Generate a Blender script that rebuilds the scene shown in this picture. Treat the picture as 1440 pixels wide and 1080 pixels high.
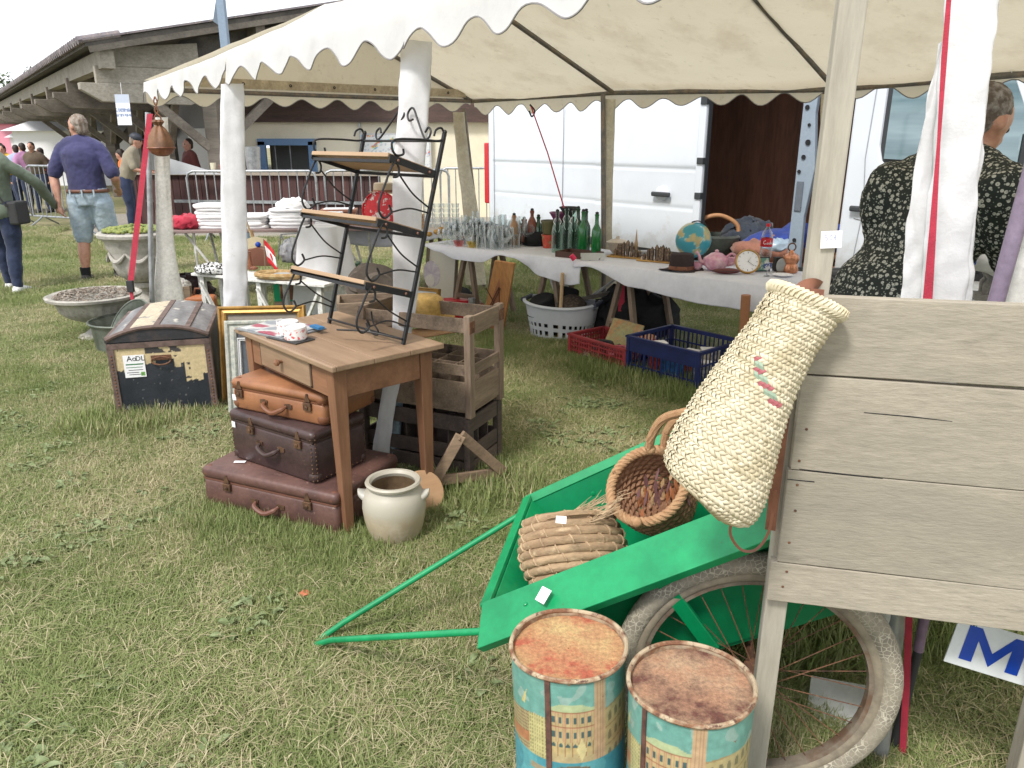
import bpy, bmesh, math, random
from mathutils import Vector, Matrix, noise, Euler
random.seed(11)
R=math.radians
for o in list(bpy.data.objects): bpy.data.objects.remove(o, do_unlink=True)
S=bpy.context.scene; C=S.collection
# ---------------------------------------------------------------- camera
cd=bpy.data.cameras.new('camera'); cam=bpy.data.objects.new('camera',cd); C.objects.link(cam)
cam.location=(0,0,1.55); cam.rotation_euler=(R(90-17.7),0,0)
cd.sensor_width=36; cd.lens=27.03; cd.clip_start=.05; cd.clip_end=900
S.camera=cam
# ---------------------------------------------------------------- world: sky behind an even white overcast
W=bpy.data.worlds.new('World'); S.world=W; W.use_nodes=True
nt=W.node_tree; bg=nt.nodes['Background']
sky=nt.nodes.new('ShaderNodeTexSky'); sky.sky_type='NISHITA'; sky.sun_disc=False
SUN_EL,SUN_AZ=R(52),R(215)   # azimuth measured from +Y clockwise
sky.sun_elevation=SUN_EL; sky.sun_rotation=SUN_AZ
mx=nt.nodes.new('ShaderNodeMix'); mx.data_type='RGBA'; mx.inputs[0].default_value=.9
nt.links.new(sky.outputs[0],mx.inputs[6]); mx.inputs[7].default_value=(8.7,8.9,9.2,1)
nt.links.new(mx.outputs[2],bg.inputs[0]); bg.inputs[1].default_value=.108
sl=bpy.data.lights.new('sun','SUN'); sl.energy=2.3; sl.angle=R(11); sl.color=(1,.96,.9)
sun=bpy.data.objects.new('sun',sl); C.objects.link(sun)
sd=Vector((math.sin(SUN_AZ)*math.cos(SUN_EL),math.cos(SUN_AZ)*math.cos(SUN_EL),math.sin(SUN_EL)))
sun.rotation_euler=sd.to_track_quat('Z','Y').to_euler(); sun.location=sd*30
S.view_settings.view_transform='Standard'; S.view_settings.look='None'
S.view_settings.gamma=1; S.view_settings.use_curve_mapping=False; S.view_settings.exposure=0.68
S.render.engine='CYCLES'
# ---------------------------------------------------------------- mesh helpers
def V(*a): return Vector(a)
def perp(d,up=None):
    d=d.normalized(); up=Vector(up) if up is not None else V(0,0,1)
    if abs(d.dot(up))>.97: up=V(0,1,0) if abs(d.y)<.9 else V(1,0,0)
    s=d.cross(up).normalized(); return s, s.cross(d).normalized()
class MB:
    def __init__(s): s.v=[]; s.f=[]
    def add(s,vs,fs):
        n=len(s.v); s.v+= [Vector(v) for v in vs]; s.f+=[tuple(i+n for i in f) for f in fs]; return s
    def hexa(s,p): return s.add(p,[(0,3,2,1),(4,5,6,7),(0,1,5,4),(1,2,6,5),(2,3,7,6),(3,0,4,7)])
    def box(s,x0,x1,y0,y1,z0,z1):
        return s.hexa([(x0,y0,z0),(x1,y0,z0),(x1,y1,z0),(x0,y1,z0),(x0,y0,z1),(x1,y0,z1),(x1,y1,z1),(x0,y1,z1)])
    def beam(s,a,b,w,h,up=None,w2=None,h2=None):
        a=Vector(a); b=Vector(b); x,y=perp(b-a,up); w2=w2 or w; h2=h2 or h
        q=[]
        for p,ww,hh in ((a,w,h),(b,w2,h2)):
            q+=[p-x*ww/2-y*hh/2,p+x*ww/2-y*hh/2,p+x*ww/2+y*hh/2,p-x*ww/2+y*hh/2]
        return s.add(q,[(0,1,2,3)[::-1],(4,5,6,7),(0,1,5,4),(1,2,6,5),(2,3,7,6),(3,0,4,7)])
    def tube(s,pts,r,n=8,closed=False,flat=1,up=None):
        pts=[Vector(p) for p in pts]; m=len(pts)
        rr=r if isinstance(r,(list,tuple)) else [r]*m
        x=None; rings=[]
        for i,p in enumerate(pts):
            if closed: d=pts[(i+1)%m]-pts[i-1]
            else: d=pts[min(i+1,m-1)]-pts[max(i-1,0)]
            if d.length<1e-9: d=V(0,0,1)
            d.normalize()
            if x is None: x,y=perp(d,up)
            else:
                x=(x-d*x.dot(d)); x=x.normalized() if x.length>1e-6 else perp(d)[0]; y=x.cross(d).normalized()
            rings.append([p+(x*math.cos(t)+y*math.sin(t)*flat)*rr[i] for t in [2*math.pi*k/n for k in range(n)]])
        return s.rings(rings,closed)
    def rings(s,rings,closed=False,cap=True):
        n=len(rings[0]); b=len(s.v); m=len(rings)
        for r in rings: s.v+=[Vector(p) for p in r]
        for i in range(m if closed else m-1):
            for k in range(n):
                a=b+i*n+k; c=b+i*n+(k+1)%n; d=b+((i+1)%m)*n+(k+1)%n; e=b+((i+1)%m)*n+k
                s.f.append((a,c,d,e))
        if not closed and cap:
            s.f.append(tuple(b+k for k in range(n))[::-1]); s.f.append(tuple(b+(m-1)*n+k for k in range(n)))
        return s
    def lathe(s,prof,n=24,c=(0,0,0),ax=None,cap=False,sx=1,sy=1):
        c=Vector(c)
        if ax is None: X,Yv,Z=V(1,0,0),V(0,1,0),V(0,0,1)
        else: Z=Vector(ax).normalized(); X,Yv=perp(Z)
        rings=[[c+Z*z+(X*math.cos(2*math.pi*k/n)*sx+Yv*math.sin(2*math.pi*k/n)*sy)*max(r,1e-4) for k in range(n)] for r,z in prof]
        return s.rings(rings,False,cap)
    def ell(s,c,r,n=14,m=8,rot=None):
        c=Vector(c); r=Vector(r) if not isinstance(r,(int,float)) else V(r,r,r)
        rings=[]
        for i in range(m+1):
            t=math.pi*(i+.02)/(m+.04)
            q=[]
            for k in range(n):
                a=2*math.pi*k/n; p=V(r.x*math.sin(t)*math.cos(a),r.y*math.sin(t)*math.sin(a),-r.z*math.cos(t))
                if rot: p=rot@p
                q.append(c+p)
            rings.append(q)
        return s.rings(rings)
    def sheet(s,fn,nu,nv,th=0):
        P=[[Vector(fn(i/nu,j/nv)) for j in range(nv+1)] for i in range(nu+1)]
        b=len(s.v)
        for r in P: s.v+=r
        for i in range(nu):
            for j in range(nv):
                a=b+i*(nv+1)+j; s.f.append((a,a+nv+1,a+nv+2,a+1))
        return s
    def prism(s,poly,o,x,y,t):
        o=Vector(o); x=Vector(x).normalized(); y=Vector(y).normalized(); nrm=x.cross(y)*t; n=len(poly); b=len(s.v)
        s.v+=[o+x*p[0]+y*p[1] for p in poly]+[o+x*p[0]+y*p[1]+nrm for p in poly]
        s.f.append(tuple(b+i for i in range(n))[::-1]); s.f.append(tuple(b+n+i for i in range(n)))
        for i in range(n): s.f.append((b+i,b+(i+1)%n,b+n+(i+1)%n,b+n+i))
        return s
    def xf(s,m,start=0):
        for i in range(start,len(s.v)): s.v[i]=m@s.v[i]
        return s
    def jitter(s,a,sc=5):
        for i,v in enumerate(s.v): s.v[i]=v+noise.noise_vector(v*sc)*a
        return s
RM={}
def thing(name,label,cat,loc=(0,0,0),rz=0,group=None,rot=None):
    o=bpy.data.objects.new(name,None); C.objects.link(o); o.location=loc; o.empty_display_size=.1
    o.rotation_euler=rot if rot else (0,0,rz)
    o['label']=label; o['category']=cat
    if group: o['group']=group
    RM[o.name]=Matrix.Translation(Vector(loc))@o.rotation_euler.to_matrix().to_4x4()
    return o
def tag(o,label,cat,group=None,kind=None):
    if label: o['label']=label
    if cat: o['category']=cat
    if group: o['group']=group
    if kind: o['kind']=kind
    return o
def finish(me,smooth,ang=40):
    if smooth:
        for p in me.polygons: p.use_smooth=True
        if smooth!='all': me.set_sharp_from_angle(angle=R(ang))
def paint(me,fn):
    a=me.color_attributes.new('Col','FLOAT_COLOR','POINT')
    buf=[]
    for v in me.vertices:
        c=fn(v.co); buf+= [c[0],c[1],c[2],1]
    a.data.foreach_set('color',buf)
def obj(name,mb,m,parent=None,smooth=False,bevel=0,world=False,solid=0,col=None,sub=0,mesh=None,kind=None,ang=40,flip=True):
    """link ONE mesh object; parts are in their thing's coordinates unless world=True"""
    if mesh is None:
        me=bpy.data.meshes.new(name)
        vs=mb.v
        if parent is not None and world:
            inv=WM(parent).inverted(); vs=[inv@v for v in vs]
        org=V(0,0,0)
        if parent is None and not kind=='keep':
            xs=[v.x for v in vs]; ys=[v.y for v in vs]; zs=[v.z for v in vs]
            org=V((min(xs)+max(xs))/2,(min(ys)+max(ys))/2,min(zs)); vs=[v-org for v in vs]
        me.from_pydata([tuple(v) for v in vs],[],mb.f)
        if flip:
            bm=bmesh.new(); bm.from_mesh(me); bmesh.ops.recalc_face_normals(bm,faces=bm.faces); bm.to_mesh(me); bm.free()
        me.materials.append(m)
        if col: paint(me,(lambda p:col(p+org)) if parent is None else col)
        finish(me,smooth,ang)
    else: me=mesh; org=V(0,0,0)
    o=bpy.data.objects.new(name,me); C.objects.link(o)
    if parent is not None: o.parent=parent; RM[o.name]=WM(parent)
    else: o.location=org; RM[o.name]=Matrix.Translation(org)
    if solid:
        q=o.modifiers.new('solid','SOLIDIFY'); q.thickness=solid; q.offset=0
    if bevel:
        q=o.modifiers.new('bevel','BEVEL'); q.width=bevel; q.segments=2; q.limit_method='ANGLE'; q.angle_limit=R(35)
    if sub:
        q=o.modifiers.new('sub','SUBSURF'); q.levels=sub; q.render_levels=sub
    if kind and kind!='keep': o['kind']=kind
    return o
def WM(o): return RM[o.name]
def copy_tree(o,parent=None):
    c=o.copy(); C.objects.link(c); c.parent=parent
    for ch in list(o.children): copy_tree(ch,c)
    return c
def dup(o,loc,rz=None,label=None,scale=None):
    c=copy_tree(o); c.location=loc
    if rz is not None: c.rotation_euler=(0,0,rz)
    if label: c['label']=label
    if scale: c.scale=(scale,)*3 if isinstance(scale,(int,float)) else scale
    return c
def bez(p,n=12):
    """Catmull-Rom through points"""
    p=[Vector(q) for q in p]; out=[]
    P=[p[0]*2-p[1]]+p+[p[-1]*2-p[-2]]
    for i in range(1,len(P)-2):
        for k in range(n):
            t=k/n; a,b,c,d=P[i-1:i+3]
            out.append(.5*((2*b)+(c-a)*t+(2*a-5*b+4*c-d)*t*t+(3*b-a-3*c+d)*t**3))
    out.append(p[-1]); return out
def circ(c,r,x,y,n=16,a0=0,a1=2*math.pi,closed=True):
    c=Vector(c);x=Vector(x);y=Vector(y)
    m=n if closed else n+1
    return [c+x*r*math.cos(a0+(a1-a0)*k/n)+y*r*math.sin(a0+(a1-a0)*k/n) for k in range(m)]
# ---------------------------------------------------------------- material helpers
def _n(nt,t,**k):
    n=nt.nodes.new(t)
    for a,b in k.items(): setattr(n,a,b)
    return n
def rgba(c): return (c[0],c[1],c[2],1)
def mixc(nt,fac,a,b,mode='MIX'):
    m=_n(nt,'ShaderNodeMix',data_type='RGBA',blend_type=mode)
    for sock,val in ((0,fac),(6,a),(7,b)):
        if hasattr(val,'links') or isinstance(val,bpy.types.NodeSocket): nt.links.new(val,m.inputs[sock])
        elif sock==0: m.inputs[0].default_value=val
        else: m.inputs[sock].default_value=rgba(val)
    return m.outputs[2]
def ramp(nt,src,a,b):
    m=_n(nt,'ShaderNodeMapRange'); m.inputs[1].default_value=a; m.inputs[2].default_value=b
    nt.links.new(src,m.inputs[0]); return m.outputs[0]
def nz(nt,vec,sc,det=4,rough=.6,dist=0):
    t=_n(nt,'ShaderNodeTexNoise'); t.inputs['Scale'].default_value=sc; t.inputs['Detail'].default_value=det
    t.inputs['Roughness'].default_value=rough; t.inputs['Distortion'].default_value=dist
    nt.links.new(vec,t.inputs['Vector']); return t.outputs[0]
def M(name,c,rough=.6,c2=None,sc=6,th=(.45,.62),c3=None,sc3=25,th3=(.55,.65),var=.25,vsc=40,bump=.25,bsc=60,metal=0,
      st=(1,1,1),rnd=0,col=False,spec=.5,trans=0,sheen=0,hook=None):
    m=bpy.data.materials.new(name); m.use_nodes=True; nt=m.node_tree; b=nt.nodes['Principled BSDF']
    tc=_n(nt,'ShaderNodeTexCoord'); mp=_n(nt,'ShaderNodeMapping'); nt.links.new(tc.outputs['Object'],mp.inputs[0]); mp.inputs['Scale'].default_value=st
    vec=mp.outputs[0]
    if rnd:
        oi=_n(nt,'ShaderNodeObjectInfo'); ad=_n(nt,'ShaderNodeVectorMath',operation='ADD'); mu=_n(nt,'ShaderNodeVectorMath',operation='SCALE')
        nt.links.new(oi.outputs['Random'],mu.inputs[0]); mu.inputs['Scale'].default_value=37.; nt.links.new(vec,ad.inputs[0]); nt.links.new(mu.outputs[0],ad.inputs[1]); vec=ad.outputs[0]
    if col:
        at=_n(nt,'ShaderNodeAttribute',attribute_name='Col'); base=at.outputs['Color']
    else:
        base=c
    if c2 is not None: base=mixc(nt,ramp(nt,nz(nt,vec,sc,5),*th),base,c2)
    if c3 is not None: base=mixc(nt,ramp(nt,nz(nt,vec,sc3,6,.7),*th3),base,c3)
    if var:
        g=ramp(nt,nz(nt,vec,vsc,5,.7),.3,.7)
        lo=mixc(nt,g,(1-var,)*3,(1+var*.6,)*3); base=mixc(nt,1.,base,lo,'MULTIPLY')
    if rnd:
        g=mixc(nt,oi.outputs['Random'],(1-rnd,)*3,(1+rnd,)*3); base=mixc(nt,1.,base,g,'MULTIPLY')
    if hook: base=hook(nt,vec,base)
    if isinstance(base,bpy.types.NodeSocket): nt.links.new(base,b.inputs['Base Color'])
    else: b.inputs['Base Color'].default_value=rgba(base)
    b.inputs['Roughness'].default_value=rough; b.inputs['Metallic'].default_value=metal
    b.inputs['Specular IOR Level'].default_value=spec
    if sheen: b.inputs['Sheen Weight'].default_value=sheen
    if bump:
        bp=_n(nt,'ShaderNodeBump'); bp.inputs['Strength'].default_value=bump; bp.inputs['Distance'].default_value=.004
        nt.links.new(nz(nt,vec,bsc,6,.65),bp.inputs['Height']); nt.links.new(bp.outputs[0],b.inputs['Normal'])
    if trans:
        t=_n(nt,'ShaderNodeBsdfTranslucent'); ms=_n(nt,'ShaderNodeMixShader'); ms.inputs[0].default_value=trans
        if isinstance(base,bpy.types.NodeSocket): nt.links.new(base,t.inputs[0])
        else: t.inputs[0].default_value=rgba(base)
        if bump: nt.links.new(bp.outputs[0],t.inputs['Normal'])
        out=nt.nodes['Material Output']; nt.links.new(b.outputs[0],ms.inputs[1]); nt.links.new(t.outputs[0],ms.inputs[2]); nt.links.new(ms.outputs[0],out.inputs[0])
    return m
def wood(name,c,c2,axis='x',rough=.75,g=14,c3=None,th3=(.6,.68),rnd=.12,var=.3,bump=.35,sc3=9):
    st={'x':(.12,1,1),'y':(1,.12,1),'z':(1,1,.12)}[axis]
    return M(name,c,rough,c2=c2,sc=g,th=(.38,.68),c3=c3,sc3=sc3,th3=th3,var=var,vsc=g*7,bump=bump,bsc=g*9,st=st,rnd=rnd)
def glassm(name,c,alpha=.25,rough=.03):
    m=bpy.data.materials.new(name); m.use_nodes=True; nt=m.node_tree; out=nt.nodes['Material Output']; nt.nodes.remove(nt.nodes['Principled BSDF'])
    t=_n(nt,'ShaderNodeBsdfTransparent'); t.inputs[0].default_value=rgba(c)
    g=_n(nt,'ShaderNodeBsdfGlossy'); g.inputs['Roughness'].default_value=rough; g.inputs[0].default_value=(.9,.92,.92,1)
    lw=_n(nt,'ShaderNodeLayerWeight'); lw.inputs[0].default_value=alpha
    df=_n(nt,'ShaderNodeBsdfDiffuse'); df.inputs[0].default_value=(.5+c[0]*.4,.5+c[1]*.4,.5+c[2]*.42,1) if min(c)>.5 else rgba(c); tl=_n(nt,'ShaderNodeBsdfTranslucent'); tl.inputs[0].default_value=df.inputs[0].default_value; m1=_n(nt,'ShaderNodeMixShader'); m1.inputs[0].default_value=.5; nt.links.new(df.outputs[0],m1.inputs[1]); nt.links.new(tl.outputs[0],m1.inputs[2]); m2=_n(nt,'ShaderNodeMixShader'); m2.inputs[0].default_value=.3; nt.links.new(m1.outputs[0],m2.inputs[1]); nt.links.new(g.outputs[0],m2.inputs[2])
    ms=_n(nt,'ShaderNodeMixShader'); nt.links.new(lw.outputs['Facing'],ms.inputs[0]); nt.links.new(t.outputs[0],ms.inputs[1]); nt.links.new(m2.outputs[0],ms.inputs[2])
    nt.links.new(ms.outputs[0],out.inputs[0]); return m
K={}
K['oldwood']=wood('weathered_wood',(.30,.26,.205),(.22,.185,.15),'x',c3=(.10,.085,.07),th3=(.66,.74))
K['oldwoodz']=wood('weathered_wood_upright',(.30,.26,.205),(.22,.185,.15),'z',c3=(.10,.085,.07),th3=(.66,.74))
K['crate']=wood('crate_wood',(.27,.20,.14),(.16,.115,.08),'x',c3=(.07,.05,.04),th3=(.62,.7))
K['cratez']=wood('crate_wood_upright',(.27,.20,.145),(.17,.12,.085),'z',c3=(.07,.05,.04),th3=(.62,.7))
K['darkcrate']=wood('dark_crate_wood',(.11,.08,.065),(.06,.045,.04),'x',c3=(.2,.17,.13),th3=(.66,.75))
K['beam']=wood('old_beam',(.235,.205,.17),(.14,.12,.10),'x',g=5,rnd=.2)
K['steel']=M('galvanised_steel',(.42,.44,.46),.4,c2=(.3,.31,.33),sc=12,metal=.6,bump=.1,var=.15)
K['bluesteel']=M('blue_grey_pole',(.22,.29,.33),.5,c2=(.15,.18,.2),sc=12,bump=.1)
K['iron']=M('black_iron',(.018,.018,.02),.45,c2=(.05,.03,.025),sc=20,th=(.6,.7),bump=.2,spec=.4)
K['rust']=M('rusty_iron',(.16,.07,.035),.8,c2=(.07,.035,.025),sc=30,c3=(.3,.16,.08),sc3=60,bump=.5,bsc=120)
K['white']=M('white_paint',(.74,.74,.72),.5,c2=(.6,.59,.56),sc=14,c3=(.35,.33,.3),sc3=22,th3=(.68,.74),bump=.15)
K['paper']=M('white_paper',(.8,.8,.82),.7,var=.04,bump=.05)
K['linen']=M('white_linen',(.78,.78,.8),.85,var=.08,vsc=30,bump=.5,bsc=22,sheen=.2)
K['cloth']=M('white_tablecloth',(.76,.77,.84),.85,c2=(.70,.71,.78),sc=3,var=.06,vsc=30,bump=.5,bsc=14,trans=.12)
K['black']=M('black_felt',(.012,.012,.014),.9,var=.3,bump=.3,bsc=200)
K['skin']=M('skin',(.50,.27,.19),.5,c2=(.42,.2,.14),sc=25,var=.08,bump=.08)
K['rubber']=M('dark_rubber',(.03,.03,.032),.7)
K['leather']=M('brown_leather',(.26,.10,.05),.5,c2=(.15,.05,.025),sc=14,c3=(.4,.2,.1),sc3=40,th3=(.62,.7),bump=.3,bsc=90)
K['red']=M('red_webbing',(.50,.035,.07),.7,c2=(.42,.03,.06),sc=20,bump=.5,bsc=300)
K['glass']=glassm('clear_glass',(.95,.97,.97),.40)
K['plastic_grey']=M('grey_plastic',(.5,.51,.53),.45,var=.05,bump=.04)
def simple(name,c,rough=.6,**k): return M(name,c,rough,var=k.pop('var',.12),bump=k.pop('bump',.12),**k)
# ================================================================= GROUND
def ground_hook(nt,vec,base):
    n1=nz(nt,vec,.55,5,.6); n2=nz(nt,vec,2.3,6,.7)
    g=mixc(nt,ramp(nt,n1,.42,.6),(.16,.165,.065),(.30,.26,.15))
    return mixc(nt,ramp(nt,n2,.45,.7),g,(.12,.11,.055))
K['ground']=M('turf_soil',(.1,.1,.05),.95,var=.45,vsc=30,bump=1.,bsc=40,hook=ground_hook)
def gz(x,y): return .018*noise.noise(V(x*.9,y*.9,0))+.008*noise.noise(V(x*3,y*3,4))
g=MB()
def gf(u,v):
    x=-70+140*u; y=-6+140*v*v*.98+ v*8
    return V(x,y,0)
g.sheet(gf,40,60)
obj('ground',g,K['ground'],kind='structure')
def gravel_hook(nt,vec,base): return base
K['gravel']=M('pale_gravel',(.40,.37,.32),.95,c2=(.28,.25,.21),sc=30,var=.4,vsc=120,bump=1.,bsc=150)
g=MB(); g.add([(-6.6,12.5,.006),(3,12.6,.006),(3,16.9,.006),(-8.6,16.9,.006),(-7.4,13.4,.006)],[(0,1,2,3,4)])
obj('gravel_path',g,K['gravel'],kind='structure')
# ================================================================= TIMBER HALL
cn=V(-6.3,13.,2.95); dh=V(-.585,.811,0); rh=V(.811,.585,0)
hall=thing('timber_hall','open timber market hall with low tiled roof behind the white tent','building',(cn.x,cn.y,0))
def hp(s,k,z): return V(cn.x,cn.y,0)+rh*s+dh*k+V(0,0,z)
def roofz(s): return 2.95+.215*s if s<8 else 2.95+.215*16-.215*s
K['roofdark']=M('roof_underside',(.11,.10,.09),.9,c2=(.06,.055,.05),sc=3,bump=.3)
K['tile']=M('weathered_roof_tiles',(.22,.19,.20),.85,c2=(.12,.11,.13),sc=5,c3=(.3,.25,.2),sc3=20,bump=.5,rnd=.2)
for s0,s1 in ((-.35,8),(8,16.4)):
    mb=MB(); p=[hp(s0,-.25,roofz(s0)),hp(s1,-.25,roofz(s1)),hp(s1,34,roofz(s1)),hp(s0,34,roofz(s0))]
    mb.hexa(p+[q+V(0,0,.07) for q in p]); obj('roof',mb,K['roofdark'],hall,world=True)
    mb=MB(); p=[hp(s0-.03,-.30,roofz(s0)+.075),hp(s1,-.30,roofz(s1)+.075),hp(s1,34,roofz(s1)+.075),hp(s0-.03,34,roofz(s0)+.075)]
    mb.hexa(p+[q+V(0,0,.03) for q in p]); obj('roof_covering',mb,K['tile'],hall,world=True)
tm=MB(); tm.tube([V(0,0,0),rh*.5+V(0,0,.1)],.085,8,flat=.55)
tme=None
for i in range(110):
    if tme is None:
        o=obj('roof_tile',MB().tube([V(0,0,0),rh*.6+V(0,0,.13)],.1,8,flat=.6),K['tile'],hall,smooth=True); tme=o.data
    else: o=obj('roof_tile',None,None,hall,mesh=tme)
    o.location=hp(-.44,-.2+i*.23,roofz(-.44)+.10)-V(cn.x,cn.y,0)
# verge boards, eave plate
mb=MB(); mb.beam(hp(-.3,-.22,roofz(-.3)-.03),hp(8,-.22,roofz(8)-.03),.05,.12); obj('barge_board',mb,K['beam'],hall,world=True)
mb=MB(); mb.beam(hp(-.05,-.15,2.72),hp(-.05,33,2.72),.2,.26); obj('eave_beam',mb,wood('eave_timber',(.36,.33,.27),(.26,.23,.19),'x',g=4),hall,world=True)
for s in (2.4,4.6,6.8,9.2,11.4):
    mb=MB(); mb.beam(hp(s,-.12,roofz(s)-.13),hp(s,33,roofz(s)-.13),.16,.24); obj('purlin',mb,K['beam'],hall,world=True)
K['beamlight']=wood('grey_beam',(.38,.35,.30),(.27,.245,.2),'x',g=5,rnd=.1)
for k in range(8):
    kk=.25+k*3.3
    mb=MB(); mb.beam(hp(-.2,kk,2.52),hp(8,kk,2.52),.16,.26); obj('tie_beam',mb,K['beamlight'] if k==0 else K['beam'],hall,world=True,bevel=.01)
    mb=MB(); mb.prism([(-.45,.0),(-.45,-.1),(-.15,-.28),(1.2,-.30),(1.9,-.0)],hp(0,kk-.1,2.39),rh,(0,0,1),-.2); obj('corbel',mb,K['beamlight'] if k==0 else K['beam'],hall,world=True,bevel=.01)
    mb=MB(); mb.prism([(-.25,.0),(-.25,.26),(1.2,.42),(1.2,.0)],hp(.2,kk-.09,2.65),rh,(0,0,1),-.18); obj('bracket',mb,K['beamlight'] if k==0 else K['beam'],hall,world=True,bevel=.01)
    mb=MB(); mb.beam(hp(8,kk,2.5),hp(15.8,kk,2.5),.16,.26); obj('tie_beam',mb,K['beam'],hall,world=True)
    for s in (1.55,9.5):
        if k==0 and s<2: continue
        mb=MB(); mb.beam(hp(s,kk,0),hp(s,kk,2.4),.26,.26); obj('post',mb,K['beam'],hall,world=True,bevel=.01)
        for d in (-1,1):
            mb=MB(); mb.beam(hp(s+.1*d,kk,1.45),hp(s+1.2*d,kk,2.42),.12,.14); obj('brace',mb,K['beam'],hall,world=True)
            mb=MB(); mb.beam(hp(s,kk+.1*d,1.45),hp(s,kk+1.2*d,2.6),.12,.14); obj('brace',mb,K['beam'],hall,world=True)
    for s in (4,6.3):
        mb=MB(); mb.beam(hp(s,kk,2.6),hp(s,kk,roofz(s)),.14,.14); obj('strut',mb,K['beam'],hall,world=True)
# the post standing close behind the man
mb=MB(); mb.beam(hp(1.55,.25,0),hp(1.55,.25,2.4),.24,.24); obj('post',mb,K['beam'],hall,world=True,bevel=.01)
for d in (-1,1):
    mb=MB(); mb.beam(hp(1.55+.1*d,.25,1.4),hp(1.55+1.25*d,.25,2.42),.12,.14); obj('brace',mb,K['beam'],hall,world=True)
# boarded gable wall above the tie beam
mb=MB(); mb.prism([(.9,2.66),(12,2.66),(8,4.5),(1.2,3.12)],hp(0,.35,0),rh,(0,0,1),-.04); obj('gable_boarding',mb,K['roofdark'],hall,world=True)

# kitchen building with cream walls under the roof
K['cream']=M('cream_render',(.78,.73,.58),.85,c2=(.72,.67,.53),sc=2,var=.06,bump=.15)
kit=thing('kitchen_building','cream rendered kitchen wall with a blue framed serving hatch','building',(-3,16.2,0))
def kb(name,x0,x1,y0,y1,z0,z1,m,par=kit,**k):
    mb=MB(); mb.box(x0,x1,y0,y1,z0,z1); return obj(name,mb,m,par,world=True,**k)
kb('wall',-5.95,-5.02,16.2,16.4,0,3.1,K['cream']); kb('wall',-4.02,-.35,16.2,16.4,0,3.1,K['cream'])
kb('wall',-5.02,-4.02,16.2,16.4,0,.88,K['cream']); kb('wall',-5.02,-4.02,16.2,16.4,1.42,3.1,K['cream'])
kb('wall',-6.9,-5.95,16.6,16.8,0,3.1,simple('grey_boards',(.3,.3,.3)))
kb('wall',-.35,-.15,14.6,16.4,0,3.1,K['cream'])
kb('wall',-.35,1.4,14.5,14.6,0,3.1,simple('pale_cream_panel',(.75,.72,.62)))
K['bluepaint']=simple('blue_paint',(.13,.24,.42),.5)
for x0,x1,z0,z1 in ((-5.1,-4.95,.82,1.5),(-4.09,-3.94,.82,1.5),(-5.1,-3.94,1.42,1.55)): kb('hatch_frame',x0,x1,16.12,16.22,z0,z1,K['bluepaint'],bevel=.006)
kb('hatch_shelf',-5.12,-3.92,15.95,16.25,.84,.88,K['crate'])
kb('hatch_interior',-5.05,-3.99,16.9,16.95,.7,1.6,simple('dim_kitchen',(.14,.15,.16)))
for x in (-4.8,-4.5): kb('hatch_pane',x,x+.012,16.26,16.29,.88,1.42,K['steel'])
kb('door',-6.62,-6.2,16.5,16.55,.02,1.75,simple('white_door_paint',(.6,.6,.58))); kb('pipe',-3.05,-3.02,16.15,16.19,.2,3.,K['steel'])
kb('fascia_board',-5.95,1.4,16.05,16.14,1.86,2.35,wood('brown_fascia',(.10,.06,.05),(.06,.04,.035),'x'))
kb('dark_doorway',-5.94,-5.5,16.1,16.19,.0,1.9,simple('dark_opening',(.03,.03,.035)))
# notice board with a coloured map
def mapcol(p):
    n=noise.noise(p*9); m=noise.noise(p*31+V(5,5,5)); c=(.66,.68,.68)
    if n>.22: c=[(.1,.35,.6),(.6,.12,.08),(.15,.45,.2),(.85,.5,.1)][int(abs(m)*13)%4]
    elif m>.3: c=(.4,.45,.5)
    return c
mb=MB(); mb.sheet(lambda u,v:V(-3.0+1.35*u,0,1.0+.62*v),54,26)
b=thing('notice_board','large site map board of small coloured marks on the cream wall','notice board',(0,16.08,0)); 
obj('map_sheet',mb,M('printed_map',(.7,.7,.7),.6,col=True,var=.05,bump=0),b,col=mapcol)
mb=MB(); mb.box(-3.03,-1.62,.005,.03,.97,1.65); obj('backing_board',mb,K['plastic_grey'],b)
# bar counter, each upright board on its own
K['brownboard']=wood('brown_cladding',(.085,.035,.032),(.05,.022,.022),'z',g=10,rnd=.25)
bar=thing('bar_counter','long brown boarded bar counter behind the crowd barriers','counter',(-4.6,13.35,0))
ba=V(-6.75,13.75,0); bb=V(-2.2,13.2,0); bd=(bb-ba); bl=bd.length; bd.normalize(); n_=int(bl/.13)
bmsh=None
for i in range(n_):
    if bmsh is None: o=obj('board',MB().box(0,.122,0,.02,.05,.96),K['brownboard'],bar,bevel=.004); bmsh=o.data
    else: o=obj('board',None,None,bar,mesh=bmsh)
    o.location=ba+bd*(i*bl/n_)-V(-4.6,13.35,0)+V(0,random.uniform(0,.006),0); o.rotation_euler=(0,0,math.atan2(bd.y,bd.x))
mb=MB(); mb.beam(ba+V(0,.22,.98),bb+V(0,.22,.98),.55,.04); obj('counter_top',mb,simple('counter_top_board',(.32,.27,.22)),bar,world=True)
mb=MB(); mb.beam(ba+V(0,.06,.5),bb+V(0,.06,.5),.05,.9); obj('counter_frame',mb,K['roofdark'],bar,world=True)
mb=MB(); mb.beam(ba+V(.3,-.015,.52),bb+V(-.2,-.015,.52),.02,.05); obj('rail',mb,K['steel'],bar,world=True)
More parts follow.
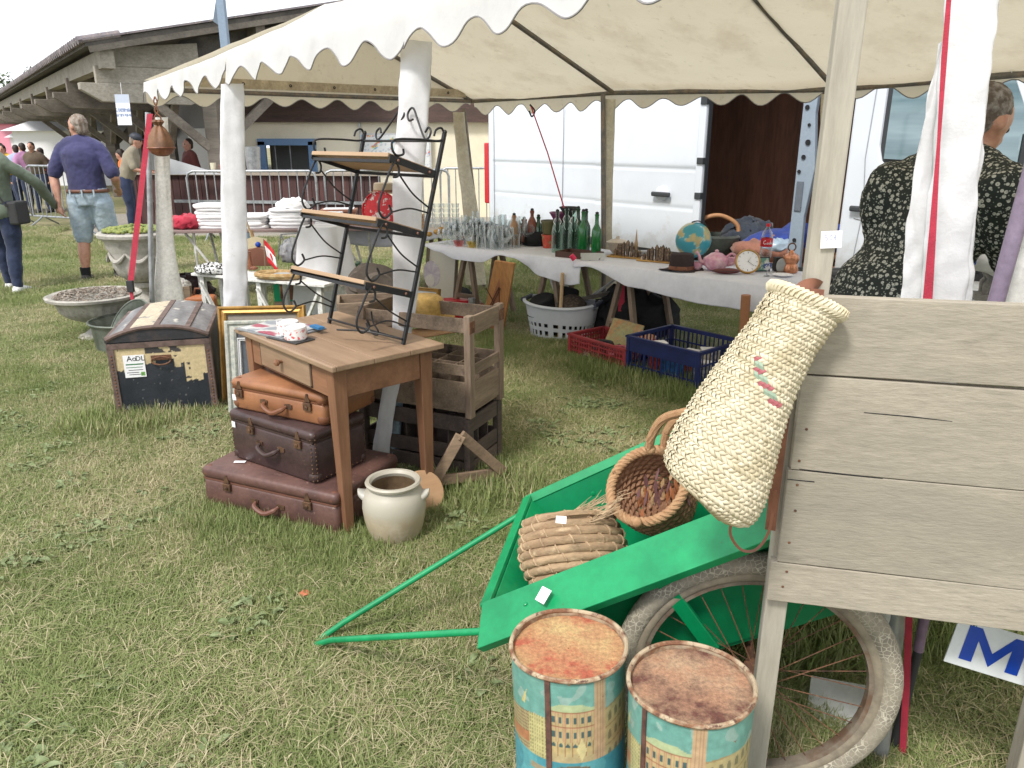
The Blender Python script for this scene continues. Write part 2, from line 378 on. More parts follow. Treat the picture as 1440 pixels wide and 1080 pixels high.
# things on the counter
def cup(name,label,x,y,z,r,h,m,cat,group=None):
    mb=MB(); mb.lathe([(r*.8,0),(r,h),(r*.9,h),(r*.7,.01)],16,(x,y,z),cap=True); return tag(obj(name,mb,m,smooth=True),label,cat,group)
cup('steel_urn','tall steel drinks urn standing on the brown bar counter',-4.45,13.75,1.0,.14,.42,K['steel'],'urn')
cup('paper_cup','cream paper cup on the end of the bar counter',-5.05,13.5,1.0,.05,.16,simple('cup_cream',(.7,.66,.5)),'cup')
cup('drink_can','red and white drinks can on the bar counter beside the cream cup',-4.9,13.5,1.0,.04,.13,simple('can_red',(.6,.1,.1)),'can')
mb=MB(); mb.prism([(0,0),(1.1,0),(.1,.3)],(-5.95,13.3,.98),(1,.0,0),(0,0,1),-.04); tag(obj('counter_flap',mb,K['plastic_grey']),'sloping grey panel resting on the bar by the orange vests','panel')

# crowd barriers
bars=None
def barrier(a,b,label,h=1.08,n=14):
    global bars
    a=Vector(a);b=Vector(b); d=(b-a); Ln=d.length; d.normalize(); rz=math.atan2(d.y,d.x)
    t=thing('crowd_barrier',label,'barrier',a,rz,'steel crowd barriers in front of the bar')
    r=.1; P=[V(0,0,.18),V(0,0,h-r),V(.03,0,h-.03),V(r,0,h),V(Ln-r,0,h),V(Ln-.03,0,h-.03),V(Ln,0,h-r),V(Ln,0,.18)]
    obj('frame_tube',MB().tube(P,.02,8,closed=True),K['steel'],t,smooth=True)
    for i in range(1,n):
        if bars is None: o=obj('bar',MB().tube([V(0,0,.18),V(0,0,h)],.009,6),K['steel'],t,smooth=True); bars=o.data
        else: o=obj('bar',None,None,t,mesh=bars)
        o.location=(Ln*i/n,0,0)
    for x in (.25,Ln-.25):
        obj('foot',MB().tube(bez([V(x,-.28,.02),V(x,-.1,.12),V(x,0,.18),V(x,.1,.12),V(x,.28,.02)],4),.015,6),K['steel'],t,smooth=True)
    return t
barrier((-4.95,12.1,0),(-3.0,12.15,0),'grey steel crowd barrier directly behind the folded white linen')
barrier((-2.9,12.3,0),(-1.0,12.6,0),'grey steel crowd barrier behind the top of the black shelf rack')
barrier((-1.2,13.3,0),(.6,13.4,0),'grey steel crowd barrier at the cream building end beside the van')
barrier((-8.9,14.6,0),(-7.35,13.9,0),'grey steel crowd barrier between the strolling couple')
barrier((-7.2,13.8,0),(-6.55,12.0,0),'grey steel crowd barrier turned end-on right of the man in the navy shirt')
barrier((-11.5,15.2,0),(-9.0,14.7,0),'grey steel crowd barrier behind the woman in the green jacket')

# far tents and trees beyond the hall
def far_tent(x,y,w,h,m,label):
    t=thing('far_tent',label,'tent',(x,y,0))
    mb=MB(); mb.box(-w/2,w/2,-w/2,w/2,.0,h); obj('tent_walls',mb,m,t)
    mb=MB(); mb.rings([[V(sx*w*.55,sy*w*.55,h) for sx,sy in ((-1,-1),(1,-1),(1,1),(-1,1))],[V(sx*.1,sy*.1,h+1.3) for sx,sy in ((-1,-1),(1,-1),(1,1),(-1,1))]]); obj('tent_roof',mb,m,t)
K['tentw']=simple('far_tent_white',(.8,.8,.82)); K['tentp']=simple('far_tent_pink',(.75,.3,.4))
far_tent(-26,41,4,2.2,K['tentp'],'small pink pointed tent seen at the left edge under the hall roof')
far_tent(-21.5,39,3.4,1.6,K['tentw'],'white pointed tent beyond the hall, next to the pink one')
far_tent(-17.3,36,4.,2.0,K['tentw'],'white pointed tent seen beside the head of the man in navy')
far_tent(-14.5,30,5,1.8,K['tentw'],'white pointed tent seen between the man in navy and the tent pole')
K['leaf']=M('tree_leaves',(.05,.085,.03),.6,c2=(.09,.13,.05),sc=.8,th=(.4,.6),var=.3,bump=0,trans=.2)
K['bark']=M('tree_bark',(.09,.07,.055),.9,c2=(.15,.13,.1),sc=8,bump=.6)
rt=random.Random(3)
def tree(x,y,h,r,label):
    t=thing('tree',label,'tree',(x,y,0),0,'trees beyond the timber hall')
    mb=MB(); mb.tube(bez([V(0,0,0),V(.1,0,h*.3),V(-.1,.1,h*.6),V(0,0,h*.85)],4),[.28-.02*i for i in range(13)],8)
    for i in range(7):
        a=rt.random()*6.28; z=h*rt.uniform(.25,.6); mb.tube([V(0,0,z),V(math.cos(a)*r*.4,math.sin(a)*r*.4,z+h*.15),V(math.cos(a)*r*.8,math.sin(a)*r*.8,z+h*.22)],[.1,.07,.03],6)
    obj('trunk',mb,K['bark'],t,smooth=True)
    mb=MB(); cl=[]
    for i in range(46):
        a=rt.random()*6.28; q=rt.random()**.5; z=rt.uniform(.22,1); w=math.sin(math.pi*min(.97,z*.8+.1))
        cl.append((V(math.cos(a)*r*q*w,math.sin(a)*r*q*w,h*z),rt.uniform(.4,.9)))
    for c,cr in cl:
        for j in range(90):
            d=V(rt.gauss(0,1),rt.gauss(0,1),rt.gauss(0,.8)).normalized()*cr*rt.random()**.4
            p=c+d; u=V(rt.uniform(-1,1),rt.uniform(-1,1),rt.uniform(-1,1)).normalized(); w=u.cross(V(rt.uniform(-1,1),rt.uniform(-1,1),1)).normalized(); s=rt.uniform(.07,.15)
            mb.add([p-u*s,p+w*s*.6,p+u*s,p-w*s*.6],[(0,1,2,3)])
    obj('crown',mb,K['leaf'],t,flip=False)
tree(-34,48,5.2,3.2,'dark leafy tree beyond the hall at the far left edge'); tree(-29.5,50,5.2,3.2,'leafy tree showing above the pink tent beyond the hall'); tree(-25,50,4.6,2.6,'leafy tree showing between the hall posts, above the white tents')

# blue grey mast rising behind the tent with a strap
mast=thing('lamp_mast','pale blue square steel mast rising above the hall roof behind the tent','mast',(-3.5,10.2,0))
obj('mast_pole',MB().beam((0,0,0),(0,0,5.5),.09,.09),K['bluesteel2'] if 'bluesteel2' in K else simple('mast_blue',(.22,.29,.38)),mast)
obj('bracket_plate',MB().prism([(0,0),(-.06,-.22),(0,-.26)],(-.05,0,3.12),(1,0,0),(0,0,1),.03),simple('bracket_blue',(.13,.17,.22)),mast)
obj('cable_tie',MB().tube(bez([V(-.28,-.06,3.62),V(-.1,-.07,3.5),V(.02,-.07,3.52),V(.22,-.06,3.5)],5),.012,6),K['paper'],mast)
# hanging poster under the beam
t=thing('hanging_poster','small white and blue poster hanging under the hall beam','poster',(-6.01, 12.6, 1.75))
def poster(p):
    z=p.z
    if .12<z<.16 or .2<z<.24: return (.2,.25,.4) if noise.noise(p*60)>-.2 else (.7,.72,.78)
    if z>.33: return (.45,.5,.6)
    return (.7,.72,.78)
obj('poster_sheet',MB().sheet(lambda u,v:V(-.11+.22*u,.03*v,.45*v),22,45),M('poster_print',(1,1,1),.6,col=True,var=.03,bump=0),t,col=poster)
obj('string',MB().tube([V(0,.03,.45),V(0,.05,.62)],.004,5),K['paper'],t)
# ================================================================= MARQUEE
tA,tB,tC,tD=V(-2.88,6.47,0),V(-1.68,4.93,0),V(-.41,3.39,0),V(.87,1.62,0)
aN=V(.639,-.77,0); nN=V(.77,.639,0); TW=3.2
tent=thing('marquee','long white party tent with scalloped valance and white sleeved legs','tent',(-1.1,5.6,0))
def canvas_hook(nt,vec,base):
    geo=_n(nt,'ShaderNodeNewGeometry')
    lit_cream_dirt=mixc(nt,ramp(nt,nz(nt,vec,2.2,5,.7),.5,.75),(.70,.63,.485),(.56,.485,.35))  # underside cream puts light coming through the canvas into the colour, plus stains
    inner=mixc(nt,ramp(nt,nz(nt,vec,14,6,.8),.58,.72),lit_cream_dirt,(.5,.43,.31))
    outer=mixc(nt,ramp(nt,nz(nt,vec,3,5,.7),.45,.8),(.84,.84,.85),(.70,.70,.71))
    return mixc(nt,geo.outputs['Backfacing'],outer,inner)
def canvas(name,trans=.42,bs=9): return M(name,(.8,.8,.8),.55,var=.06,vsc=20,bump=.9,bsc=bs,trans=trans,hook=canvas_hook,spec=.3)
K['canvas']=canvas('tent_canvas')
K['pvc']=M('white_tent_sleeve',(.80,.80,.82),.5,c2=(.70,.70,.71),sc=5,c3=(.5,.48,.44),sc3=14,th3=(.66,.8),var=.07,bump=.9,bsc=14,trans=.15)
K['creamsleeve']=M('cream_tent_sleeve',(.66,.62,.5),.6,c2=(.56,.5,.38),sc=5,bump=.8,bsc=14,trans=.15)
def tp_(s,w,z): # s along from A towards the right front, w across, z
    return tA+aN*s+nN*w+V(0,0,z)
Ls=9.2; ze=1.99; zr=2.68
def zn(s):
    P=[(0,1.97),(2.0,2.02),(4.0,2.04),(6.31,2.05),(9.3,2.05)]
    for (a,b),(c,d) in zip(P,P[1:]):
        if s<=c: return b+(d-b)*(s-a)/(c-a)
    return 2.05
def sag(u):  # between rafters at 2.0 m spacing
    return .05*math.sin(math.pi*((u%2.0)/2.0))**1
def wr(p,a=.012,sc=3.5): return p+noise.noise_vector(p*sc)*a+noise.noise_vector(p*sc*3)*a*.35
def near_line(s):  # real eave follows the four legs
    P=[(0,tA),(2.0,tB),(4.0,tC),(6.31,tD),(9.2,tD+V(1.85,-2.25,0))]
    for (a,pa),(b,pb) in zip(P,P[1:]):
        if s<=b: return pa.lerp(pb,(s-a)/(b-a))
    return P[-1][1]
RB=[0,2.0,4.0,6.31,8.6]
def sagr(s):
    for a,b in zip(RB,RB[1:]):
        if a<=s<=b: return math.sin(math.pi*(s-a)/(b-a))
    return 0
mb=MB()
def nearslope(u,v):
    s=u*Ls; p=near_line(s); q=tp_(s,TW/2,0)
    return wr(V(*(p.lerp(q,v)).xy,zn(s)+(zr-zn(s))*v-.07*sagr(s)*math.sin(math.pi*.92*v)-.03*math.sin(math.pi*v)))
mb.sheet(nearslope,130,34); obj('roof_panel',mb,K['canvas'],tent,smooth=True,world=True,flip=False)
mb=MB()
def farslope(u,v):
    s=u*Ls; q=tp_(s,TW/2,0); p=tp_(s,TW,0)
    z=(ze-.05-(.07 if 3<s<5 else 0)*math.sin(math.pi*(s-3)/2))+(zr-ze)*v-.07*sagr(s)*math.sin(math.pi*(.15+.8*v))
    if v>.999: z=zr-.07*sagr(s)*math.sin(math.pi*.95)
    return wr(V(*(p.lerp(q,v)).xy,z))
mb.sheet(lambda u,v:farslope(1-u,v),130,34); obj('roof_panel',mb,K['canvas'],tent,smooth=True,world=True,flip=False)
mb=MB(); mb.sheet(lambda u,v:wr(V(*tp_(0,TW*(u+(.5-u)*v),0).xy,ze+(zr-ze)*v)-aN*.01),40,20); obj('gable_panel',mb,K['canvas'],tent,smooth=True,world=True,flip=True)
def valance(p,q,z0,z1,n,per,out,name='valance',ph=0):
    L=(q-p).length
    def f(u,v):
        s=u*L; b=p.lerp(q,u); dep=.125+.040*(1+.6*noise.noise(V(s*.9,ph,5)))*(-math.cos(2*math.pi*(s/per+ph+.12*noise.noise(V(s*.8,ph,9)))))*(1 if v>0 else 0)
        zt=z0+(z1-z0)*u
        fl=noise.noise(V(s*4,ph,1))*.03+noise.noise(V(s*11,ph,2))*.012
        return V(b.x,b.y,zt)+out*(.012+fl*v+.02*v)-V(0,0,dep*v+ .02*v*noise.noise(V(s*1.3,7,ph)))
    mb=MB(); mb.sheet(f,n,6); o=obj(name,mb,K['canvas'],tent,smooth=True,world=True,flip=False)
    hem=MB(); hem.tube([f(i/(n),1.0) for i in range(n+1)],.0035,5); obj('hem_piping',hem,simple('dark_hem',(.25,.24,.24)),tent,world=True,smooth=True)
for a,b in zip(RB,RB[1:]): valance(near_line(b),near_line(a),zn(b),zn(a),110,.372,-nN,ph=.1*a)
valance(tp_(0,TW,0),tp_(8.6,TW,0),ze-.04,ze-.04,260,.36,nN)
valance(tA+V(0,0,0),tp_(0,TW,0),zn(0),ze-.02,110,.36,-aN,ph=.3)
# steel frame
K['frame']=M('tent_frame_steel',(.16,.15,.14),.5,c2=(.25,.2,.15),sc=9,metal=.3,bump=.1)
def fr(a,b,r=.019,m=None,name='frame_bar'):
    return obj(name,MB().tube([a,b],r,10),m or K['frame'],tent,smooth=True,world=True)
fe=lambda i:V(*tp_(RB[i] if i<3 else RB[i],TW,0).xy,ze-.06)
fs=[0,2.0,4.0,6.1,8.2]
def fz(s): return ze-.07-(.06 if s==4.0 else 0)
FP=[V(*tp_(s,TW,0).xy,fz(s)) for s in fs]
FR=[V(*tp_(s,TW/2,0).xy,zr-.10) for s in fs]
FN=[V(*near_line(s).xy,zn(s)-.05)+nN*.035 for s in RB]
for i in range(4): fr(FP[i],FP[i+1]); fr(FR[i],FR[i+1]); fr(FN[i],FN[i+1])
fr(FN[0],FP[0])
for i in range(5): fr(FP[i],FR[i]); fr(FN[i],FR[i])
# foldedcanvas edge strip rolled along the far eave
for i in range(4): obj('eave_band',MB().beam(FP[i]+V(0,0,.085)-nN*.03,FP[i+1]+V(0,0,.085)-nN*.03,.012,.05),K['creamband'] if 'creamband' in K else K.setdefault('creamband',M('eave_band_canvas',(.42,.35,.25),.7,c2=(.55,.47,.34),sc=8,bump=.5)),tent,world=True)
mb=MB(); mb.beam(V(*tp_(0.02,.1,0).xy,ze+.0),V(*tp_(.02,TW-.1,0).xy,ze+.0),.012,.075); obj('eave_band',mb,K['creamband'],tent,world=True)
for i in range(7):
    p=V(*tp_(.04,.35+i*.42,0).xy,ze); obj('eyelet',MB().lathe([(.006,0),(.013,.003),(.013,.006),(.006,.008)],10,p,ax=aN),K['iron'],tent,world=True,smooth=True)
# cords tying canvas to the bar
for i in range(3):
    for k in range(3):
        p=FP[i].lerp(FP[i+1],.2+.3*k)+V(0,0,.02); obj('tie_cord',MB().tube(bez([p+V(0,0,.06),p+V(.025,0,0),p-V(0,0,.03),p+V(-.02,0,.01),p+V(0,0,.06)],4),.003,5),K['paper'],tent,world=True)
# legs: pole + gathered sleeve
def leg(top,foot,pr,m=None): return obj('leg_pole',MB().tube([foot,top],pr,12),m or K['steel'],tent,smooth=True,world=True)
def sleeve(pts,ws,m,depth=.5,nf=4,seed=0,name='leg_sleeve',open_=0):
    """hanging fabric tube folded round the leg; ws = widths"""
    pts=bez(pts,10); n=len(pts); W_=[]
    for i in range(n):
        t=i/(n-1)*(len(ws)-1); k=min(int(t),len(ws)-2); W_.append(ws[k]+(ws[k+1]-ws[k])*(t-k))
    rings=[]
    rv=Vector(pts[0]); view=V(rv.x,rv.y,0).normalized(); X=V(view.y,-view.x,0); Yv=view
    N=56
    for i,p in enumerate(pts):
        q=[]
        for k in range(N):
            a=2*math.pi*k/N
            r=W_[i]/2*(1+.10*math.sin(nf*a+seed+i*.05)+.07*noise.noise(V(math.cos(a)*2,math.sin(a)*2,i*.16+seed)))
            wv=noise.noise_vector(V(a,i*.35,seed))*.006
            q.append(p+X*math.cos(a)*r+Yv*math.sin(a)*r*depth+wv)
        rings.append(q)
    mb=MB(); mb.rings(rings,cap=False); return obj(name,mb,m,tent,smooth='all',world=True,flip=True)
leg((-2.882, 6.45, 1.748),(-3.041, 6.4, 0.233),.021); sleeve([(-2.807, 6.5, 1.712),(-2.868, 6.5, 1.189),(-2.917, 6.5, 0.668),(-2.955, 6.5, 0.119)],[.10,.115,.14,.26],K['creamw'] if 'creamw' in K else K.setdefault('creamw',M('off_white_sleeve',(.86,.85,.82),.6,c2=(.78,.76,.71),sc=5,bump=.5,bsc=14,trans=.3)),.35,3,1)
leg((-1.679, 4.95, 1.795),(-1.847, 4.93, 0.077),.015); sleeve([(-1.673, 4.93, 1.862),(-1.71, 4.93, 1.529),(-1.748, 4.93, 1.103),(-1.778, 4.93, 0.744),(-1.809, 4.93, 0.465),(-1.836, 4.93, 0.175)],[.12,.135,.15,.15,.16,.17],K['pvc'],.28,2,2)
leg((-0.363, 3.55, 1.911),(-0.589, 3.5, -0.022),.022,K['bluesteel']); sleeve([(-0.399, 3.48, 1.936),(-0.416, 3.46, 1.679),(-0.453, 3.46, 1.358),(-0.475, 3.46, 0.985),(-0.518, 3.46, 0.654),(-0.588, 3.43, 0.35),(-0.64, 3.43, 0.065)],[.13,.135,.14,.135,.095,.075,.085],K['pvc'],.26,2,3)
leg((0.897, 1.66, 1.858),(0.96, 1.62, -0.04),.024); sleeve([(0.866, 1.6, 1.871),(0.876, 1.6, 1.725),(0.89, 1.6, 1.543),(0.905, 1.6, 1.347),(0.919, 1.6, 1.198),(0.922, 1.6, 1.007)],[.092,.09,.084,.088,.09,.07],K['pvc'],.3,3,4)
# loose flap of the same sleeve hanging beside it, and the lower gathered end
sleeve([(0.857, 1.66, 1.732),(0.858, 1.66, 1.543),(0.868, 1.66, 1.355),(0.881, 1.66, 1.2)],[.012,.034,.05,.06],K['pvc'],.2,2,9,'sleeve_flap')
sleeve([(0.914, 1.64, 0.556),(0.927, 1.64, 0.353),(0.942, 1.64, 0.225)],[.09,.05,.03],K['creamw'],.5,3,5,'sleeve_end')
obj('leg_pole',MB().tube([(0.982, 1.5, 1.544),(0.955, 1.5, 1.198)],.0155,12),M('mauve_tape',(.22,.17,.24),.5,bump=.2),tent,smooth=True,world=True)
sleeve([(1.041, 1.55, 1.504),(1.029, 1.55, 1.325),(1.04, 1.55, 1.164)],[.05,.07,.08],K['creamw'],.4,3,7)
leg((-0.489, 8.25, 1.838),(-0.281, 8.1, -0.117),.022,K['frame']); sleeve([(-0.533, 8.15, 1.801),(-0.493, 8.15, 1.308),(-0.414, 8.1, 0.671),(-0.388, 8.0, 0.093)],[.11,.12,.16,.22],K['creamsleeve'],.4,3,6)
leg((0.75, 6.76, 1.896),(0.796, 6.5, -0.019),.02,K['frame']); sleeve([(0.803, 6.8, 1.859),(0.809, 6.7, 1.236),(0.822, 6.65, 0.586),(0.855, 6.55, 0.032)],[.1,.075,.08,.22],K['creamsleeve'],.4,3,8)
sleeve([(2.045, 5.3, 1.821),(2.047, 5.2, 1.306),(2.075, 5.2, 1.078)],[.1,.08,.08],K['creamsleeve'],.4,3,8)
# red ratchet straps
def strap(name,label,pts,w,m=None,group=None):
    mb=MB(); pts=[Vector(p) for p in pts]; 
    v=V(pts[0].x,pts[0].y,0).normalized(); X=V(v.y,-v.x,0)
    ws=w if isinstance(w,list) else [w]*len(pts)
    rings=[[p-X*w/2,p-X*w/2+v*.002,p+X*w/2+v*.002,p+X*w/2] for p,w in zip(pts,ws)]
    mb.rings(rings); return tag(obj(name,mb,m or K['red']),label,'strap')
strap('red_strap','red webbing strap running down from the far left tent corner to a black buckle',[(-2.8, 6.3, 1.733),(-2.89, 6.1, 1.051),(-2.97, 5.95, 0.494)],.042)
strap('red_strap','red webbing strap hanging down the white sleeve of the nearest tent leg',[(0.786, 1.53, 1.8),(0.795, 1.53, 1.693),(0.81, 1.53, 1.544),(0.827, 1.53, 1.37),(0.84, 1.53, 1.228),(0.844, 1.53, 1.169)],[.008,.010,.006,.013,.018,.018])
strap('red_strap','red webbing strap hanging to the grass below the grey planked panel',[(0.941, 1.58, 0.516),(0.984, 1.6, 0.257),(1.027, 1.62, -0.04)],.016)
strap('red_strap','narrow red straps hanging under the second white table',[(0.847, 5.9, 0.476),(0.856, 5.9, 0.263)],.05)
t=thing('strap_buckle','black ratchet buckle with a red tail at the end of the left tent strap','buckle',(-2.964, 5.92, 0.472))
obj('buckle_body',MB().box(-.025,.025,-.015,.015,-.06,.03),K['rubber'],t,bevel=.004)
obj('strap_tail',MB().box(-.012,.012,-.004,.004,-.13,-.06),K['red'],t)
tag(obj('hanging_red_string',MB().tube([(0.163, 6.95, 1.809),(0.297, 6.7, 1.437),(0.403, 6.1, 1.04)],.006,6),K['red']),'thin red cord hanging from the tent bar down to the funnel shaped flower pots','cord')
tag(obj('hook',MB().tube(bez([(0.151, 6.95, 1.827),(0.194, 6.95, 1.775),(0.17, 6.95, 1.729),(0.145, 6.95, 1.775)],4),.008,6),K['iron']),'small dark hook on the tent bar holding the red cord','hook')

# ================================================================= VAN
def vandirt(nt,v,b):
    b=mixc(nt,ramp(nt,nz(nt,v,2,4),.4,.7),(.70,.74,.80),(.65,.69,.75))
    sx=_n(nt,'ShaderNodeSeparateXYZ'); nt.links.new(v,sx.inputs[0]); a=_n(nt,'ShaderNodeMath',operation='MULTIPLY_ADD'); nt.links.new(nz(nt,v,5,6,.7),a.inputs[0]); a.inputs[1].default_value=1.1; nt.links.new(sx.outputs[2],a.inputs[2])
    return mixc(nt,ramp(nt,a.outputs[0],1.25,.85),b,(.47,.46,.44))
K['vanw']=M('van_white_paint',(.68,.72,.78),.25,var=.02,vsc=3,bump=.03,bsc=4,spec=.55,hook=vandirt)
K['vant']=simple('black_van_trim',(.04,.045,.05),.55)
van=thing('delivery_van','white delivery van with its side door slid open behind the tables','van',(1.5,8.,0),math.atan2(-.772,.635))
# local: x towards the front of the van, y into the van (away from us), z up
def vb(name,*a,m=None,par=None,**k): return obj(name,MB().box(*a),m or K['vanw'],par or van,**k)
ins=.0
# body side behind the opening, with pressed recesses
def side(x0,x1,y,zb,zt,lean=.07):
    nx=int((x1-x0)/.04); 
    def f(u,v):
        x=x0+(x1-x0)*u; z=zb+(zt-zb)*v; yy=y+lean*max(0,(z-1.1)/1.3)**1.6
        for zc,d in ((1.27,.011),(.9,.008)):
            yy+= d*math.exp(-((z-zc)/.012)**2)
        yy+= .010*(1/(1+math.exp((z-1.27)*60))) 
        for xc in (x0+.012,x1-.012): pass
        return V(x,yy,z)
    return f
mb=MB(); mb.sheet(side(-2.75,-.82,0,.47,2.35),50,110); obj('rear_side_panel',mb,K['vanw'],van,smooth='all')
for q in (-2.72,-1.45): obj('panel_seam',MB().box(q,q+.006,-.0045,.002,.5,1.9),K.setdefault('seamg',simple('seam_grey',(.35,.37,.4))),van)
door=obj('sliding_door',MB().sheet(side(-.86,.5,-.075,.47,2.33),36,110),K['vanw'],van,smooth='all')
obj('door_edge',MB().box(.48,.56,-.085,-.0,.47,2.3),K['vanw'],van,bevel=.012)
obj('door_seal',MB().box(.558,.57,-.05,.0,.47,2.3),K['vant'],van)
hd=obj('door_handle',MB().box(-.02,.21,-.125,-.09,1.0,1.045),K['vant'],door,bevel=.012)
obj('handle_recess',MB().ell((.09,-.082,1.03),(.09,.015,.07)),K['vanw'],door,smooth=True)
for z in (1.0,1.32,1.85): obj('door_latch',MB().box(.50,.57,-.1,-.05,z,z+.06+.05*(z>1.5)),K['vant'],van,bevel=.005)
vb('sill_moulding',-2.85,.5,-.045,.02,.42,.5,m=K['vant'],bevel=.01); vb('sill',.5,1.85,-.0,.06,.3,.47,m=K['vant'])
vb('rear_corner_post',-2.86,-2.74,.005,.14,.45,2.3,bevel=.04)
rl=obj('tail_light',MB().box(-2.93,-2.84,.0,.12,.75,1.5),simple('tail_light_red',(.55,.02,.03),.25),van,bevel=.015)
# load bay
K['ply']=wood('brown_plywood',(.30,.15,.095),(.2,.1,.065),'z',g=4,rnd=0,c3=(.26,.15,.1),th3=(.62,.75),rough=.6)
vb('load_lining',-2.66,2.05,1.72,1.75,.45,2.3,m=K['ply']); vb('bulkhead',1.98,2.02,.12,1.75,.45,2.3,m=K['ply']); vb('load_lining',-2.7,-2.67,.1,1.75,.45,2.3,m=K['ply'])
vb('load_floor',-2.7,2.05,.05,1.78,.42,.46,m=K['ply']); vb('roof_skin',-2.85,3.9,.08,1.95,2.33,2.38); vb('far_side',-2.85,3.9,1.8,1.85,.45,2.33)
bp=obj('door_pillar',MB().prism([(0,.45),(.13,.45),(.12,.9),(.17,1.3),(.12,1.75),(.15,2.3),(0,2.3)],(1.47,.02,0),(1,0,0),(0,0,1),-.05),M('pillar_grey_paint',(.27,.33,.4),.4,var=.08,bump=.05),van,bevel=.008)
hm=MB()
for z,r in ((.7,.018),(.98,.014),(1.1,.02),(1.28,.016),(1.4,.02),(1.52,.024),(1.66,.014),(1.8,.02),(1.94,.012)): hm.lathe([(r,0),(r,.006)],10,(1.53+.03*math.sin(z*9),.015,z),ax=(0,-1,0),cap=True)
obj('pillar_hole',hm,K['black'],van); obj('pillar_slot',MB().box(1.495,1.56,.008,.016,.95,1.2),simple('slot_shadow_grey',(.12,.14,.17)),van,bevel=.004)
# cab door
mb=MB(); mb.prism([(2.02,.45),(3.45,.45),(3.5,.9),(3.42,1.33),(2.22,1.37),(2.18,1.5),(2.18,2.0),(2.28,2.1),(2.28,2.33),(1.93,2.33),(1.93,.45)],(0,0,0),(1,0,0),(0,0,1),-.06); obj('cab_door',mb,K['vanw'],van,bevel=.02)
mb=MB(); mb.prism([(2.18,1.35),(3.5,1.31),(3.05,2.1),(2.28,2.12),(2.18,2.0)],(0,.014,0),(1,0,0),(0,0,1),-.02); obj('window_seal',mb,K['vant'],van,bevel=.01)
def vg(nt,vec,base): return mixc(nt,ramp(nt,nz(nt,vec,1.2,4),.4,.65),(.10,.17,.20),(.26,.36,.40))
K['vglass']=M('van_window_glass',(.1,.15,.17),.05,var=.1,bump=0,spec=.9,hook=vg,st=(.3,1,3))
mb=MB(); mb.prism([(2.23,1.4),(3.38,1.36),(3.0,2.05),(2.3,2.07),(2.23,1.98)],(0,-.008,0),(1,0,0),(0,0,1),-.01); obj('side_window',mb,K['vglass'],van)
mb=MB(); mb.prism([(3.38,1.25),(3.52,1.25),(3.02,2.25),(2.9,2.25)],(0,-.01,0),(1,0,0),(0,0,1),-.07); obj('windscreen_pillar',mb,K['vanw'],van,bevel=.015)
mb=MB(); mb.add([(3.53,.02,1.28),(3.06,.1,2.25),(3.06,1.8,2.25),(3.53,1.8,1.28)],[(0,1,2,3)]); obj('windscreen',mb,K['vglass'],van,solid=.008)
vb('front_wing',3.5,4.4,.0,1.85,.5,1.1,bevel=.12); mb=MB(); mb.prism([(3.42,1.1),(3.46,1.3),(4.3,1.05),(4.4,.9),(3.42,.9)],(0,.02,0),(1,0,0),(0,0,1),-1.8); obj('bonnet',mb,K['vanw'],van,bevel=.03)
obj('door_handle',MB().box(2.02,2.24,-.05,-.01,.985,1.03),K['vant'],van,bevel=.012)
for P_ in ([V(2.1,-.004,1.95),V(2.08,-.004,1.4),V(2.12,-.004,1.0),V(2.08,-.004,.5)],bez([V(2.05,-.004,.93),V(2.2,-.004,.9),V(2.3,-.004,.82),V(2.36,-.004,.5)],6),[V(2.3,-.004,.88),V(3.5,-.004,.92)]): obj('panel_seam',MB().tube(P_,.004,5),K['seamg'],van)
mr=obj('wing_mirror',MB().box(3.25,3.4,-.28,-.05,1.28,1.62),K['vant'],van,bevel=.04); obj('mirror_glass',MB().box(3.235,3.246,-.25,-.08,1.32,1.58),K['vglass'],mr)
obj('cab_seat',MB().ell((2.75,.5,1.35),(.12,.25,.35)),simple('dark_seat',(.04,.05,.07)),van,smooth=True)
def wheel(x):
    w=obj('wheel',MB().lathe([(.17,-.09),(.3,-.1),(.335,-.07),(.335,.07),(.3,.1),(.17,.09)],28,(x,.14,.335),ax=(0,1,0)),K['rubber'],van,smooth=True)
    obj('hub_cap',MB().lathe([(.001,-.1),(.05,-.1),(.18,-.07),(.2,-.05)],20,(x,.14,.335),ax=(0,1,0)),K['steel'],w,smooth=True)
wheel(-1.9); wheel(3.75)
# things in the load bay
def heap(name,label,c,r,m,cat,seed=0,n=5,amp=.3,rz=0,group=None):
    mb=MB(); mb.ell((0,0,0),r,30,18)
    for i,v in enumerate(mb.v):
        q=noise.noise_vector(v*(n/max(r))+V(seed,0,0)); q2=noise.noise_vector(v*(n*3/max(r))+V(seed,3,0))
        v2=v+q*min(r)*amp+q2*min(r)*amp*.25; v2.z=max(v2.z,-r[2]*.55); mb.v[i]=v2
    m_=Matrix.Rotation(rz,4,'Z'); mb.v=[m_@v+Vector(c)+V(0,0,r[2]*.55) for v in mb.v]
    return tag(obj(name,mb,m,smooth='all'),label,cat,group)
VM=WM(van)
def vp(x,y,z): return tuple(VM@V(x,y,z))
fab=lambda n,c,**k:M(n,c,.9,c2=tuple(q*.7 for q in c),sc=9,bump=.5,bsc=25,sheen=.2,**k)
heap('blue_blanket','bright blue blanket bundled on the van floor behind the other bags',vp(1.35,.75,.46),(.75,.35,.20),fab('blue_fabric',(.02,.05,.28)),'blanket',2)
heap('brown_blanket','reddish brown quilted blanket heaped in the open van doorway',vp(1.2,.42,.46),(.5,.27,.14),fab('brown_fabric',(.28,.12,.08)),'blanket',5)
heap('plastic_bag','crumpled pale blue plastic bag lying on the brown blanket',vp(1.25,.22,.56),(.17,.1,.07),simple('pale_bag',(.35,.45,.55),.3),'bag',6)
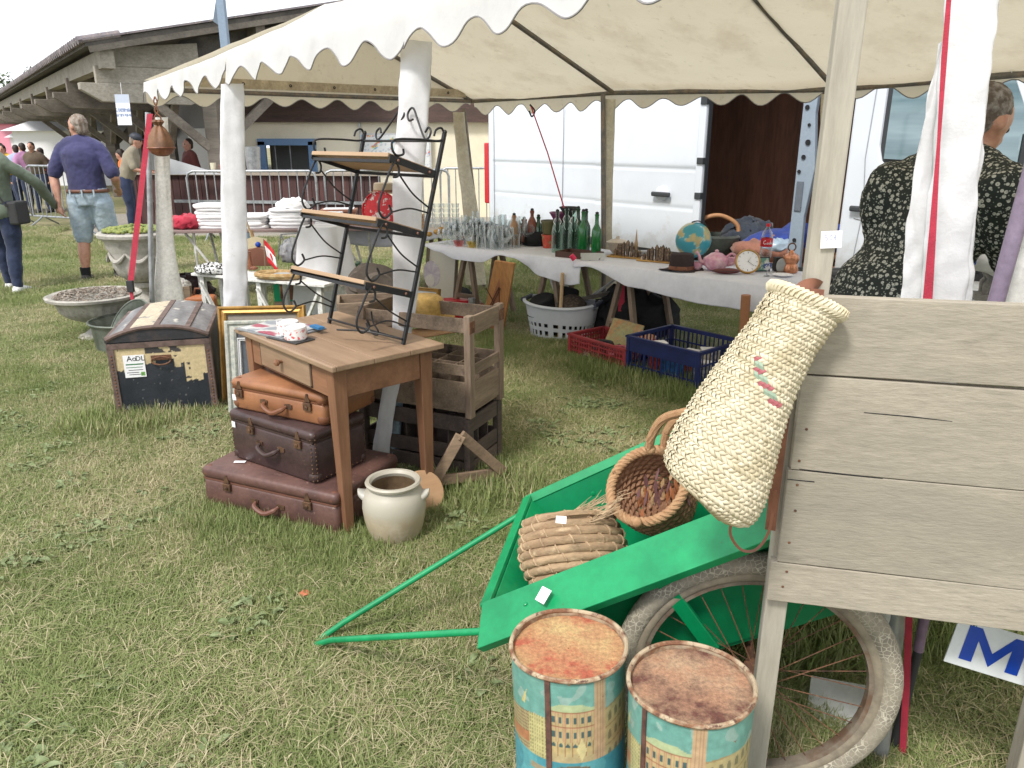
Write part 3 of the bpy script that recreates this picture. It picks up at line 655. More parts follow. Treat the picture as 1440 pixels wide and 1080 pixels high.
heap('dark_bag','dark bag beside the cane handled basket inside the van',vp(.75,.5,.46),(.28,.25,.22),fab('dark_fabric',(.03,.04,.06)),'bag',8)
heap('cardboard_scrap','brown paper wrapped bundle at the van pillar',vp(1.62,.35,.46),(.12,.14,.14),simple('kraft_brown',(.22,.13,.08)),'bundle',9)
t=thing('handled_basket','dark basket with an arched cane handle in the open van','basket',vp(.62,.15,.46))
obj('basket_body',MB().lathe([(.14,0),(.2,.08),(.22,.18),(.2,.2),(.18,.13),(.13,.03)],24,cap=True),fab('dark_wicker',(.05,.06,.05)),t,smooth=True)
obj('handle',MB().tube(bez([V(-.2,.05,.16),V(-.17,.03,.32),V(0,0,.38),V(.17,-.03,.30),V(.2,-.05,.16)],8),.022,10),simple('cane',(.4,.2,.09)),t,smooth=True)
# ================================================================= GREY PLANKED PANEL ON LEGS
pd=V(.972,-.20,0).normalized(); pn=V(pd.y,-pd.x,0)   # pn points towards the camera side
if pn.y>0: pn=-pn
P0=V(.536,1.385,0)
panel=thing('plank_panel','weathered grey wooden panel of four wide planks on tall square legs','wooden panel',(.536,1.385,0),math.atan2(pd.y,pd.x))
# local x along the panel, -y to the camera
def nails(mb,pts,y=-.031):
    for x,z in pts: mb.lathe([(.0005,.0008),(.002,.0008),(.0028,0)],8,(x,y,z),ax=(0,-1,0),cap=True)
K['panelwood']=M('grey_panel_wood',(.365,.325,.26),.8,c2=(.30,.265,.21),sc=7,th=(.35,.7),c3=(.15,.13,.105),sc3=9,th3=(.63,.76),var=.2,vsc=120,bump=.45,bsc=150,st=(.22,1,1),rnd=.12,hook=lambda nt,v,b:mixc(nt,ramp(nt,nz(nt,v,2.6,5,.7),.42,.68),b,(.235,.215,.175)))
zz=[(.661,.752),(.755,.957),(.960,1.148),(1.151,1.283)]
zz=[(.655,.743),(.7445,.9445),(.9460,1.1345),(1.1375,1.283)]
for i,(a,b) in enumerate(zz):
    w=MB(); x0=(-.012,.0,.004,-.003)[i]
    w.sheet(lambda u,v:V(0,0,0),1,1); w=MB()
    nx=40
    ring=[]
    for k in range(nx+1):
        x=x0+1.35*k/nx; wa=.0012*noise.noise(V(x*3,i,0)); wb=.0012*noise.noise(V(x*3,i,7))
        sl=-.016*x*(1 if i<3 else .4)
        ring.append([V(x,-.03,a+sl+wa),V(x,-.008,a+sl+wa),V(x,-.008,b+sl*(1 if i<3 else 1)+wb),V(x,-.03,b+sl+wb)])
    w.rings(ring); pl=obj('plank',w,K['panelwood'],panel,bevel=.0018)
nb=MB(); nails(nb,[(.016,.69),(.02,.725),(.018,.79),(.022,.86),(.02,.915),(.018,.965),(.024,1.03)]); obj('nail_heads',nb,K['rust'],panel,kind='stuff')
for q_ in ([(.02,.948),(.09,.945),(.17,.942)],[(.0,.925),(.05,.924)],[(.12,1.07),(.2,1.068),(.27,1.064)]): obj('split',MB().tube([V(x,-.0302,z) for x,z in q_],[.0008,.0012,.0005][:len(q_)],5),K['black'],panel)
K['postwood']=wood('grey_post_wood',(.40,.37,.305),(.32,.29,.235),'z',g=9,c3=(.14,.12,.1),th3=(.66,.75),rnd=.08,var=.2,bump=.35)
obj('leg',MB().beam((.008,.012,0),(.02,.012,1.9),.044,.04,up=(0,1,0)),K['postwood'],panel,bevel=.003)
obj('leg',MB().beam((.545,.015,0),(.550,.015,1.2),.05,.045,up=(0,1,0)),K['postwood'],panel,bevel=.003)
obj('leg',MB().beam((1.33,.015,0),(1.33,.015,1.9),.044,.045,up=(0,1,0)),K['postwood'],panel,bevel=.003)
obj('side_batten',MB().box(-.006,.018,-.007,.034,.66,1.27),M('dark_side_wood',(.12,.095,.075),.8,c2=(.08,.06,.05),sc=20,bump=.3),panel,bevel=.002)
# note pinned on the post
nt_=thing('price_note','small white paper note with a handwritten price pinned to the tall grey post','note',tuple(P0+pn*.012+pd*.015+V(0,0,1.385)),math.atan2(pd.y,pd.x),rot=(0,R(-4),math.atan2(pd.y,pd.x)))
obj('paper',MB().box(-.004,.031,-.0025,-.0015,-.02,.01),K['paper'],nt_)
tw=MB(); 
def scrib(mb,x,z,w,h,strokes,y,r=.0006):
    for s in strokes: mb.tube([V(x+p[0]*w,y,z+p[1]*h) for p in s],r,5)
DG={'5':[[(.9,1),(.1,1),(.05,.55),(.7,.6),(.9,.25),(.5,0),(.05,.1)]],'0':[[(.5,1),(.1,.7),(.1,.3),(.5,0),(.9,.3),(.9,.7),(.5,1)]],'€':[[(.95,.9),(.5,1),(.2,.5),(.5,0),(.95,.1)],[(0,.6),(.7,.6)],[(0,.4),(.7,.4)]],
'1':[[(.2,.7),(.6,1),(.6,0)]],'2':[[(.1,.8),(.5,1),(.9,.7),(.1,0),(.95,0)]]}
for i,ch in enumerate('50€'): scrib(tw,.003+i*.0075,-.006,.005,.009,DG[ch],-.0028,.00035)
obj('handwriting',tw,simple('pencil_blue',(.2,.25,.45)),nt_)
def sticker(name,label,c,x,y,w,h,m=None,grp=None):
    c=Vector(c);x=Vector(x).normalized();y=Vector(y).normalized();n=x.cross(y)
    mb=MB(); mb.prism([(-w/2,-h/2),(w/2,-h/2),(w/2*.96,h/2),(-w/2,h/2*.93)],c+n*.001,x,y,.0008); return tag(obj(name,mb,m or K['paper']),label,'price tag',grp)

# ================================================================= GREEN HANDCART
ca=V(.981,-.19,0).normalized(); cc=V(-ca.y,ca.x,0) # cc away from camera
tilt=R(30)
cart=thing('handcart','bright green painted wooden handcart tipped onto its shaft','handcart',(0,1.95,.0))
gx=ca*math.cos(tilt)+V(0,0,1)*math.sin(tilt); gzv=-ca*math.sin(tilt)+V(0,0,1)*math.cos(tilt)
O=V(.0,1.945,.445)
def cp(x,y,z): return O+gx*x+cc*y+gzv*z
K['green']=M('green_gloss_paint',(.005,.27,.095),.36,c2=(.0,.20,.07),sc=4,c3=(.07,.075,.045),sc3=38,th3=(.67,.73),var=.13,bump=.16,bsc=18,spec=.5)
K['greend']=M('green_paint_panels',(.0,.20,.075),.4,c2=(.0,.165,.06),sc=3,c3=(.15,.3,.15),sc3=60,th3=(.72,.78),var=.12,bump=.2,bsc=18)
def cpart(name,mb,m=K['green'],**k): return obj(name,mb,m,cart,world=True,**k)
hw=.305; LC=1.15
def wid(x): return hw+.02*x
# rails (wide flared top boards)
for s in (-1,1):
    q=[cp(-.01,s*(hw-.01),.005),cp(LC,s*(hw+.02),.005),cp(LC,s*(hw+.105),-.055),cp(-.035,s*(hw+.085),-.055)]
    nn=(q[1]-q[0]).cross(q[3]-q[0]).normalized()*.014
    if nn.z<0: nn=-nn
    cpart('rail_board',MB().hexa([p-nn for p in q]+[p+nn for p in q]),bevel=.002)
    # side panels, slightly flared
    q=[cp(.0,s*(hw-.005),-.01),cp(LC,s*(hw+.02),-.01),cp(LC,s*(hw-.04),-.36),cp(.11,s*(hw-.06),-.33)]
    nn=cc*.009
    cpart('side_panel',MB().hexa([p-nn for p in q]+[p+nn for p in q]),K['greend'])
    cpart('strut',MB().beam(Vector((0.318, 1.53, 0.626))+cc*(0 if s<0 else .72),Vector((0.468, 1.52, 0.417))+cc*(0 if s<0 else .70),.014,.034,up=ca),bevel=.002)
    cpart('strut',MB().beam(cp(.95,s*(hw+.085),-.075),cp(.92,s*(hw-.005),-.36),.016,.036,up=ca),bevel=.002)
q=[cp(-.0,-hw,.0),cp(-.0,hw,.0),cp(.11,hw-.06,-.33),cp(.11,-hw+.06,-.33)]
cpart('front_panel',MB().hexa([p-gx*.011 for p in q]+[p+gx*.011 for p in q]),bevel=.002)
cpart('front_rim',MB().beam(cp(-.004,-hw,.008),cp(-.004,hw,.008),.03,.012,up=gzv),bevel=.002)
q=[cp(.11,-hw+.06,-.335),cp(LC,-hw+.04,-.365),cp(LC,hw-.04,-.365),cp(.11,hw-.06,-.335)]
cpart('floor_board',MB().hexa([p-gzv*.009 for p in q]+[p+gzv*.009 for p in q]),K['greend'])
tip=(-0.634, 2.086, 0.012); tip=Vector(tip)
for s in (-1,1):
    a=cp(-.03,s*(hw+.03),-.04); j=tip+(a-tip)*.14+cc*s*.0; 
    cpart('shaft_rod',MB().tube([tip+cc*s*.006,j+V(0,0,.01),a,cp(.15,s*(hw+.02),-.045)],.0095,10),smooth=True)
sc_=MB()
for x,y,z in ((.07,hw-.02,-.07),(.1,hw-.02,-.12),(.2,hw-.02,-.06),(.3,hw-.02,-.1)): sc_.lathe([(.0005,.003),(.006,.002),(.007,0)],10,cp(x,y,z),ax=-cc,cap=True)
sc_.lathe([(.0005,.003),(.005,.002),(.0065,0)],10,cp(.11,-hw-.04,-.008),ax=gzv,cap=True)
cpart('bolt_head',sc_,K['green'])
# wheels
K['tyre']=M('cracked_grey_tyre',(.16,.145,.12),.9,var=.25,bump=.6,bsc=60)
def crack(nt,vec,base):
    v=_n(nt,'ShaderNodeTexVoronoi',feature='DISTANCE_TO_EDGE'); v.inputs['Scale'].default_value=84
    w=ramp(nt,nz(nt,vec,16,4),.38,.6); a=_n(nt,'ShaderNodeVectorMath',operation='MULTIPLY_ADD'); nt.links.new(vec,a.inputs[0]); a.inputs[1].default_value=(1,1,1)
    nt.links.new(vec,v.inputs['Vector'])
    e=ramp(nt,v.outputs['Distance'],.02,.075)
    mm=_n(nt,'ShaderNodeMath',operation='MULTIPLY'); iv=_n(nt,'ShaderNodeMath',operation='SUBTRACT'); iv.inputs[0].default_value=1; nt.links.new(e,iv.inputs[1]); nt.links.new(iv.outputs[0],mm.inputs[0]); nt.links.new(w,mm.inputs[1])
    return mixc(nt,mm.outputs[0],base,(.52,.48,.38))
K['tyre']=M('cracked_grey_tyre',(.30,.265,.205),.9,c2=(.21,.185,.15),sc=8,var=.2,bump=.5,bsc=60,hook=crack)
K['tyrein']=M('tyre_sidewall_inner',(.26,.22,.16),.85,c2=(.19,.16,.12),sc=12,bump=.3)
hubc=Vector((0.563, 1.5, 0.358))
hub2=hubc+cc*.72
def cartwheel(c):
    w=obj('wheel',MB().tube(circ(c,.296,ca,V(0,0,1),64),.0265,14,closed=True,up=cc),K['tyre'],cart,smooth=True,world=True)
    obj('tyre_wall',MB().tube(circ(c,.270,ca,V(0,0,1),64),.0185,10,closed=True,up=cc),K['tyrein'],w,smooth=True,world=True)
    rm=MB(); rm.lathe([(.258,-.014),(.248,-.012),(.246,0),(.248,.012),(.258,.014)],64,c,ax=cc); obj('rim',rm,M('dull_rim',(.20,.165,.125),.7,c2=(.14,.08,.05),sc=14,bump=.3),w,smooth=True,world=True)
    obj('hub',MB().lathe([(.008,-.045),(.02,-.04),(.02,-.03),(.012,-.02),(.012,.02),(.02,.03),(.02,.04),(.008,.045)],16,c,ax=cc,cap=True),K['rust'],w,smooth=True,world=True)
    for i in range(32):
        a=2*math.pi*i/32; b=a+(.55 if i%2 else -.55)*(1 if (i//2)%2 else -1); sgn=.03 if i%4<2 else -.03
        obj('spoke',MB().tube([c+(ca*math.cos(b)+V(0,0,math.sin(b)))*.02+cc*sgn,c+(ca*math.cos(a)+V(0,0,math.sin(a)))*.252],.0013,5),K['rust'],w,world=True)
cartwheel(hubc); cartwheel(hub2)
cpart('axle',MB().tube([hubc-cc*.04,hub2+cc*.04],.009,10),K['rust'],smooth=True)
for s,lab in ((.17,'square white price sticker stuck on the near green rail of the handcart'),):
    c=cp(s+.0,-(hw+.05),-.0075); q1=cp(LC,-(hw+.02),.005)-cp(-.01,-(hw-.01),.005); q1.normalize(); q2=(cp(.2,-hw-.085,-.055)-cp(.2,-hw+.01,.005)).normalized()*-1
    n_=q1.cross(q2).normalized()
    if n_.z<0: n_=-n_
    x_=(q1+q2).normalized(); y_=n_.cross(x_)
    sticker('price_sticker',lab,c+n_*.0135,x_,y_,.036,.030)

# coiled straw skep lying in the cart
K['straw']=M('coiled_straw',(.37,.255,.15),.85,c2=(.27,.175,.10),sc=14,c3=(.48,.36,.22),sc3=50,th3=(.55,.66),var=.3,vsc=60,bump=.9,bsc=90,st=(.5,1,1))
def coilbasket(name,label,c,ax,rad,n,pitch,m,group=None,cat='basket',binder=None,oval=1,sd=0):
    t=thing(name,label,cat,c)
    ax=Vector(ax).normalized(); x,y=perp(ax)
    mb=MB(); bd=MB()
    for i in range(n):
        r=rad(i/(n-1)); cc_=ax*(i*pitch)
        pts=[]
        for k in range(40):
            a=2*math.pi*k/40; pts.append(cc_+(x*math.cos(a)+y*math.sin(a)*oval)*r*(1+.02*noise.noise(V(a*2,i*3,sd)))+ax*pitch*(k/40-.5)*.6+noise.noise_vector(V(a*3,i,sd))*.003)
        obj('coil',MB().tube(pts,pitch*.55,9,closed=True,up=ax),m,t,smooth=True)
        for k in range(int(r*80)):
            a=2*math.pi*(k+.5*(i%2))/int(r*80); p=cc_+(x*math.cos(a)+y*math.sin(a)*oval)*r+ax*pitch*(a/6.283-.5)*.6; rd=(x*math.cos(a)+y*math.sin(a)); tn=(y*math.cos(a)-x*math.sin(a))
            bd.tube([p+rd*math.cos(b)*pitch*.6+ax*math.sin(b)*pitch*.6+tn*.006*math.sin(b) for b in [j*2*math.pi/8 for j in range(8)]],.0028,5,closed=True,flat=1)
    obj('binding',bd,binder or m,t,smooth=True,kind='stuff'); return t
skc=V(*(0.165, 1.84, 0.489))
K['strawb']=M('straw_binding',(.46,.33,.2),.8,c2=(.33,.22,.13),sc=20,bump=.4)
axk=V(-.10,.66,.75).normalized()
coilbasket('straw_skep','brown coiled straw skep lying in the front of the green handcart',skc-axk*.075,axk,lambda t:.138-.02*(2*t-1)**2,8,.0225,K['straw'],binder=K['strawb'],oval=.7)
xk,yk=perp(axk)
mb=MB(); mb.lathe([(.001,.0),(.06,0.002),(.108,.0),(.108,-.01),(.001,-.01)],28,skc+axk*.083,ax=axk); tag(obj('straw_mat',mb,K['straw'],smooth=True),'flat straw mat closing the top of the coiled skep in the cart','straw mat')
ft=MB(); rs=random.Random(4)
for i in range(130):
    p=skc+axk*.09+gx*rs.uniform(.0,.13)-cc*rs.uniform(-.05,.09); d=(gx*rs.uniform(.6,1)+V(rs.uniform(-.3,.3),rs.uniform(-.3,.3),rs.uniform(-.2,.3))).normalized()
    ft.tube([p,p+d*rs.uniform(.03,.07)],[.0014,.0005],4)
tag(obj('straw_tuft',ft,K['strawb']),'loose bundle of straw ends sticking out of the coiled skep','straw tuft')
sticker('price_sticker','small white sticker on the coiled straw skep in the handcart',Vector((0.12, 1.685, 0.665)),ca,(cc*.5+V(0,0,.8)).normalized(),.026,.018)

# round basket with a wrapped handle and dried flowers
K['seagrass']=M('seagrass_weave',(.31,.16,.085),.8,c2=(.2,.095,.05),sc=20,c3=(.42,.25,.14),sc3=70,th3=(.55,.65),bump=.8,bsc=110)
K['rope']=M('pale_rope',(.45,.27,.14),.8,c2=(.33,.18,.09),sc=40,bump=.7,bsc=150)
bc=V(*(0.358, 1.86, 0.675)); bax=(V(-.50,-.50,.70)).normalized()
bk=thing('round_basket','round brown woven basket with rope handles tilted in the green handcart','basket',tuple(bc))
bx,by=perp(bax)
RBk=.105
rows=MB()
for i in range(15):
    t=i/14; d=-.015-.15*t; r=RBk*math.sqrt(max(.02,1-(t*.93)**2.6))
    pts=[bax*d+(bx*math.cos(a)+by*math.sin(a))*(r+.0035*(math.sin(a*18+math.pi*(i%2)))) for a in [2*math.pi*k/72 for k in range(72)]]
    rows.tube(pts,.0072,6,closed=True)
rows.lathe([(.001,-.165),(.05,-.168),(.08,-.155)],32,(0,0,0),ax=bax)
obj('woven_body',rows,K['seagrass'],bk,smooth=True)
for ph in (0,math.pi*2/3,math.pi*4/3):
    pts=[(bx*math.cos(a)+by*math.sin(a))*(RBk+.007*math.cos(16*a+ph))+bax*(.007*math.sin(16*a+ph)) for a in [2*math.pi*k/160 for k in range(160)]]
    obj('braided_rim',MB().tube(pts,.0072,7,closed=True),K['rope'],bk,smooth=True)
def rh_(pts,name='handle'):
    h=obj(name,MB().tube(bez(pts,8),.0095,9),K['rope'],bk,smooth=True)
    w=MB(); pp=bez(pts,14)
    for i in range(1,len(pp)-1): 
        d=(pp[i+1]-pp[i-1]).normalized(); x,y=perp(d); w.tube([pp[i]+x*.0102*math.cos(a)+y*.0102*math.sin(a)+d*.003*math.cos(a) for a in [2*math.pi*k/8 for k in range(8)]],.0022,5,closed=True)
    obj('rope_wrap',w,K['rope'],h,smooth=True)
B_=lambda q:V(*q)-bc
rh_([B_((0.356, 1.86, 0.777)),B_((0.362, 1.85, 0.821)),B_((0.384, 1.84, 0.868)),B_((0.43, 1.84, 0.885)),B_((0.479, 1.84, 0.887)),B_((0.519, 1.87, 0.813)),B_((0.473, 1.9, 0.719))])
rh_([B_((0.41, 1.93, 0.748)),B_((0.417, 1.93, 0.802)),B_((0.447, 1.93, 0.838)),B_((0.504, 1.93, 0.834)),B_((0.522, 1.93, 0.777)),B_((0.47, 1.93, 0.689))])
kn=MB(); 
for q in ((0.319, 1.76, 0.617),(0.362, 1.86, 0.777)): kn.ell(B_(q),.0135,12,8)
obj('knot',kn,K['rope'],bk,smooth=True)
fl=MB(); fo=MB(); fk=MB()
for i in range(44):
    c=V(*(0.383, 1.84, 0.668))+V(rs.uniform(-.05,.07),rs.uniform(-.05,.05),rs.uniform(-.05,.05))
    d=V(rs.uniform(-.3,.3),rs.uniform(-.3,.0),-1).normalized(); s=perp(d)[0]*rs.uniform(.003,.007); L=rs.uniform(.02,.05)
    (fl if i%3==0 else fo if i%3==1 else fk).add([c-s*.3,c+d*L*.5-s,c+d*L,c+d*L*.5+s,c+s*.3],[(0,1,2,3,4)])
dr=thing('dried_flowers','bunch of orange dried flowers and seed pods lying in the round brown basket','dried flowers',(0.384, 1.84, 0.648))
obj('orange_petals',fl,simple('orange_petal',(.33,.12,.045)),dr,world=True,solid=.001,kind='stuff'); obj('straw_leaves',fo,simple('dry_leaf',(.38,.24,.12)),dr,world=True,solid=.001,kind='stuff'); obj('dark_pods',fk,simple('dark_pod',(.12,.05,.05)),dr,world=True,solid=.001,kind='stuff')

# tall pale woven straw basket hanging on the post
K['palm']=M('pale_palm_straw',(.60,.53,.375),.75,c2=(.50,.43,.28),sc=12,c3=(.66,.60,.45),sc3=40,th3=(.5,.65),var=.14,bump=.3,bsc=120)
tb0=V(*(0.366, 1.27, 0.975)); tb1=V(*(0.514, 1.33, 1.273))
tall=thing('tall_straw_basket','tall pale plaited straw basket hanging by leather straps from the grey post','basket',tuple(tb0))
zx=(tb1-tb0); HL=zx.length; zx.normalize(); view=tb0-V(0,0,1.55); view.normalize(); sx_=zx.cross(view).normalized(); sy_=sx_.cross(zx).normalized()
if sx_.x<0: sx_=-sx_
def prof(t):  # half widths
    P=[(-.175,.035),(-.16,.062),(-.135,.080),(-.09,.092),(.0,.0955),(.12,.0925),(.35,.079),(.6,.065),(.8,.059),(1.0,.061),(1.04,.063)]
    for (a,b),(c,d) in zip(P,P[1:]):
        if t<=c: return b+(d-b)*(t-a)/(c-a)
    return P[-1][1]
def tpnt(t,a,k=0):
    r=prof(t)+k; bend=.012*math.sin(math.pi*t)
    return zx*(HL*t+ (-.012*math.cos(a)*(1-t)))+sx_*(math.cos(a)*r-bend)+sy_*math.sin(a)*r*.62
inn=MB(); inn.rings([[tpnt(t,2*math.pi*k/40,-.003) for k in range(40)] for t in [-.172+1.20*i/30 for i in range(31)]],cap=True); obj('lining',inn,M('palm_inner',(.42,.37,.22),.85,bump=.4),tall,smooth=True)
wv=MB(); rwn=46; ct=MB(); ct2=MB()
for i in range(rwn):
    t=-.165+1.165*i/rwn; dt=1.165/rwn*1.32; na_=50
    for k in range(na_):
        a0=2*math.pi*(k+.5*(i%2))/na_; sl=(2*math.pi/na_)*(.95 if i%2 else -.95); hw_=2*math.pi/na_*.47
        jit=random.uniform(-.0012,.0012)
        lo=[tpnt(t-dt*.1,a0-hw_-sl*.5,.0005+jit),tpnt(t-dt*.1,a0+hw_-sl*.5,.0026+jit)]
        mi=[tpnt(t+dt*.4,a0-hw_,.0042+jit),tpnt(t+dt*.4,a0+hw_,.0058+jit)]
        hi=[tpnt(t+dt*.9,a0-hw_+sl*.5,.0005+jit),tpnt(t+dt*.9,a0+hw_+sl*.5,.0024+jit)]
        tgt=wv
        w_=(k+i)%na_
        if sy_.y>0: front=math.sin(a0)<0
        else: front=math.sin(a0)>0
        if front and .46<t<.66 and abs((t-.56)*HL*.9+math.cos(a0)*.045*1)<.008 and -.3<math.cos(a0)<.75: tgt=ct if i%2 else ct2
        tgt.add([lo[0],lo[1],mi[1],mi[0],hi[1],hi[0]],[(0,1,2,3),(3,2,4,5)])
obj('plaited_straw',wv,K['palm'],tall,solid=.0012,kind='stuff',smooth=True,flip=False)
obj('coloured_strip',ct,simple('red_dyed_straw',(.33,.09,.10)),tall,solid=.0014,flip=False); obj('coloured_strip',ct2,simple('green_dyed_straw',(.25,.33,.24)),tall,solid=.0014,flip=False)
bm_=MB(); 
for i in range(5):
    r_=.006+.007*i; bm_.tube([zx*(-HL*.135-.002+ i*.0015)+sx_*(math.cos(a)*r_-.002)+sy_*math.sin(a)*r_*.62 for a in [2*math.pi*k/24 for k in range(24)]],.007,6,closed=True)
rimm=MB()
for k in range(46):
    a=2*math.pi*k/46; 
    ring=[]
    for j in range(8):
        b=2*math.pi*j/8; ring.append(tpnt(1.02+.026*math.sin(b),a+.09*math.sin(b),.001+.0085*math.cos(b)))
    rimm.tube(ring,.0046,5,closed=True)
obj('rolled_rim',rimm,K['palm'],tall,smooth=True)
L_=lambda q:V(*q)-tb0
K['strapl']=M('tan_leather_strap',(.25,.10,.055),.5,c2=(.16,.06,.035),sc=20,bump=.3)
def flatstrap(pts,w,par,name='leather_strap',t=.0018,m=None):
    pts=bez(pts,8); mb=MB(); rings=[]
    for i,p in enumerate(pts):
        d=(pts[min(i+1,len(pts)-1)]-pts[max(i-1,0)]).normalized(); vw=(p+WM(par).translation-V(0,0,1.55)).normalized(); s=d.cross(vw).normalized(); n_=s.cross(d).normalized()
        rings.append([p-s*w/2-n_*t,p+s*w/2-n_*t,p+s*w/2+n_*t,p-s*w/2+n_*t])
    mb.rings(rings); return obj(name,mb,m or K['strapl'],par,smooth=True)
flatstrap([L_((0.429, 1.36, 1.222)),L_((0.405, 1.36, 1.164)),L_((0.377, 1.36, 1.105)),L_((0.361, 1.36, 1.06))],.016,tall)
flatstrap([L_((0.501, 1.345, 1.286)),L_((0.516, 1.35, 1.302)),L_((0.54, 1.36, 1.304)),L_((0.576, 1.4, 1.285))],.018,tall)
flatstrap([L_((0.505, 1.35, 1.289)),L_((0.528, 1.35, 1.291)),L_((0.555, 1.355, 1.288))],.012,tall)
flatstrap([L_((0.516, 1.37, 1.049)),L_((0.515, 1.37, 0.969)),L_((0.514, 1.37, 0.878)),L_((0.514, 1.37, 0.808))],.020,tall)
flatstrap([L_((0.506, 1.345, 0.906)),L_((0.503, 1.345, 0.822)),L_((0.482, 1.345, 0.779)),L_((0.452, 1.345, 0.778)),L_((0.428, 1.345, 0.811)),L_((0.43, 1.345, 0.845)),L_((0.444, 1.345, 0.863))],.0055,tall,t=.0025)

# ================================================================= PAINTED TIN DRUMS
def drumcol(seed):
    def f(p):
        a=math.atan2(p.x,-p.y)  # 0 = towards camera
        z=p.z; u=a*.118+ .0; h=.555
        d=h-z # distance under the rim
        n=noise.noise(V(u*14,z*14,seed)); n2=noise.noise(V(u*70,z*70,seed)); n3=noise.noise(V(u*30,z*30,seed+4))
        c=(.17+.05*n,.38+.06*n,.33+.05*n)
        if n3>.35: c=(.30,.45,.40)
        us=u-(-.035 if seed==1 else -.10)
        # tawny tower
        w0=.078
        cream=(.52,.42,.22); dark=(.07,.13,.13); line=(.33,.16,.08)
        if w0<us<w0+.026: 
            c=(.56,.38,.23) if (us*1000)%7>1.6 else (.42,.27,.16)
        if -.012<us<w0 and d>.055:
            hz=.022*math.exp(-((us-.03)/.03)**2)
            if d>.067-hz: c=(.45,.52,.30)
            if d>.072:
                c=cream if d<.2 else c
                dd=d-.072; fl=int(dd/.036); yy=dd-fl*.036; xx=((us+.012)%.0145)
                if fl<2:
                    c=(.58,.38,.24) if yy<.004 else cream
                    if .012<yy<.027 and .004<xx<.0100: c=dark
                    if abs(xx-.0022)<.0011 or abs(xx-.0118)<.0009: c=(.5,.28,.17)
                elif fl==2:
                    if .004<yy<.028 and (.003<xx<.0115) and (yy>.010 or abs(xx-.00725)<(yy-.003)*.7): c=dark if yy<.014 else (.55,.42,.2)
                    if abs(xx-.001)<.0009: c=line
                elif fl<4: c=(.50,.40,.22)
                if yy<.0015 and fl<4: c=line
        if us>w0+.026 and d>.075:  # curved wing on the right
            dd=d-.085+ (us-w0)*.18
            if dd>0:
                c=(.47,.39,.20); xx=us%.018; yy=dd%.045
                if .004<xx<.013 and .015<yy<.036: c=(.22,.20,.12) if yy>.02 or abs(xx-.0085)<.003 else c
                if yy<.004: c=(.36,.26,.13)
        if us<-.012: # far shore on the left
            dd=d-.095-.25*max(0,-us-.05)
            if dd>0 and us<-.015:
                c=(.55,.50,.24) if ((us*1000)%6>2.4 or (dd*1000)%9>5.5) else (.3,.27,.12)
                if us<-.062: 
                    c=(.40,.33,.18) if ((dd*1000)%8>2.2) else (.22,.14,.08)
                    if dd>.05 and dd<.075: c=(.45,.2,.1)
            if abs(us+.075+ (d-.07)*.35)<.006*max(0,min(1,(d-.045)/.04)) and .045<d<.085: c=(.62,.52,.22)
        if d>.195: # water and boats
            c=(.08,.30,.36) if n>-.1 else (.12,.38,.42)
            bx_=(us-.035); by_=d-.21
            if abs(by_-.18*abs(bx_)-.0)<.008 and abs(bx_)<.035: c=(.2,.14,.08)
            if abs(bx_-.03)<.012 and -.045<by_<-.005: pass
            if abs(us+.03)<.03 and .215<d<.23: c=(.35,.3,.2)
        if abs(us-.052)<(.011*max(0,1-abs(d-.165)/.03)): c=(.68,.58,.30)
        if d<.012: c=tuple(q*.75 for q in c)
        k=.86+.12*n2
        return tuple(max(0,q*k) for q in c)
    return f
K['drumprint']=M('printed_tin',(1,1,1),.42,col=True,c3=(.24,.13,.07),sc3=45,th3=(.66,.72),var=.16,vsc=70,bump=.12,bsc=90,spec=.4)
def rustlid(n_,c1,c2,c3):
    return M(n_,c1,.85,c2=c2,sc=18,th=(.42,.6),c3=c3,sc3=9,th3=(.46,.62),var=.4,vsc=120,bump=.7,bsc=160)
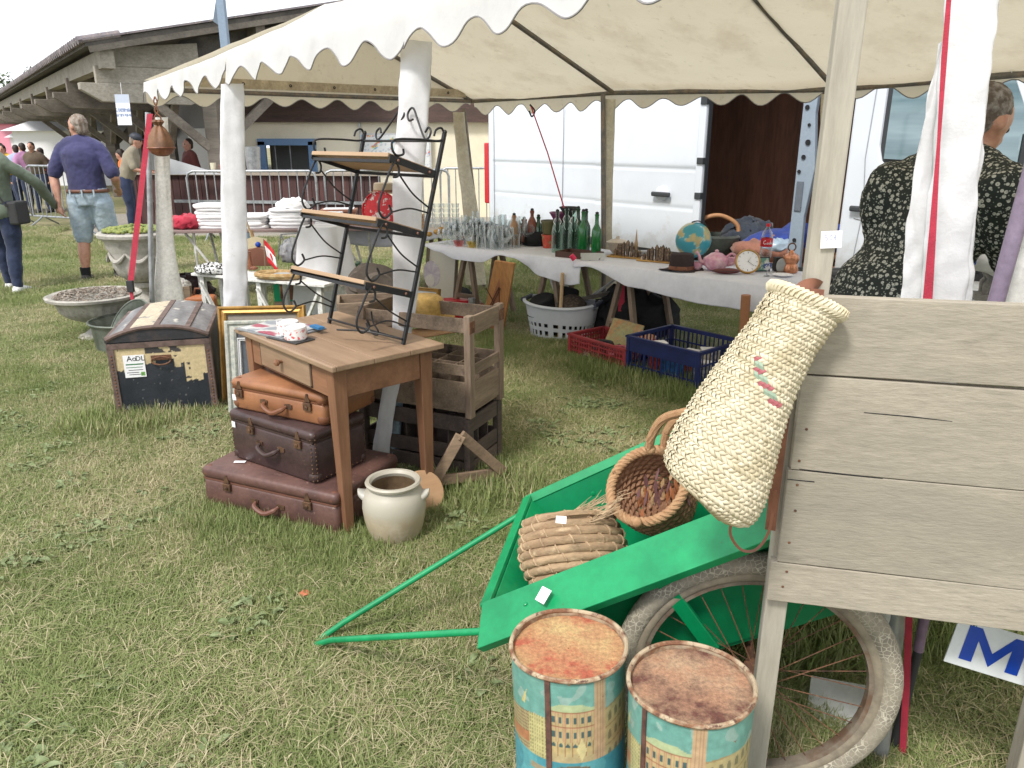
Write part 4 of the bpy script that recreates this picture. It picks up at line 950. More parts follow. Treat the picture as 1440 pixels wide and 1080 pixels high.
def drum(label,c,lean,seed,lidm):
    t=thing('tin_drum',label,'tin drum',c,0,'painted tin drums in front of the green handcart',rot=lean)
    h=.555; r=.118
    mb=MB(); N=400; Mz=220
    rings=[[V(math.sin(2*math.pi*k/N)*r,-math.cos(2*math.pi*k/N)*r,h*j/Mz) for k in range(N)] for j in range(Mz+1)]
    for rg_ in rings:
        for q in rg_:
            dn=noise.noise(q*9+V(seed,0,0))*.0022; q.x*=1+dn/r; q.y*=1+dn/r
    mb.rings(rings,cap=False); obj('printed_wall',mb,K['drumprint'],t,smooth='all',col=drumcol(seed))
    rm=MB(); rm.tube([V(math.cos(a)*(r+.001),math.sin(a)*(r+.001),h+.002*math.sin(3*a+seed)) for a in [2*math.pi*k/64 for k in range(64)]],.0048,8,closed=True); obj('rim',rm,M('rusty_cream_rim%d'%seed,(.42,.33,.22),.7,c2=(.22,.10,.05),sc=22,th=(.45,.6),c3=(.1,.045,.03),sc3=60,bump=.5),t,smooth=True)
    obj('inner_lip',MB().lathe([(r-.0015,h-.014),(r-.0015,h)],48),M('lip_cream%d'%seed,(.40,.32,.22),.7,c2=(.22,.11,.06),sc=25,bump=.4),t,smooth=True)
    lid=MB()
    lid.rings([[V(math.cos(2*math.pi*k/48)*r*q,math.sin(2*math.pi*k/48)*r*q,h-.012+.0025*noise.noise(V(math.cos(2*math.pi*k/48)*q*3,math.sin(2*math.pi*k/48)*q*3,seed))) for k in range(48)] for q in [.98,.93,.85,.7,.5,.3,.1,.01]],cap=False); obj('lid',lid,lidm,t,smooth=True)
    for a in ((-.42,) if seed==1 else (-.98,)):
        sm=MB(); x,y=math.sin(a)*(r+.0015),-math.cos(a)*(r+.0015); sm.beam((x,y,0.01),(x,y,h-.004),.011,.004,up=(math.sin(a),-math.cos(a),0)); obj('seam_strip',sm,M('rust_seam%d'%seed,(.13,.06,.045),.7,c2=(.07,.035,.03),sc=30,bump=.3),t)
    return t
drum('painted tin drum with an orange and yellow rusted lid, left of the pair',(0.177, 1.69, 0) if False else (.136,1.352,-.0),(R(0),R(-2.0),0),1,rustlid('rust_lid_orange',(.42,.23,.11),(.50,.38,.17),(.38,.10,.055)))
drum('painted tin drum with a dark brown rusted lid, beside the grey panel leg',(.356,1.235,.0),(R(0),R(-1.2),0),2,rustlid('rust_lid_brown',(.36,.2,.12),(.42,.29,.18),(.13,.05,.035)))

# ================================================================= SIGN WITH M, UMBRELLA, BASE PLATES
sg0=V(*(0.965, 1.42, 0.571))
sg=thing('hanging_sign','white sign board with a large blue letter M hanging on pale blue string','sign',tuple(sg0),rot=(R(-12),R(13),math.atan2(pd.y,pd.x)))
obj('sign_board',MB().box(-.003,.30,0,.004,-.105,.0),M('sign_white',(.68,.71,.72),.35,c2=(.6,.63,.64),sc=8,c3=(.2,.18,.15),sc3=60,th3=(.74,.78),var=.05,bump=.05),sg,bevel=.001)
K['signblue']=simple('sign_blue',(.0,.045,.36),.4,var=.05)
def letterM(x0,z0,w,h,st,y): 
    mb=MB(); P=lambda a:mb.prism(a,(x0,y,z0),(1,0,0),(0,0,1),.0012)
    P([(0,0),(st,0),(st,h),(0,h)]); P([(w-st,0),(w,0),(w,h),(w-st,h)]); P([(st,h),(st,h-.028),(w/2,0),(w/2,.03)]); P([(w-st,h),(w-st,h-.028),(w/2,0),(w/2,.03)])
    return mb
obj('letter',letterM(.022,-.088,.122,.078,.026,-.0005),K['signblue'],sg)
obj('letter',MB().box(.168,.19,-.0014,-.0002,-.085,-.013),K['signblue'],sg)
obj('hole',MB().lathe([(.004,0),(.004,.001)],12,(.031,-.0004,-.010),ax=(0,-1,0),cap=True),K['black'],sg)
for q in (.0,.004): obj('string',MB().tube(bez([V(.031,-.002,-.010),V(.033+q,-.003,.004),V(.034-q,0,.015),V(.035,.01,.03+q)],5),.0011,5),simple('pale_blue_string',(.3,.5,.6)),sg)
um=thing('rolled_umbrella','furled umbrella with a mauve top and black lower half by the grass','umbrella',(1.003, 1.64, -0.043))
U=lambda q:V(*q)-V(*(1.003, 1.64, -0.043))
obj('upper_sleeve',MB().tube([U((1.035, 1.66, 0.307)),U((1.041, 1.67, 0.436)),U((1.039, 1.67, 0.477))],.0125,12),M('mauve_plastic',(.22,.15,.22),.45,bump=.1),um,smooth=True)
obj('folded_canopy',MB().tube([U((1.002, 1.64, -0.043)),U((1.012, 1.645, 0.064)),U((1.035, 1.66, 0.307))],[.010,.012,.011],12),K['rubber'],um,smooth=True)
pl_=thing('white_sheet_scrap','square white board lying on the grass behind the cart wheel','board',(0.897, 1.748, 0.02),.3)
obj('board_sheet',MB().box(-.075,.075,-.11,.11,0,.012),simple('offwhite_board',(.55,.56,.54)),pl_,bevel=.002)
pl_.rotation_euler=(R(24),R(-8),R(-28))
lp_=thing('grey_foot_plate','grey steel foot plate lying on the grass at the nearest tent leg','foot plate',(0.811, 1.596, 0.0),.05)
obj('plate',MB().box(-.18,.16,-.05,.05,0,.014),K['steel'],lp_,bevel=.003)
t=thing('steel_post_stub','short grey galvanised stand leg behind the cart tyre','stand',(1.011, 1.69, 0))
q0=V(*(1.011, 1.69, 0))
obj('angle_leg',MB().beam(V(*(0.982, 1.72, 0.068))-q0,V(*(0.975, 1.74, 0.422))-q0,.03,.012),K['steel'],t); obj('angle_leg',MB().beam(V(*(1.023, 1.75, 0.042))-q0,V(*(1.026, 1.78, 0.396))-q0,.012,.03),K['bluesteel'],t)
# ================================================================= WOODEN TABLE
e1=V(-.676,.737,0).normalized(); e2=V(.737,.676,0)
tN=V(-.698,2.768,0)
wt=thing('wooden_table','worn brown wooden table with a small drawer and tapered legs','table',(-.70,2.76,0),math.atan2(e1.y,e1.x))
# local x along e1 (long), y = rotate +90 -> towards (-e2). use y negative for depth
K['ttop']=wood('table_top_wood',(.335,.225,.145),(.25,.16,.10),'x',g=8,c3=(.2,.115,.065),th3=(.62,.75),rnd=.03,var=.16,bump=.15,rough=.5)
K['tleg']=wood('table_leg_wood',(.27,.13,.07),(.18,.085,.045),'z',g=9,c3=(.36,.24,.15),th3=(.62,.75),rnd=.12,var=.2,bump=.2,rough=.5)
K['tap']=wood('table_apron_wood',(.27,.13,.07),(.19,.09,.048),'x',g=9,rnd=.08,var=.2,bump=.2,rough=.5)
for i in range(3):
    y0=-.02+ -(.505)*i/3; y1=-.02-(.505)*(i+1)/3+.0008
    mb=MB(); mb.box(-.05,.80,y1+.02 if i==3 else y1,y0,.722,.745); obj('top_board',mb,K['ttop'],wt,bevel=.004)
obj('top_board',MB().box(-.052,.802,-.0195,.0,.7215,.7455),K['ttop'],wt,bevel=.005)
X0,X1,Y0,Y1=.0,.75,-.46,-.045
for x,y in ((X0+.02,Y1-.01),(X1-.02,Y1-.01),(X0+.02,Y0+.0),(X1-.02,Y0+.0)):
    sx=-.01 if x<.3 else .01; mb=MB(); mb.beam((x+sx,y,0),(x,y,.722),.036,.036,up=(0,1,0),w2=.06,h2=.06); obj('leg',mb,K['tleg'],wt,bevel=.003)
obj('apron',MB().box(X0+.05,X1-.05,Y1-.006,Y1+.014,.60,.722),K['tap'],wt,bevel=.002); obj('apron',MB().box(X0+.05,X1-.05,Y0-.01,Y0+.01,.60,.722),K['tap'],wt)
obj('apron',MB().box(X0-.004,X0+.018,Y0+.03,Y1-.035,.60,.722),K['tap'],wt,bevel=.002); obj('apron',MB().box(X1-.01,X1+.01,Y0+.03,Y1-.035,.60,.722),K['tap'],wt)
dw=obj('drawer',MB().box(.17,.60,Y1+.010,Y1+.024,.612,.715),K['ttop'],wt,bevel=.003)
obj('drawer_knob',MB().lathe([(.006,0),(.007,.012),(.015,.02),(.014,.03),(.001,.034)],16,(.40,Y1+.024,.668),ax=(0,1,0)),K['tleg'],dw,smooth=True)
obj('drawer_gap',MB().box(.165,.605,Y1+.0145,Y1+.0155,.606,.72),K['black'],wt); obj('keyhole_lip',MB().box(.60,.612,Y1+.0141,Y1+.02,.606,.72),simple('dark_slot_wood',(.05,.03,.02)),wt)

# ================================================================= SUITCASES
def suitcase(name,label,fl,fr,D,H,skinm,trim,z=0,lid=.30,handle='side',latches=(.2,.8),studs=False,dz=0,labelspot=None,tiltx=0):
    a=Vector(fl[:2]+(0,)) if isinstance(fl,tuple) else fl; b=Vector(fr[:2]+(0,)); d=(b-a); Wd=d.length; rz=math.atan2(d.y,d.x)
    t=thing(name,label,'suitcase',(a.x,a.y,z),rz,rot=(tiltx,0,rz))
    seam=H*(1-lid); rr=.022
    def rbox(x0,x1,y0,y1,z0,z1,bulge=.006):
        mb=MB(); N=6; rings=[]
        # rounded vertical corners, gentle bulge
        pts=[]
        for cx,cy,a0 in ((x1-rr,y0+rr,-90),(x1-rr,y1-rr,0),(x0+rr,y1-rr,90),(x0+rr,y0+rr,180)):
            for k in range(N+1): an=R(a0+90*k/N); pts.append((cx+rr*math.cos(an),cy+rr*math.sin(an)))
        for zz_,ins in ((z0,.010),(z0+.006,.003),(z0+.012,0),((z0+z1)/2,-.002),(z1-.012,0),(z1-.006,.003),(z1,.010)):
            cx_,cy_=(x0+x1)/2,(y0+y1)/2
            rings.append([V(cx_+(px-cx_)*(1-ins/((x1-x0)/2)),cy_+(py-cy_)*(1-ins/((y1-y0)/2)),zz_) for px,py in pts])
        mb.rings(rings); return mb
    obj('base',rbox(0,Wd,0,D,0,seam-.002),skinm,t,smooth=True,ang=50); obj('lid',rbox(-.003,Wd+.003,-.003,D+.003,seam+.002,H),skinm,t,smooth=True,ang=50)
    obj('seam_edge',MB().box(.004,Wd-.004,.002,D-.002,seam-.004,seam+.004),trim,t)
    for x in (0,Wd):
        for y in (0,D):
            for z_ in ((0.0,.05),(H-.05,H)):
                sx=1 if x==0 else -1; sy=1 if y==0 else -1
                m=MB(); m.ell((x+sx*.024,y+sy*.024,(z_[0]+.026) if z_[0]<.01 else H-.026),(.030,.030,.0295),14,8); obj('corner_cap',m,trim,t,smooth=True)
    mt=K['brass']
    for u in latches:
        x=u*Wd; l=obj('latch',MB().box(x-.02,x+.02,-.012,-.001,seam-.036,seam-.002),mt,t,bevel=.002)
        obj('hasp',MB().prism([(-.014,0),(.014,0),(.009,.018),(.004,.034),(-.004,.034),(-.009,.018)],(x,-.007,seam+.002),(1,0,0),(0,0,1),-.004),mt,l); obj('latch_button',MB().lathe([(.008,0),(.008,.004),(.001,.006)],12,(x,-.012,seam-.02),ax=(0,-1,0)),mt,l,smooth=True)
    hx=Wd*.5; hz=seam*.62; hl=.06
    if handle=='up': hz=seam-.05
    h=obj('handle',MB().tube(bez([V(hx-hl,-.008,hz),V(hx-hl*.8,-.030,hz-.012),V(hx,-.034,hz-.030),V(hx+hl*.8,-.030,hz-.012),V(hx+hl,-.008,hz)],6),[.006,.007,.008,.009,.0095]+[.0105]*15+[.009,.008,.007,.006,.006],8),trim,t,smooth=True)
    for s in (-1,1): obj('handle_mount',MB().prism([(-.02,-.008),(.0,-.012),(.02,-.008),(.02,.008),(.0,.012),(-.02,.008)],(hx+s*(hl+.008),-.001,hz),(1,0,0),(0,0,1),.005),mt,h)
    if studs:
        sm=MB()
        for q in range(int(H/.018)):
            for x,y,ax in ((.012,-.001,(0,-1,0)),(Wd-.012,-.001,(0,-1,0)),(Wd+.001,.012,(1,0,0)),(Wd+.001,D-.012,(1,0,0))): sm.lathe([(.004,0),(.003,.002),(.0003,.003)],8,(x,y,.012+q*.018),ax=ax)
        for q in range(int(D/.025)): sm.lathe([(.004,0),(.003,.002),(.0003,.003)],8,(Wd+.001,.01+q*.025,.014),ax=(1,0,0))
        obj('stud',sm,mt,t,smooth=True,kind='stuff')
    if labelspot:
        x,z_,w=labelspot; tag(obj('price_label',MB().box(x,x+w,-.0045,-.003,z_,z_+w*1.15),K['paper'],t),'small white price label','',) if False else obj('price_label',MB().box(x,x+w,-.0055,-.0035,z_,z_+w*1.15),K['paper'],t)
    return t,Wd
K['brass']=M('rusty_brass',(.17,.095,.055),.55,c2=(.08,.045,.03),sc=30,metal=.5,bump=.3)
K['case1']=M('maroon_fibre',(.125,.062,.05),.5,c2=(.085,.042,.036),sc=6,c3=(.27,.17,.13),sc3=24,th3=(.60,.72),var=.22,bump=.3,bsc=60)
K['case2']=M('dark_brown_leather',(.062,.035,.033),.42,c2=(.04,.022,.022),sc=6,c3=(.22,.15,.13),sc3=18,th3=(.63,.74),var=.25,bump=.35,bsc=50)
K['case3']=M('orange_tan_leather',(.31,.135,.06),.5,c2=(.24,.10,.045),sc=5,c3=(.16,.075,.04),sc3=20,th3=(.60,.72),var=.18,bump=.2,bsc=60)
K['trim1']=simple('worn_red_brown_trim',(.15,.065,.045),.5,c2=(.26,.14,.1),sc=30,th=(.6,.7)); K['trim2']=simple('black_brown_trim',(.05,.028,.025),.5); K['trim3']=simple('chestnut_trim',(.17,.065,.03),.5)
suitcase('suitcase','large maroon suitcase lying lowest in the stack under the table',(-1.345,3.06),(-.70,2.775),.46,.20,K['case1'],K['trim1'],lid=.26)
suitcase('suitcase','dark brown leather suitcase with studded corners in the middle of the stack',(-1.235,3.155),(-.80,2.865),.30,.225,K['case2'],K['trim2'],z=.203,lid=.2,latches=(.28,.84),studs=True,labelspot=(.02,.15,.022))
suitcase('suitcase','orange tan leather suitcase on top of the stack under the table',(-1.215,3.165),(-.76,2.93),.34,.135,K['case3'],K['trim3'],z=.431,lid=.3,latches=(.1,.84),labelspot=(.006,.04,.022))
mb=MB(); mb.box(-1.215,-1.165,3.09,3.11,.2035,.2045); tag(obj('price_slip',mb,K['paper']),'white paper slip lying on the lid of the lowest maroon suitcase','price tag')

# ================================================================= BLACK SHELF RACK ON THE TABLE
rkw=.545
rz_=math.atan2(-.70,.715)
rack=thing('shelf_rack','black wrought iron rack with three wooden shelves standing on the wooden table','shelf rack',(-.835,3.431,.747),rot=(R(-17),0,rz_))
# local x along width, +y back, z up (leaning back)
def rt_(pts,r=.0045,name='scroll',par=None): return obj(name,MB().tube(bez(pts,7),r,7),K['iron'],par or rack,smooth=True)
def scr(cx,z,r,a0,a1,n=10,grow=0): return [V(cx,0,0)+V(0,(r*(1+grow*k/n))*math.cos(a0+(a1-a0)*k/n),z+(r*(1+grow*k/n))*math.sin(a0+(a1-a0)*k/n)) for k in range(n+1)]
for x in (0,rkw): obj('upright',MB().beam((x,0,0),(x,0,.86),.014,.014,up=(0,1,0)),K['iron'],rack,bevel=.001); obj('finial',MB().ell((x,0,.865),.01,10,6),K['iron'],rack,smooth=True)
K['shelfw']=wood('shelf_oak',(.43,.29,.18),(.34,.22,.13),'x',g=9,c3=(.25,.15,.09),th3=(.66,.76),var=.1,bump=.1,rnd=.05,rough=.55)
dep=.24
for z in (.205,.45,.695):
    d=dep*(1.0 if z>.6 else 1.0)
    for x in (0,rkw): obj('side_bar',MB().beam((x,.0,z),(x,-d,z),.006,.026,up=(0,0,1)),K['iron'],rack)
    obj('cross_bar',MB().beam((0,-.005,z-.008),(rkw,-.005,z-.008),.006,.012),K['iron'],rack); obj('cross_bar',MB().beam((0,-d+.01,z-.012),(rkw,-d+.01,z-.012),.01,.012),K['iron'],rack)
    for i in range(2): obj('shelf_board',MB().box(.006,rkw-.006,-d-.005+i*(d-.01)/2,-d-.005+(i+1)*(d-.01)/2-.001,z+.002,z+.018),K['shelfw'],rack,bevel=.002)
    for x,s in ((0,-1),(rkw,1)):
        for y in (-.04,-d+.04): obj('screw',MB().ell((x+s*.005,y,z),(.003,.006,.006),8,5),simple('copper_screw',(.2,.09,.06)),rack,smooth=True)
    # side scroll brackets above each shelf
for x in (0,rkw):
    for z,h in ((.225,.225),(.47,.215),(.02,.18)):
        yb=-dep+.01
        rt_([V(x,yb+.03,z+.055),V(x,yb+.045,z+.03),V(x,yb+.02,z+.002),V(x,yb-.01,z+.02),V(x,yb-.018,z+.06),V(x,yb-.006,z+h*.6),V(x,yb+.005,z+h*.85),V(x,yb+.02,z+h),V(x,yb+.042,z+h-.015),V(x,yb+.045,z+h-.045),V(x,yb+.025,z+h-.055)])
        rt_([V(x,yb+.045,z+h-.035),V(x,-.1,z+h*.58),V(x,-.005,z+h*.42)],.0035); rt_([V(x,yb+.045,z+.03),V(x,-.1,z+.065),V(x,-.005,z+h*.42-.02)],.0035)
    # top rail with curl
    rt_([V(x,-dep+.055,.745),V(x,-dep+.06,.725),V(x,-dep+.03,.713),V(x,-dep+.005,.73),V(x,-dep+.01,.765),V(x,-.12,.80),V(x,-.02,.825),V(x,0.0,.85),V(x,-.02,.875),V(x,-.045,.86),V(x,-.05,.835)])
rt_([V(0,-.0,.83),V(rkw,0,.83)],.005,'top_rail')
for s in (-1,1):
    c=rkw/2
    rt_([V(c+s*.15,0,.865),V(c+s*.165,0,.885),V(c+s*.185,0,.87),V(c+s*.18,0,.845),V(c+s*.155,0,.84),V(c+s*.10,0,.90),V(c+s*.05,0,.96),V(c+s*.025,0,.965),V(c+s*.012,0,.94),V(c+s*.03,0,.915),V(c+s*.055,0,.92)],name='crest_scroll')
rt_([V(0,-.01,.02),V(rkw,-.01,.02)],.005,'base_rail'); 
rt_([V(.3,-.16,.0),V(.42,-.1,.02),V(rkw,-.0,.02)],.004,'base_scroll'); rt_([V(.36,-.05,.1),V(.40,-.06,.06),V(.43,-.05,.03),V(.40,-.03,.01),V(.36,-.04,.02),V(.34,-.05,.05)],.004,'base_scroll')

# cups and magazine on the table
t=thing('magazines','pile of flat magazines lying on the back left corner of the wooden table','magazines',tuple(tN+e1*.62+e2*.13+V(0,0,.7465)),math.atan2(e1.y,e1.x)+.2)
def magc(p): 
    n=noise.noise(V(p.x*14,p.y*14,2)); 
    return (.36,.07,.11) if n>.28 else (.28,.30,.33) if n<-.2 else (.55,.55,.53)
obj('magazine',MB().box(-.16,.16,-.12,.12,0,.006),simple('magazine_grey',(.25,.26,.27)),t)
obj('magazine',MB().sheet(lambda u,v:V(-.14+.28*u,-.11+.22*v,.0085),26,22),M('magazine_cover',(1,1,1),.3,col=True,var=.03,bump=0),t,col=magc,solid=.003)
for i,(s,lab) in enumerate(((.375,'floral enamel cup on the table, left one of the two'),(.275,'floral enamel cup on the table, right one next to the open table top'))):
    p=tN+e1*(.50-.105*i)+e2*(.105-.02*i)+V(0,0,.7535)
    def cupc(p):
        u=math.atan2(p.y,p.x)*.046; z=p.z
        if z>.046: return (.75,.74,.72)
        a=noise.noise(V(u*95+i,z*95,3)); b_=noise.noise(V(u*60,z*60,9))
        if a>.30: return (.65,.07,.08)
        if b_>.36: return (.6,.3,.3)
        return (.76,.74,.72)
    t=thing('floral_cup',lab,'cup',tuple(p),0,'two floral cups on the wooden table')
    obj('cup_wall',MB().lathe([(.043,0),(.046,.004)]+[(.0465,.008+.045*k/22) for k in range(23)]+[(.043,.056),(.043,.01),(.001,.008)],90,cap=False),M('enamel_print%d'%i,(1,1,1),.25,col=True,var=.02,bump=0),t,col=cupc,smooth=True)
    obj('cup_contents',MB().lathe([(.001,.05),(.0425,.05)],24),K['paper'],t)
tag(obj('dark_card',MB().beam(tN+e1*.53+e2*.06+V(0,0,.7495),tN+e1*.34+e2*.10+V(0,0,.7495),.10,.004),simple('card_dark',(.05,.05,.05))),'dark flat card under the two floral cups','card')
tag(obj('blue_scrap',MB().beam(tN+e1*.50+e2*.22+V(0,0,.77),tN+e1*.42+e2*.22+V(0,0,.772),.03,.01),simple('bright_blue',(.03,.17,.38))),'bright blue packet behind the two floral cups','packet')

# ================================================================= STONEWARE JAR AND LID
jr=thing('stoneware_jar','grey beige salt glazed stoneware jar with lug handles by the table leg','jar',(-.472,2.79,0))
K['stone']=M('salt_glaze',(.43,.37,.28),.28,c2=(.36,.31,.24),sc=5,c3=(.5,.45,.36),sc3=14,th3=(.5,.7),var=.07,bump=.08,bsc=60,spec=.5)
K['stonetop']=M('grey_glaze',(.42,.41,.37),.28,c2=(.48,.45,.38),sc=5,var=.07,bump=.06,spec=.5)
pr=[(.001,.002),(.088,0),(.094,.006),(.108,.045),(.121,.10),(.127,.15),(.124,.19),(.112,.218),(.098,.232),(.096,.24),(.108,.247),(.111,.256),(.106,.263),(.094,.262),(.086,.25),(.09,.235),(.105,.2),(.112,.15),(.1,.06),(.08,.02),(.001,.018)]
def stonehook(nt,vec,base):
    s=_n(nt,'ShaderNodeSeparateXYZ'); nt.links.new(vec,s.inputs[0]); a=_n(nt,'ShaderNodeMath',operation='MULTIPLY_ADD'); nt.links.new(nz(nt,vec,12,3),a.inputs[0]); a.inputs[1].default_value=.06; nt.links.new(s.outputs[2],a.inputs[2])
    return mixc(nt,ramp(nt,a.outputs[0],.14,.20),base,(.42,.39,.32))
K['stone']=M('salt_glaze_banded',(.43,.355,.245),.42,c2=(.36,.295,.205),sc=5,c3=(.5,.44,.34),sc3=14,th3=(.5,.7),var=.08,bump=.08,bsc=60,hook=stonehook)
obj('jar_body',MB().lathe(pr,56),K['stone'],jr,smooth=True); obj('inner_glaze',MB().lathe([(.0865,.238),(.1015,.2),(.1085,.15),(.0965,.06),(.0765,.024),(.001,.023)],40),M('inner_brown_glaze',(.22,.15,.09),.35,bump=.05),jr,smooth=True)
for s,zz2 in ((-1,.2),(1,.195)):
    ang=R(0); h=MB(); b0=V(s*.115,-.01,.185)
    h.rings([[V(s*(.108+.0*k),0,0)+V(s*.034*math.sin(math.pi*.5*t_)*1,0,0)+V(s*0,math.cos(a)*.042*(1-t_*.75),.19+.022*t_+math.sin(a)*.024*(1-t_*.45)) for a in [2*math.pi*k/16 for k in range(16)]] for t_ in (0,.3,.6,.85,1.0)]); obj('lug_handle',h,K['stonetop'],jr,smooth=True)
t=thing('round_board','round pale orange wooden board leaning behind the stoneware jar','board',(-.372,2.985,.0),rot=(R(68),0,R(28)))
obj('lid_disc',MB().lathe([(.001,-.008),(.096,-.008),(.1,-.004),(.1,.004),(.096,.008),(.001,.008)],48,(0,.098,0)),wood('lid_wood',(.48,.30,.17),(.40,.23,.12),'x',g=6,rnd=0,var=.1,bump=.1),t,smooth=True)

# ================================================================= BOTTLE CRATES
def crate(name,label,loc,rz,Lx,Ly,H,zb,zt,m,mz,posts=.04,nx=4,ny=3,slats=((0,.12),(.15,.21)),caps=False,legs=False):
    """x along the long side, y the short side; posts rise past the slatted box and carry a top rail"""
    t=thing(name,label,'crate',loc,rz)
    for x in (0,Lx):
        for y in (0,Ly): obj('corner_post',MB().box(x-posts/2,x+posts/2,y-posts*.35,y+posts*.35,0,H),mz,t,bevel=.003)
    for a,b in slats:
        obj('slat',MB().box(posts/2,Lx-posts/2,-.010,.002,zb+a,zb+b),m,t,bevel=.002); obj('slat',MB().box(posts/2,Lx-posts/2,Ly-.002,Ly+.010,zb+a,zb+b),m,t,bevel=.002)
        obj('slat',MB().box(-.006,.006,posts*.35,Ly-posts*.35,zb+a,zb+b),m,t,bevel=.002); obj('slat',MB().box(Lx-.006,Lx+.006,posts*.35,Ly-posts*.35,zb+a,zb+b),m,t,bevel=.002)
    if zt:
        for y in (-.006,Ly+.006): obj('top_rail',MB().box(0,Lx,y-.006,y+.006,zt,zt+.085),m,t,bevel=.002)
        for x in (0,Lx): obj('top_rail',MB().box(x-.006,x+.006,posts*.3,Ly-posts*.3,zt+.01,zt+.075),m,t,bevel=.002)
    for i in range(1,nx): obj('divider',MB().box(Lx*i/nx-.004,Lx*i/nx+.004,.003,Ly-.003,zb+.02,zb+slats[-1][1]-.02),m,t)
    for j in range(1,ny): obj('divider',MB().box(.012,Lx-.012,Ly*j/ny-.004,Ly*j/ny+.004,zb+.02,zb+slats[-1][1]-.022),m,t)
    obj('bottom_board',MB().box(0,Lx,0,Ly,zb-.012,zb),m,t)
    if caps:
        for x in (0,Lx):
            for y,s in ((-.016,-1),(Ly+.016,1)): obj('corner_iron',MB().box(x-.024,x+.026,y-.002,y+.002,zt+.012,zt+.066),K['rust'],t,bevel=.002)
    return t
# long side runs away-left; local origin at the near right corner, +x to the right back
cr0=V(-.175,3.27,0); crx=V(.38,.92,0).normalized()
# frame with x = short depth direction (right/back), y = to the left
ra=math.atan2(.315,.13)
crate('bottle_crate','grey weathered bottle crate with tall corner posts, on top of the other crate',(-.19,3.30,.335),math.atan2(.30,.14),.30,.56,.475,.03,.385,K['crate'],K['cratez'],.045,3,5,((0,.135),(.165,.215)),True)
crate('bottle_crate','dark old bottle crate standing on the grass beneath the grey crate',(-.20,3.31,.0),math.atan2(.30,.14),.30,.58,.33,.015,0,K['darkcrate'],K['darkcrate'],.045,3,5,((0,.09),(.1,.17),(.24,.315)),False)
# paper label on the top crate
t0=MB(); ca_=V(.14,.30,0).normalized(); cpn=V(ca_.y,-ca_.x,0)
tri=thing('wooden_triangle','small triangular wooden frame leaning against the dark crate','wooden frame',(-0.2, 3.281, 0))
q=V(*(-0.2, 3.281, 0)); a_=V(*(-0.226, 3.16, 0.305))-q; b_=V(*(-0.343, 3.14, 0.094))-q; c_=V(*(-0.04, 3.3, 0.064))-q
K['triw']=wood('triangle_wood',(.30,.21,.14),(.22,.15,.1),'x',g=9,rnd=.1)
for u,v in ((a_,b_),(a_,c_),(b_,c_)):
    d=(v-u).normalized(); obj('rail',MB().beam(u-d*.0,v+d*.0,.018,.048,up=(0,0,1)),K['triw'],tri,bevel=.003)

# straw hat and pale board in the top crate
K['strawhat']=M('yellow_straw',(.50,.32,.10),.8,c2=(.4,.25,.07),sc=30,bump=.8,bsc=160)
hp0=V(*(-0.434, 3.75, 0.768))
t=thing('straw_hat','yellow straw hat crown showing in the grey top crate','hat',tuple(hp0))
obj('crown',MB().lathe([(.10,-.06),(.098,.0),(.09,.03),(.07,.045),(.001,.048)],28),K['strawhat'],t,smooth=True); obj('brim',MB().lathe([(.10,-.06),(.15,-.062),(.15,-.066),(.098,-.064)],28),K['strawhat'],t,smooth=True)
t=thing('reed_mat','folded reed mat lying on the dividers of the grey crate','mat',(-0.411, 3.6, 0.66),.6)
for i in range(14): obj('reed',MB().tube([V(-.14,-.07+i*.011,0),V(.14,-.07+i*.011,.004)],.0055,6),K['rope'],t,smooth=True)
t=thing('wooden_box','brown wooden box behind the rack beside the straw hat','box',(-0.776, 4.1, 0.6),.2)
for y in (-.12,.12): obj('side_board',MB().box(-.16,.2,y-.008,y+.008,0,.13),K['crate'],t,bevel=.002)
for x in (-.16,.2): obj('end_board',MB().box(x-.008,x+.008,-.12,.12,0,.13),K['crate'],t,bevel=.002)
obj('base_board',MB().box(-.16,.2,-.12,.12,-.01,0),K['crate'],t)
t=thing('wooden_stool','low wooden stool carrying the brown box behind the table','stool',(-0.93, 4.78, 0),.2)
zb_=V(*(-0.776, 4.1, 0.6))
t.location=(zb_.x,zb_.y,0)
obj('seat',MB().box(-.2,.22,-.14,.14,zb_.z-.04,zb_.z-.012),K['crate'],t)
for x in (-.17,.19):
    for y in (-.11,.11): obj('leg',MB().box(x-.018,x+.018,y-.018,y+.018,0,zb_.z-.04),K['cratez'],t)

# ================================================================= DOME TOP TRUNK
tr0=V(-2.262,4.156,0); tr1=V(-1.745,4.30,0)
tdx=(tr1-tr0); TWd=tdx.length; trk=thing('domed_trunk','old black domed travel trunk with torn cream paper, on the grass','trunk',tuple(tr0),math.atan2(tdx.y,tdx.x))
TD=.70; TH=.475
def trunkcol(p):
    x=p.x/TWd; z=p.z
    n=noise.noise(V(p.x*16,z*16,1))*.5+noise.noise(V(p.x*45,z*45,2))*.3
    cream=(.56,.45,.26)
    edge=.34
    lim=.33
    if x<.12: lim=.30
    elif x<.24: lim=.265+.02
    elif x<.40: lim=.335
    elif x<.62: lim=.345
    elif x<.72: lim=.315
    elif x<.90: lim=.205
    else: lim=.25
    if z>lim+n*.045 and z<.44:
        if n>.30 or (abs(z-.405)<.018 and .35<x<.75 and n>.0): return (.05,.045,.045)
        return tuple(q*(1+.25*n) for q in cream)
    k=noise.noise(V(p.x*60,z*60,7)); k2=noise.noise(V(p.x*8,z*8,7))
    if k>.5 and z<.09: return (.22,.22,.21)
    if k>.62: return (.12,.12,.12)
    return (.018+.012*k2,.022+.012*k2,.030+.014*k2)
K['trunkf']=M('trunk_paper',(1,1,1),.55,col=True,var=.25,vsc=50,bump=.4,bsc=70)
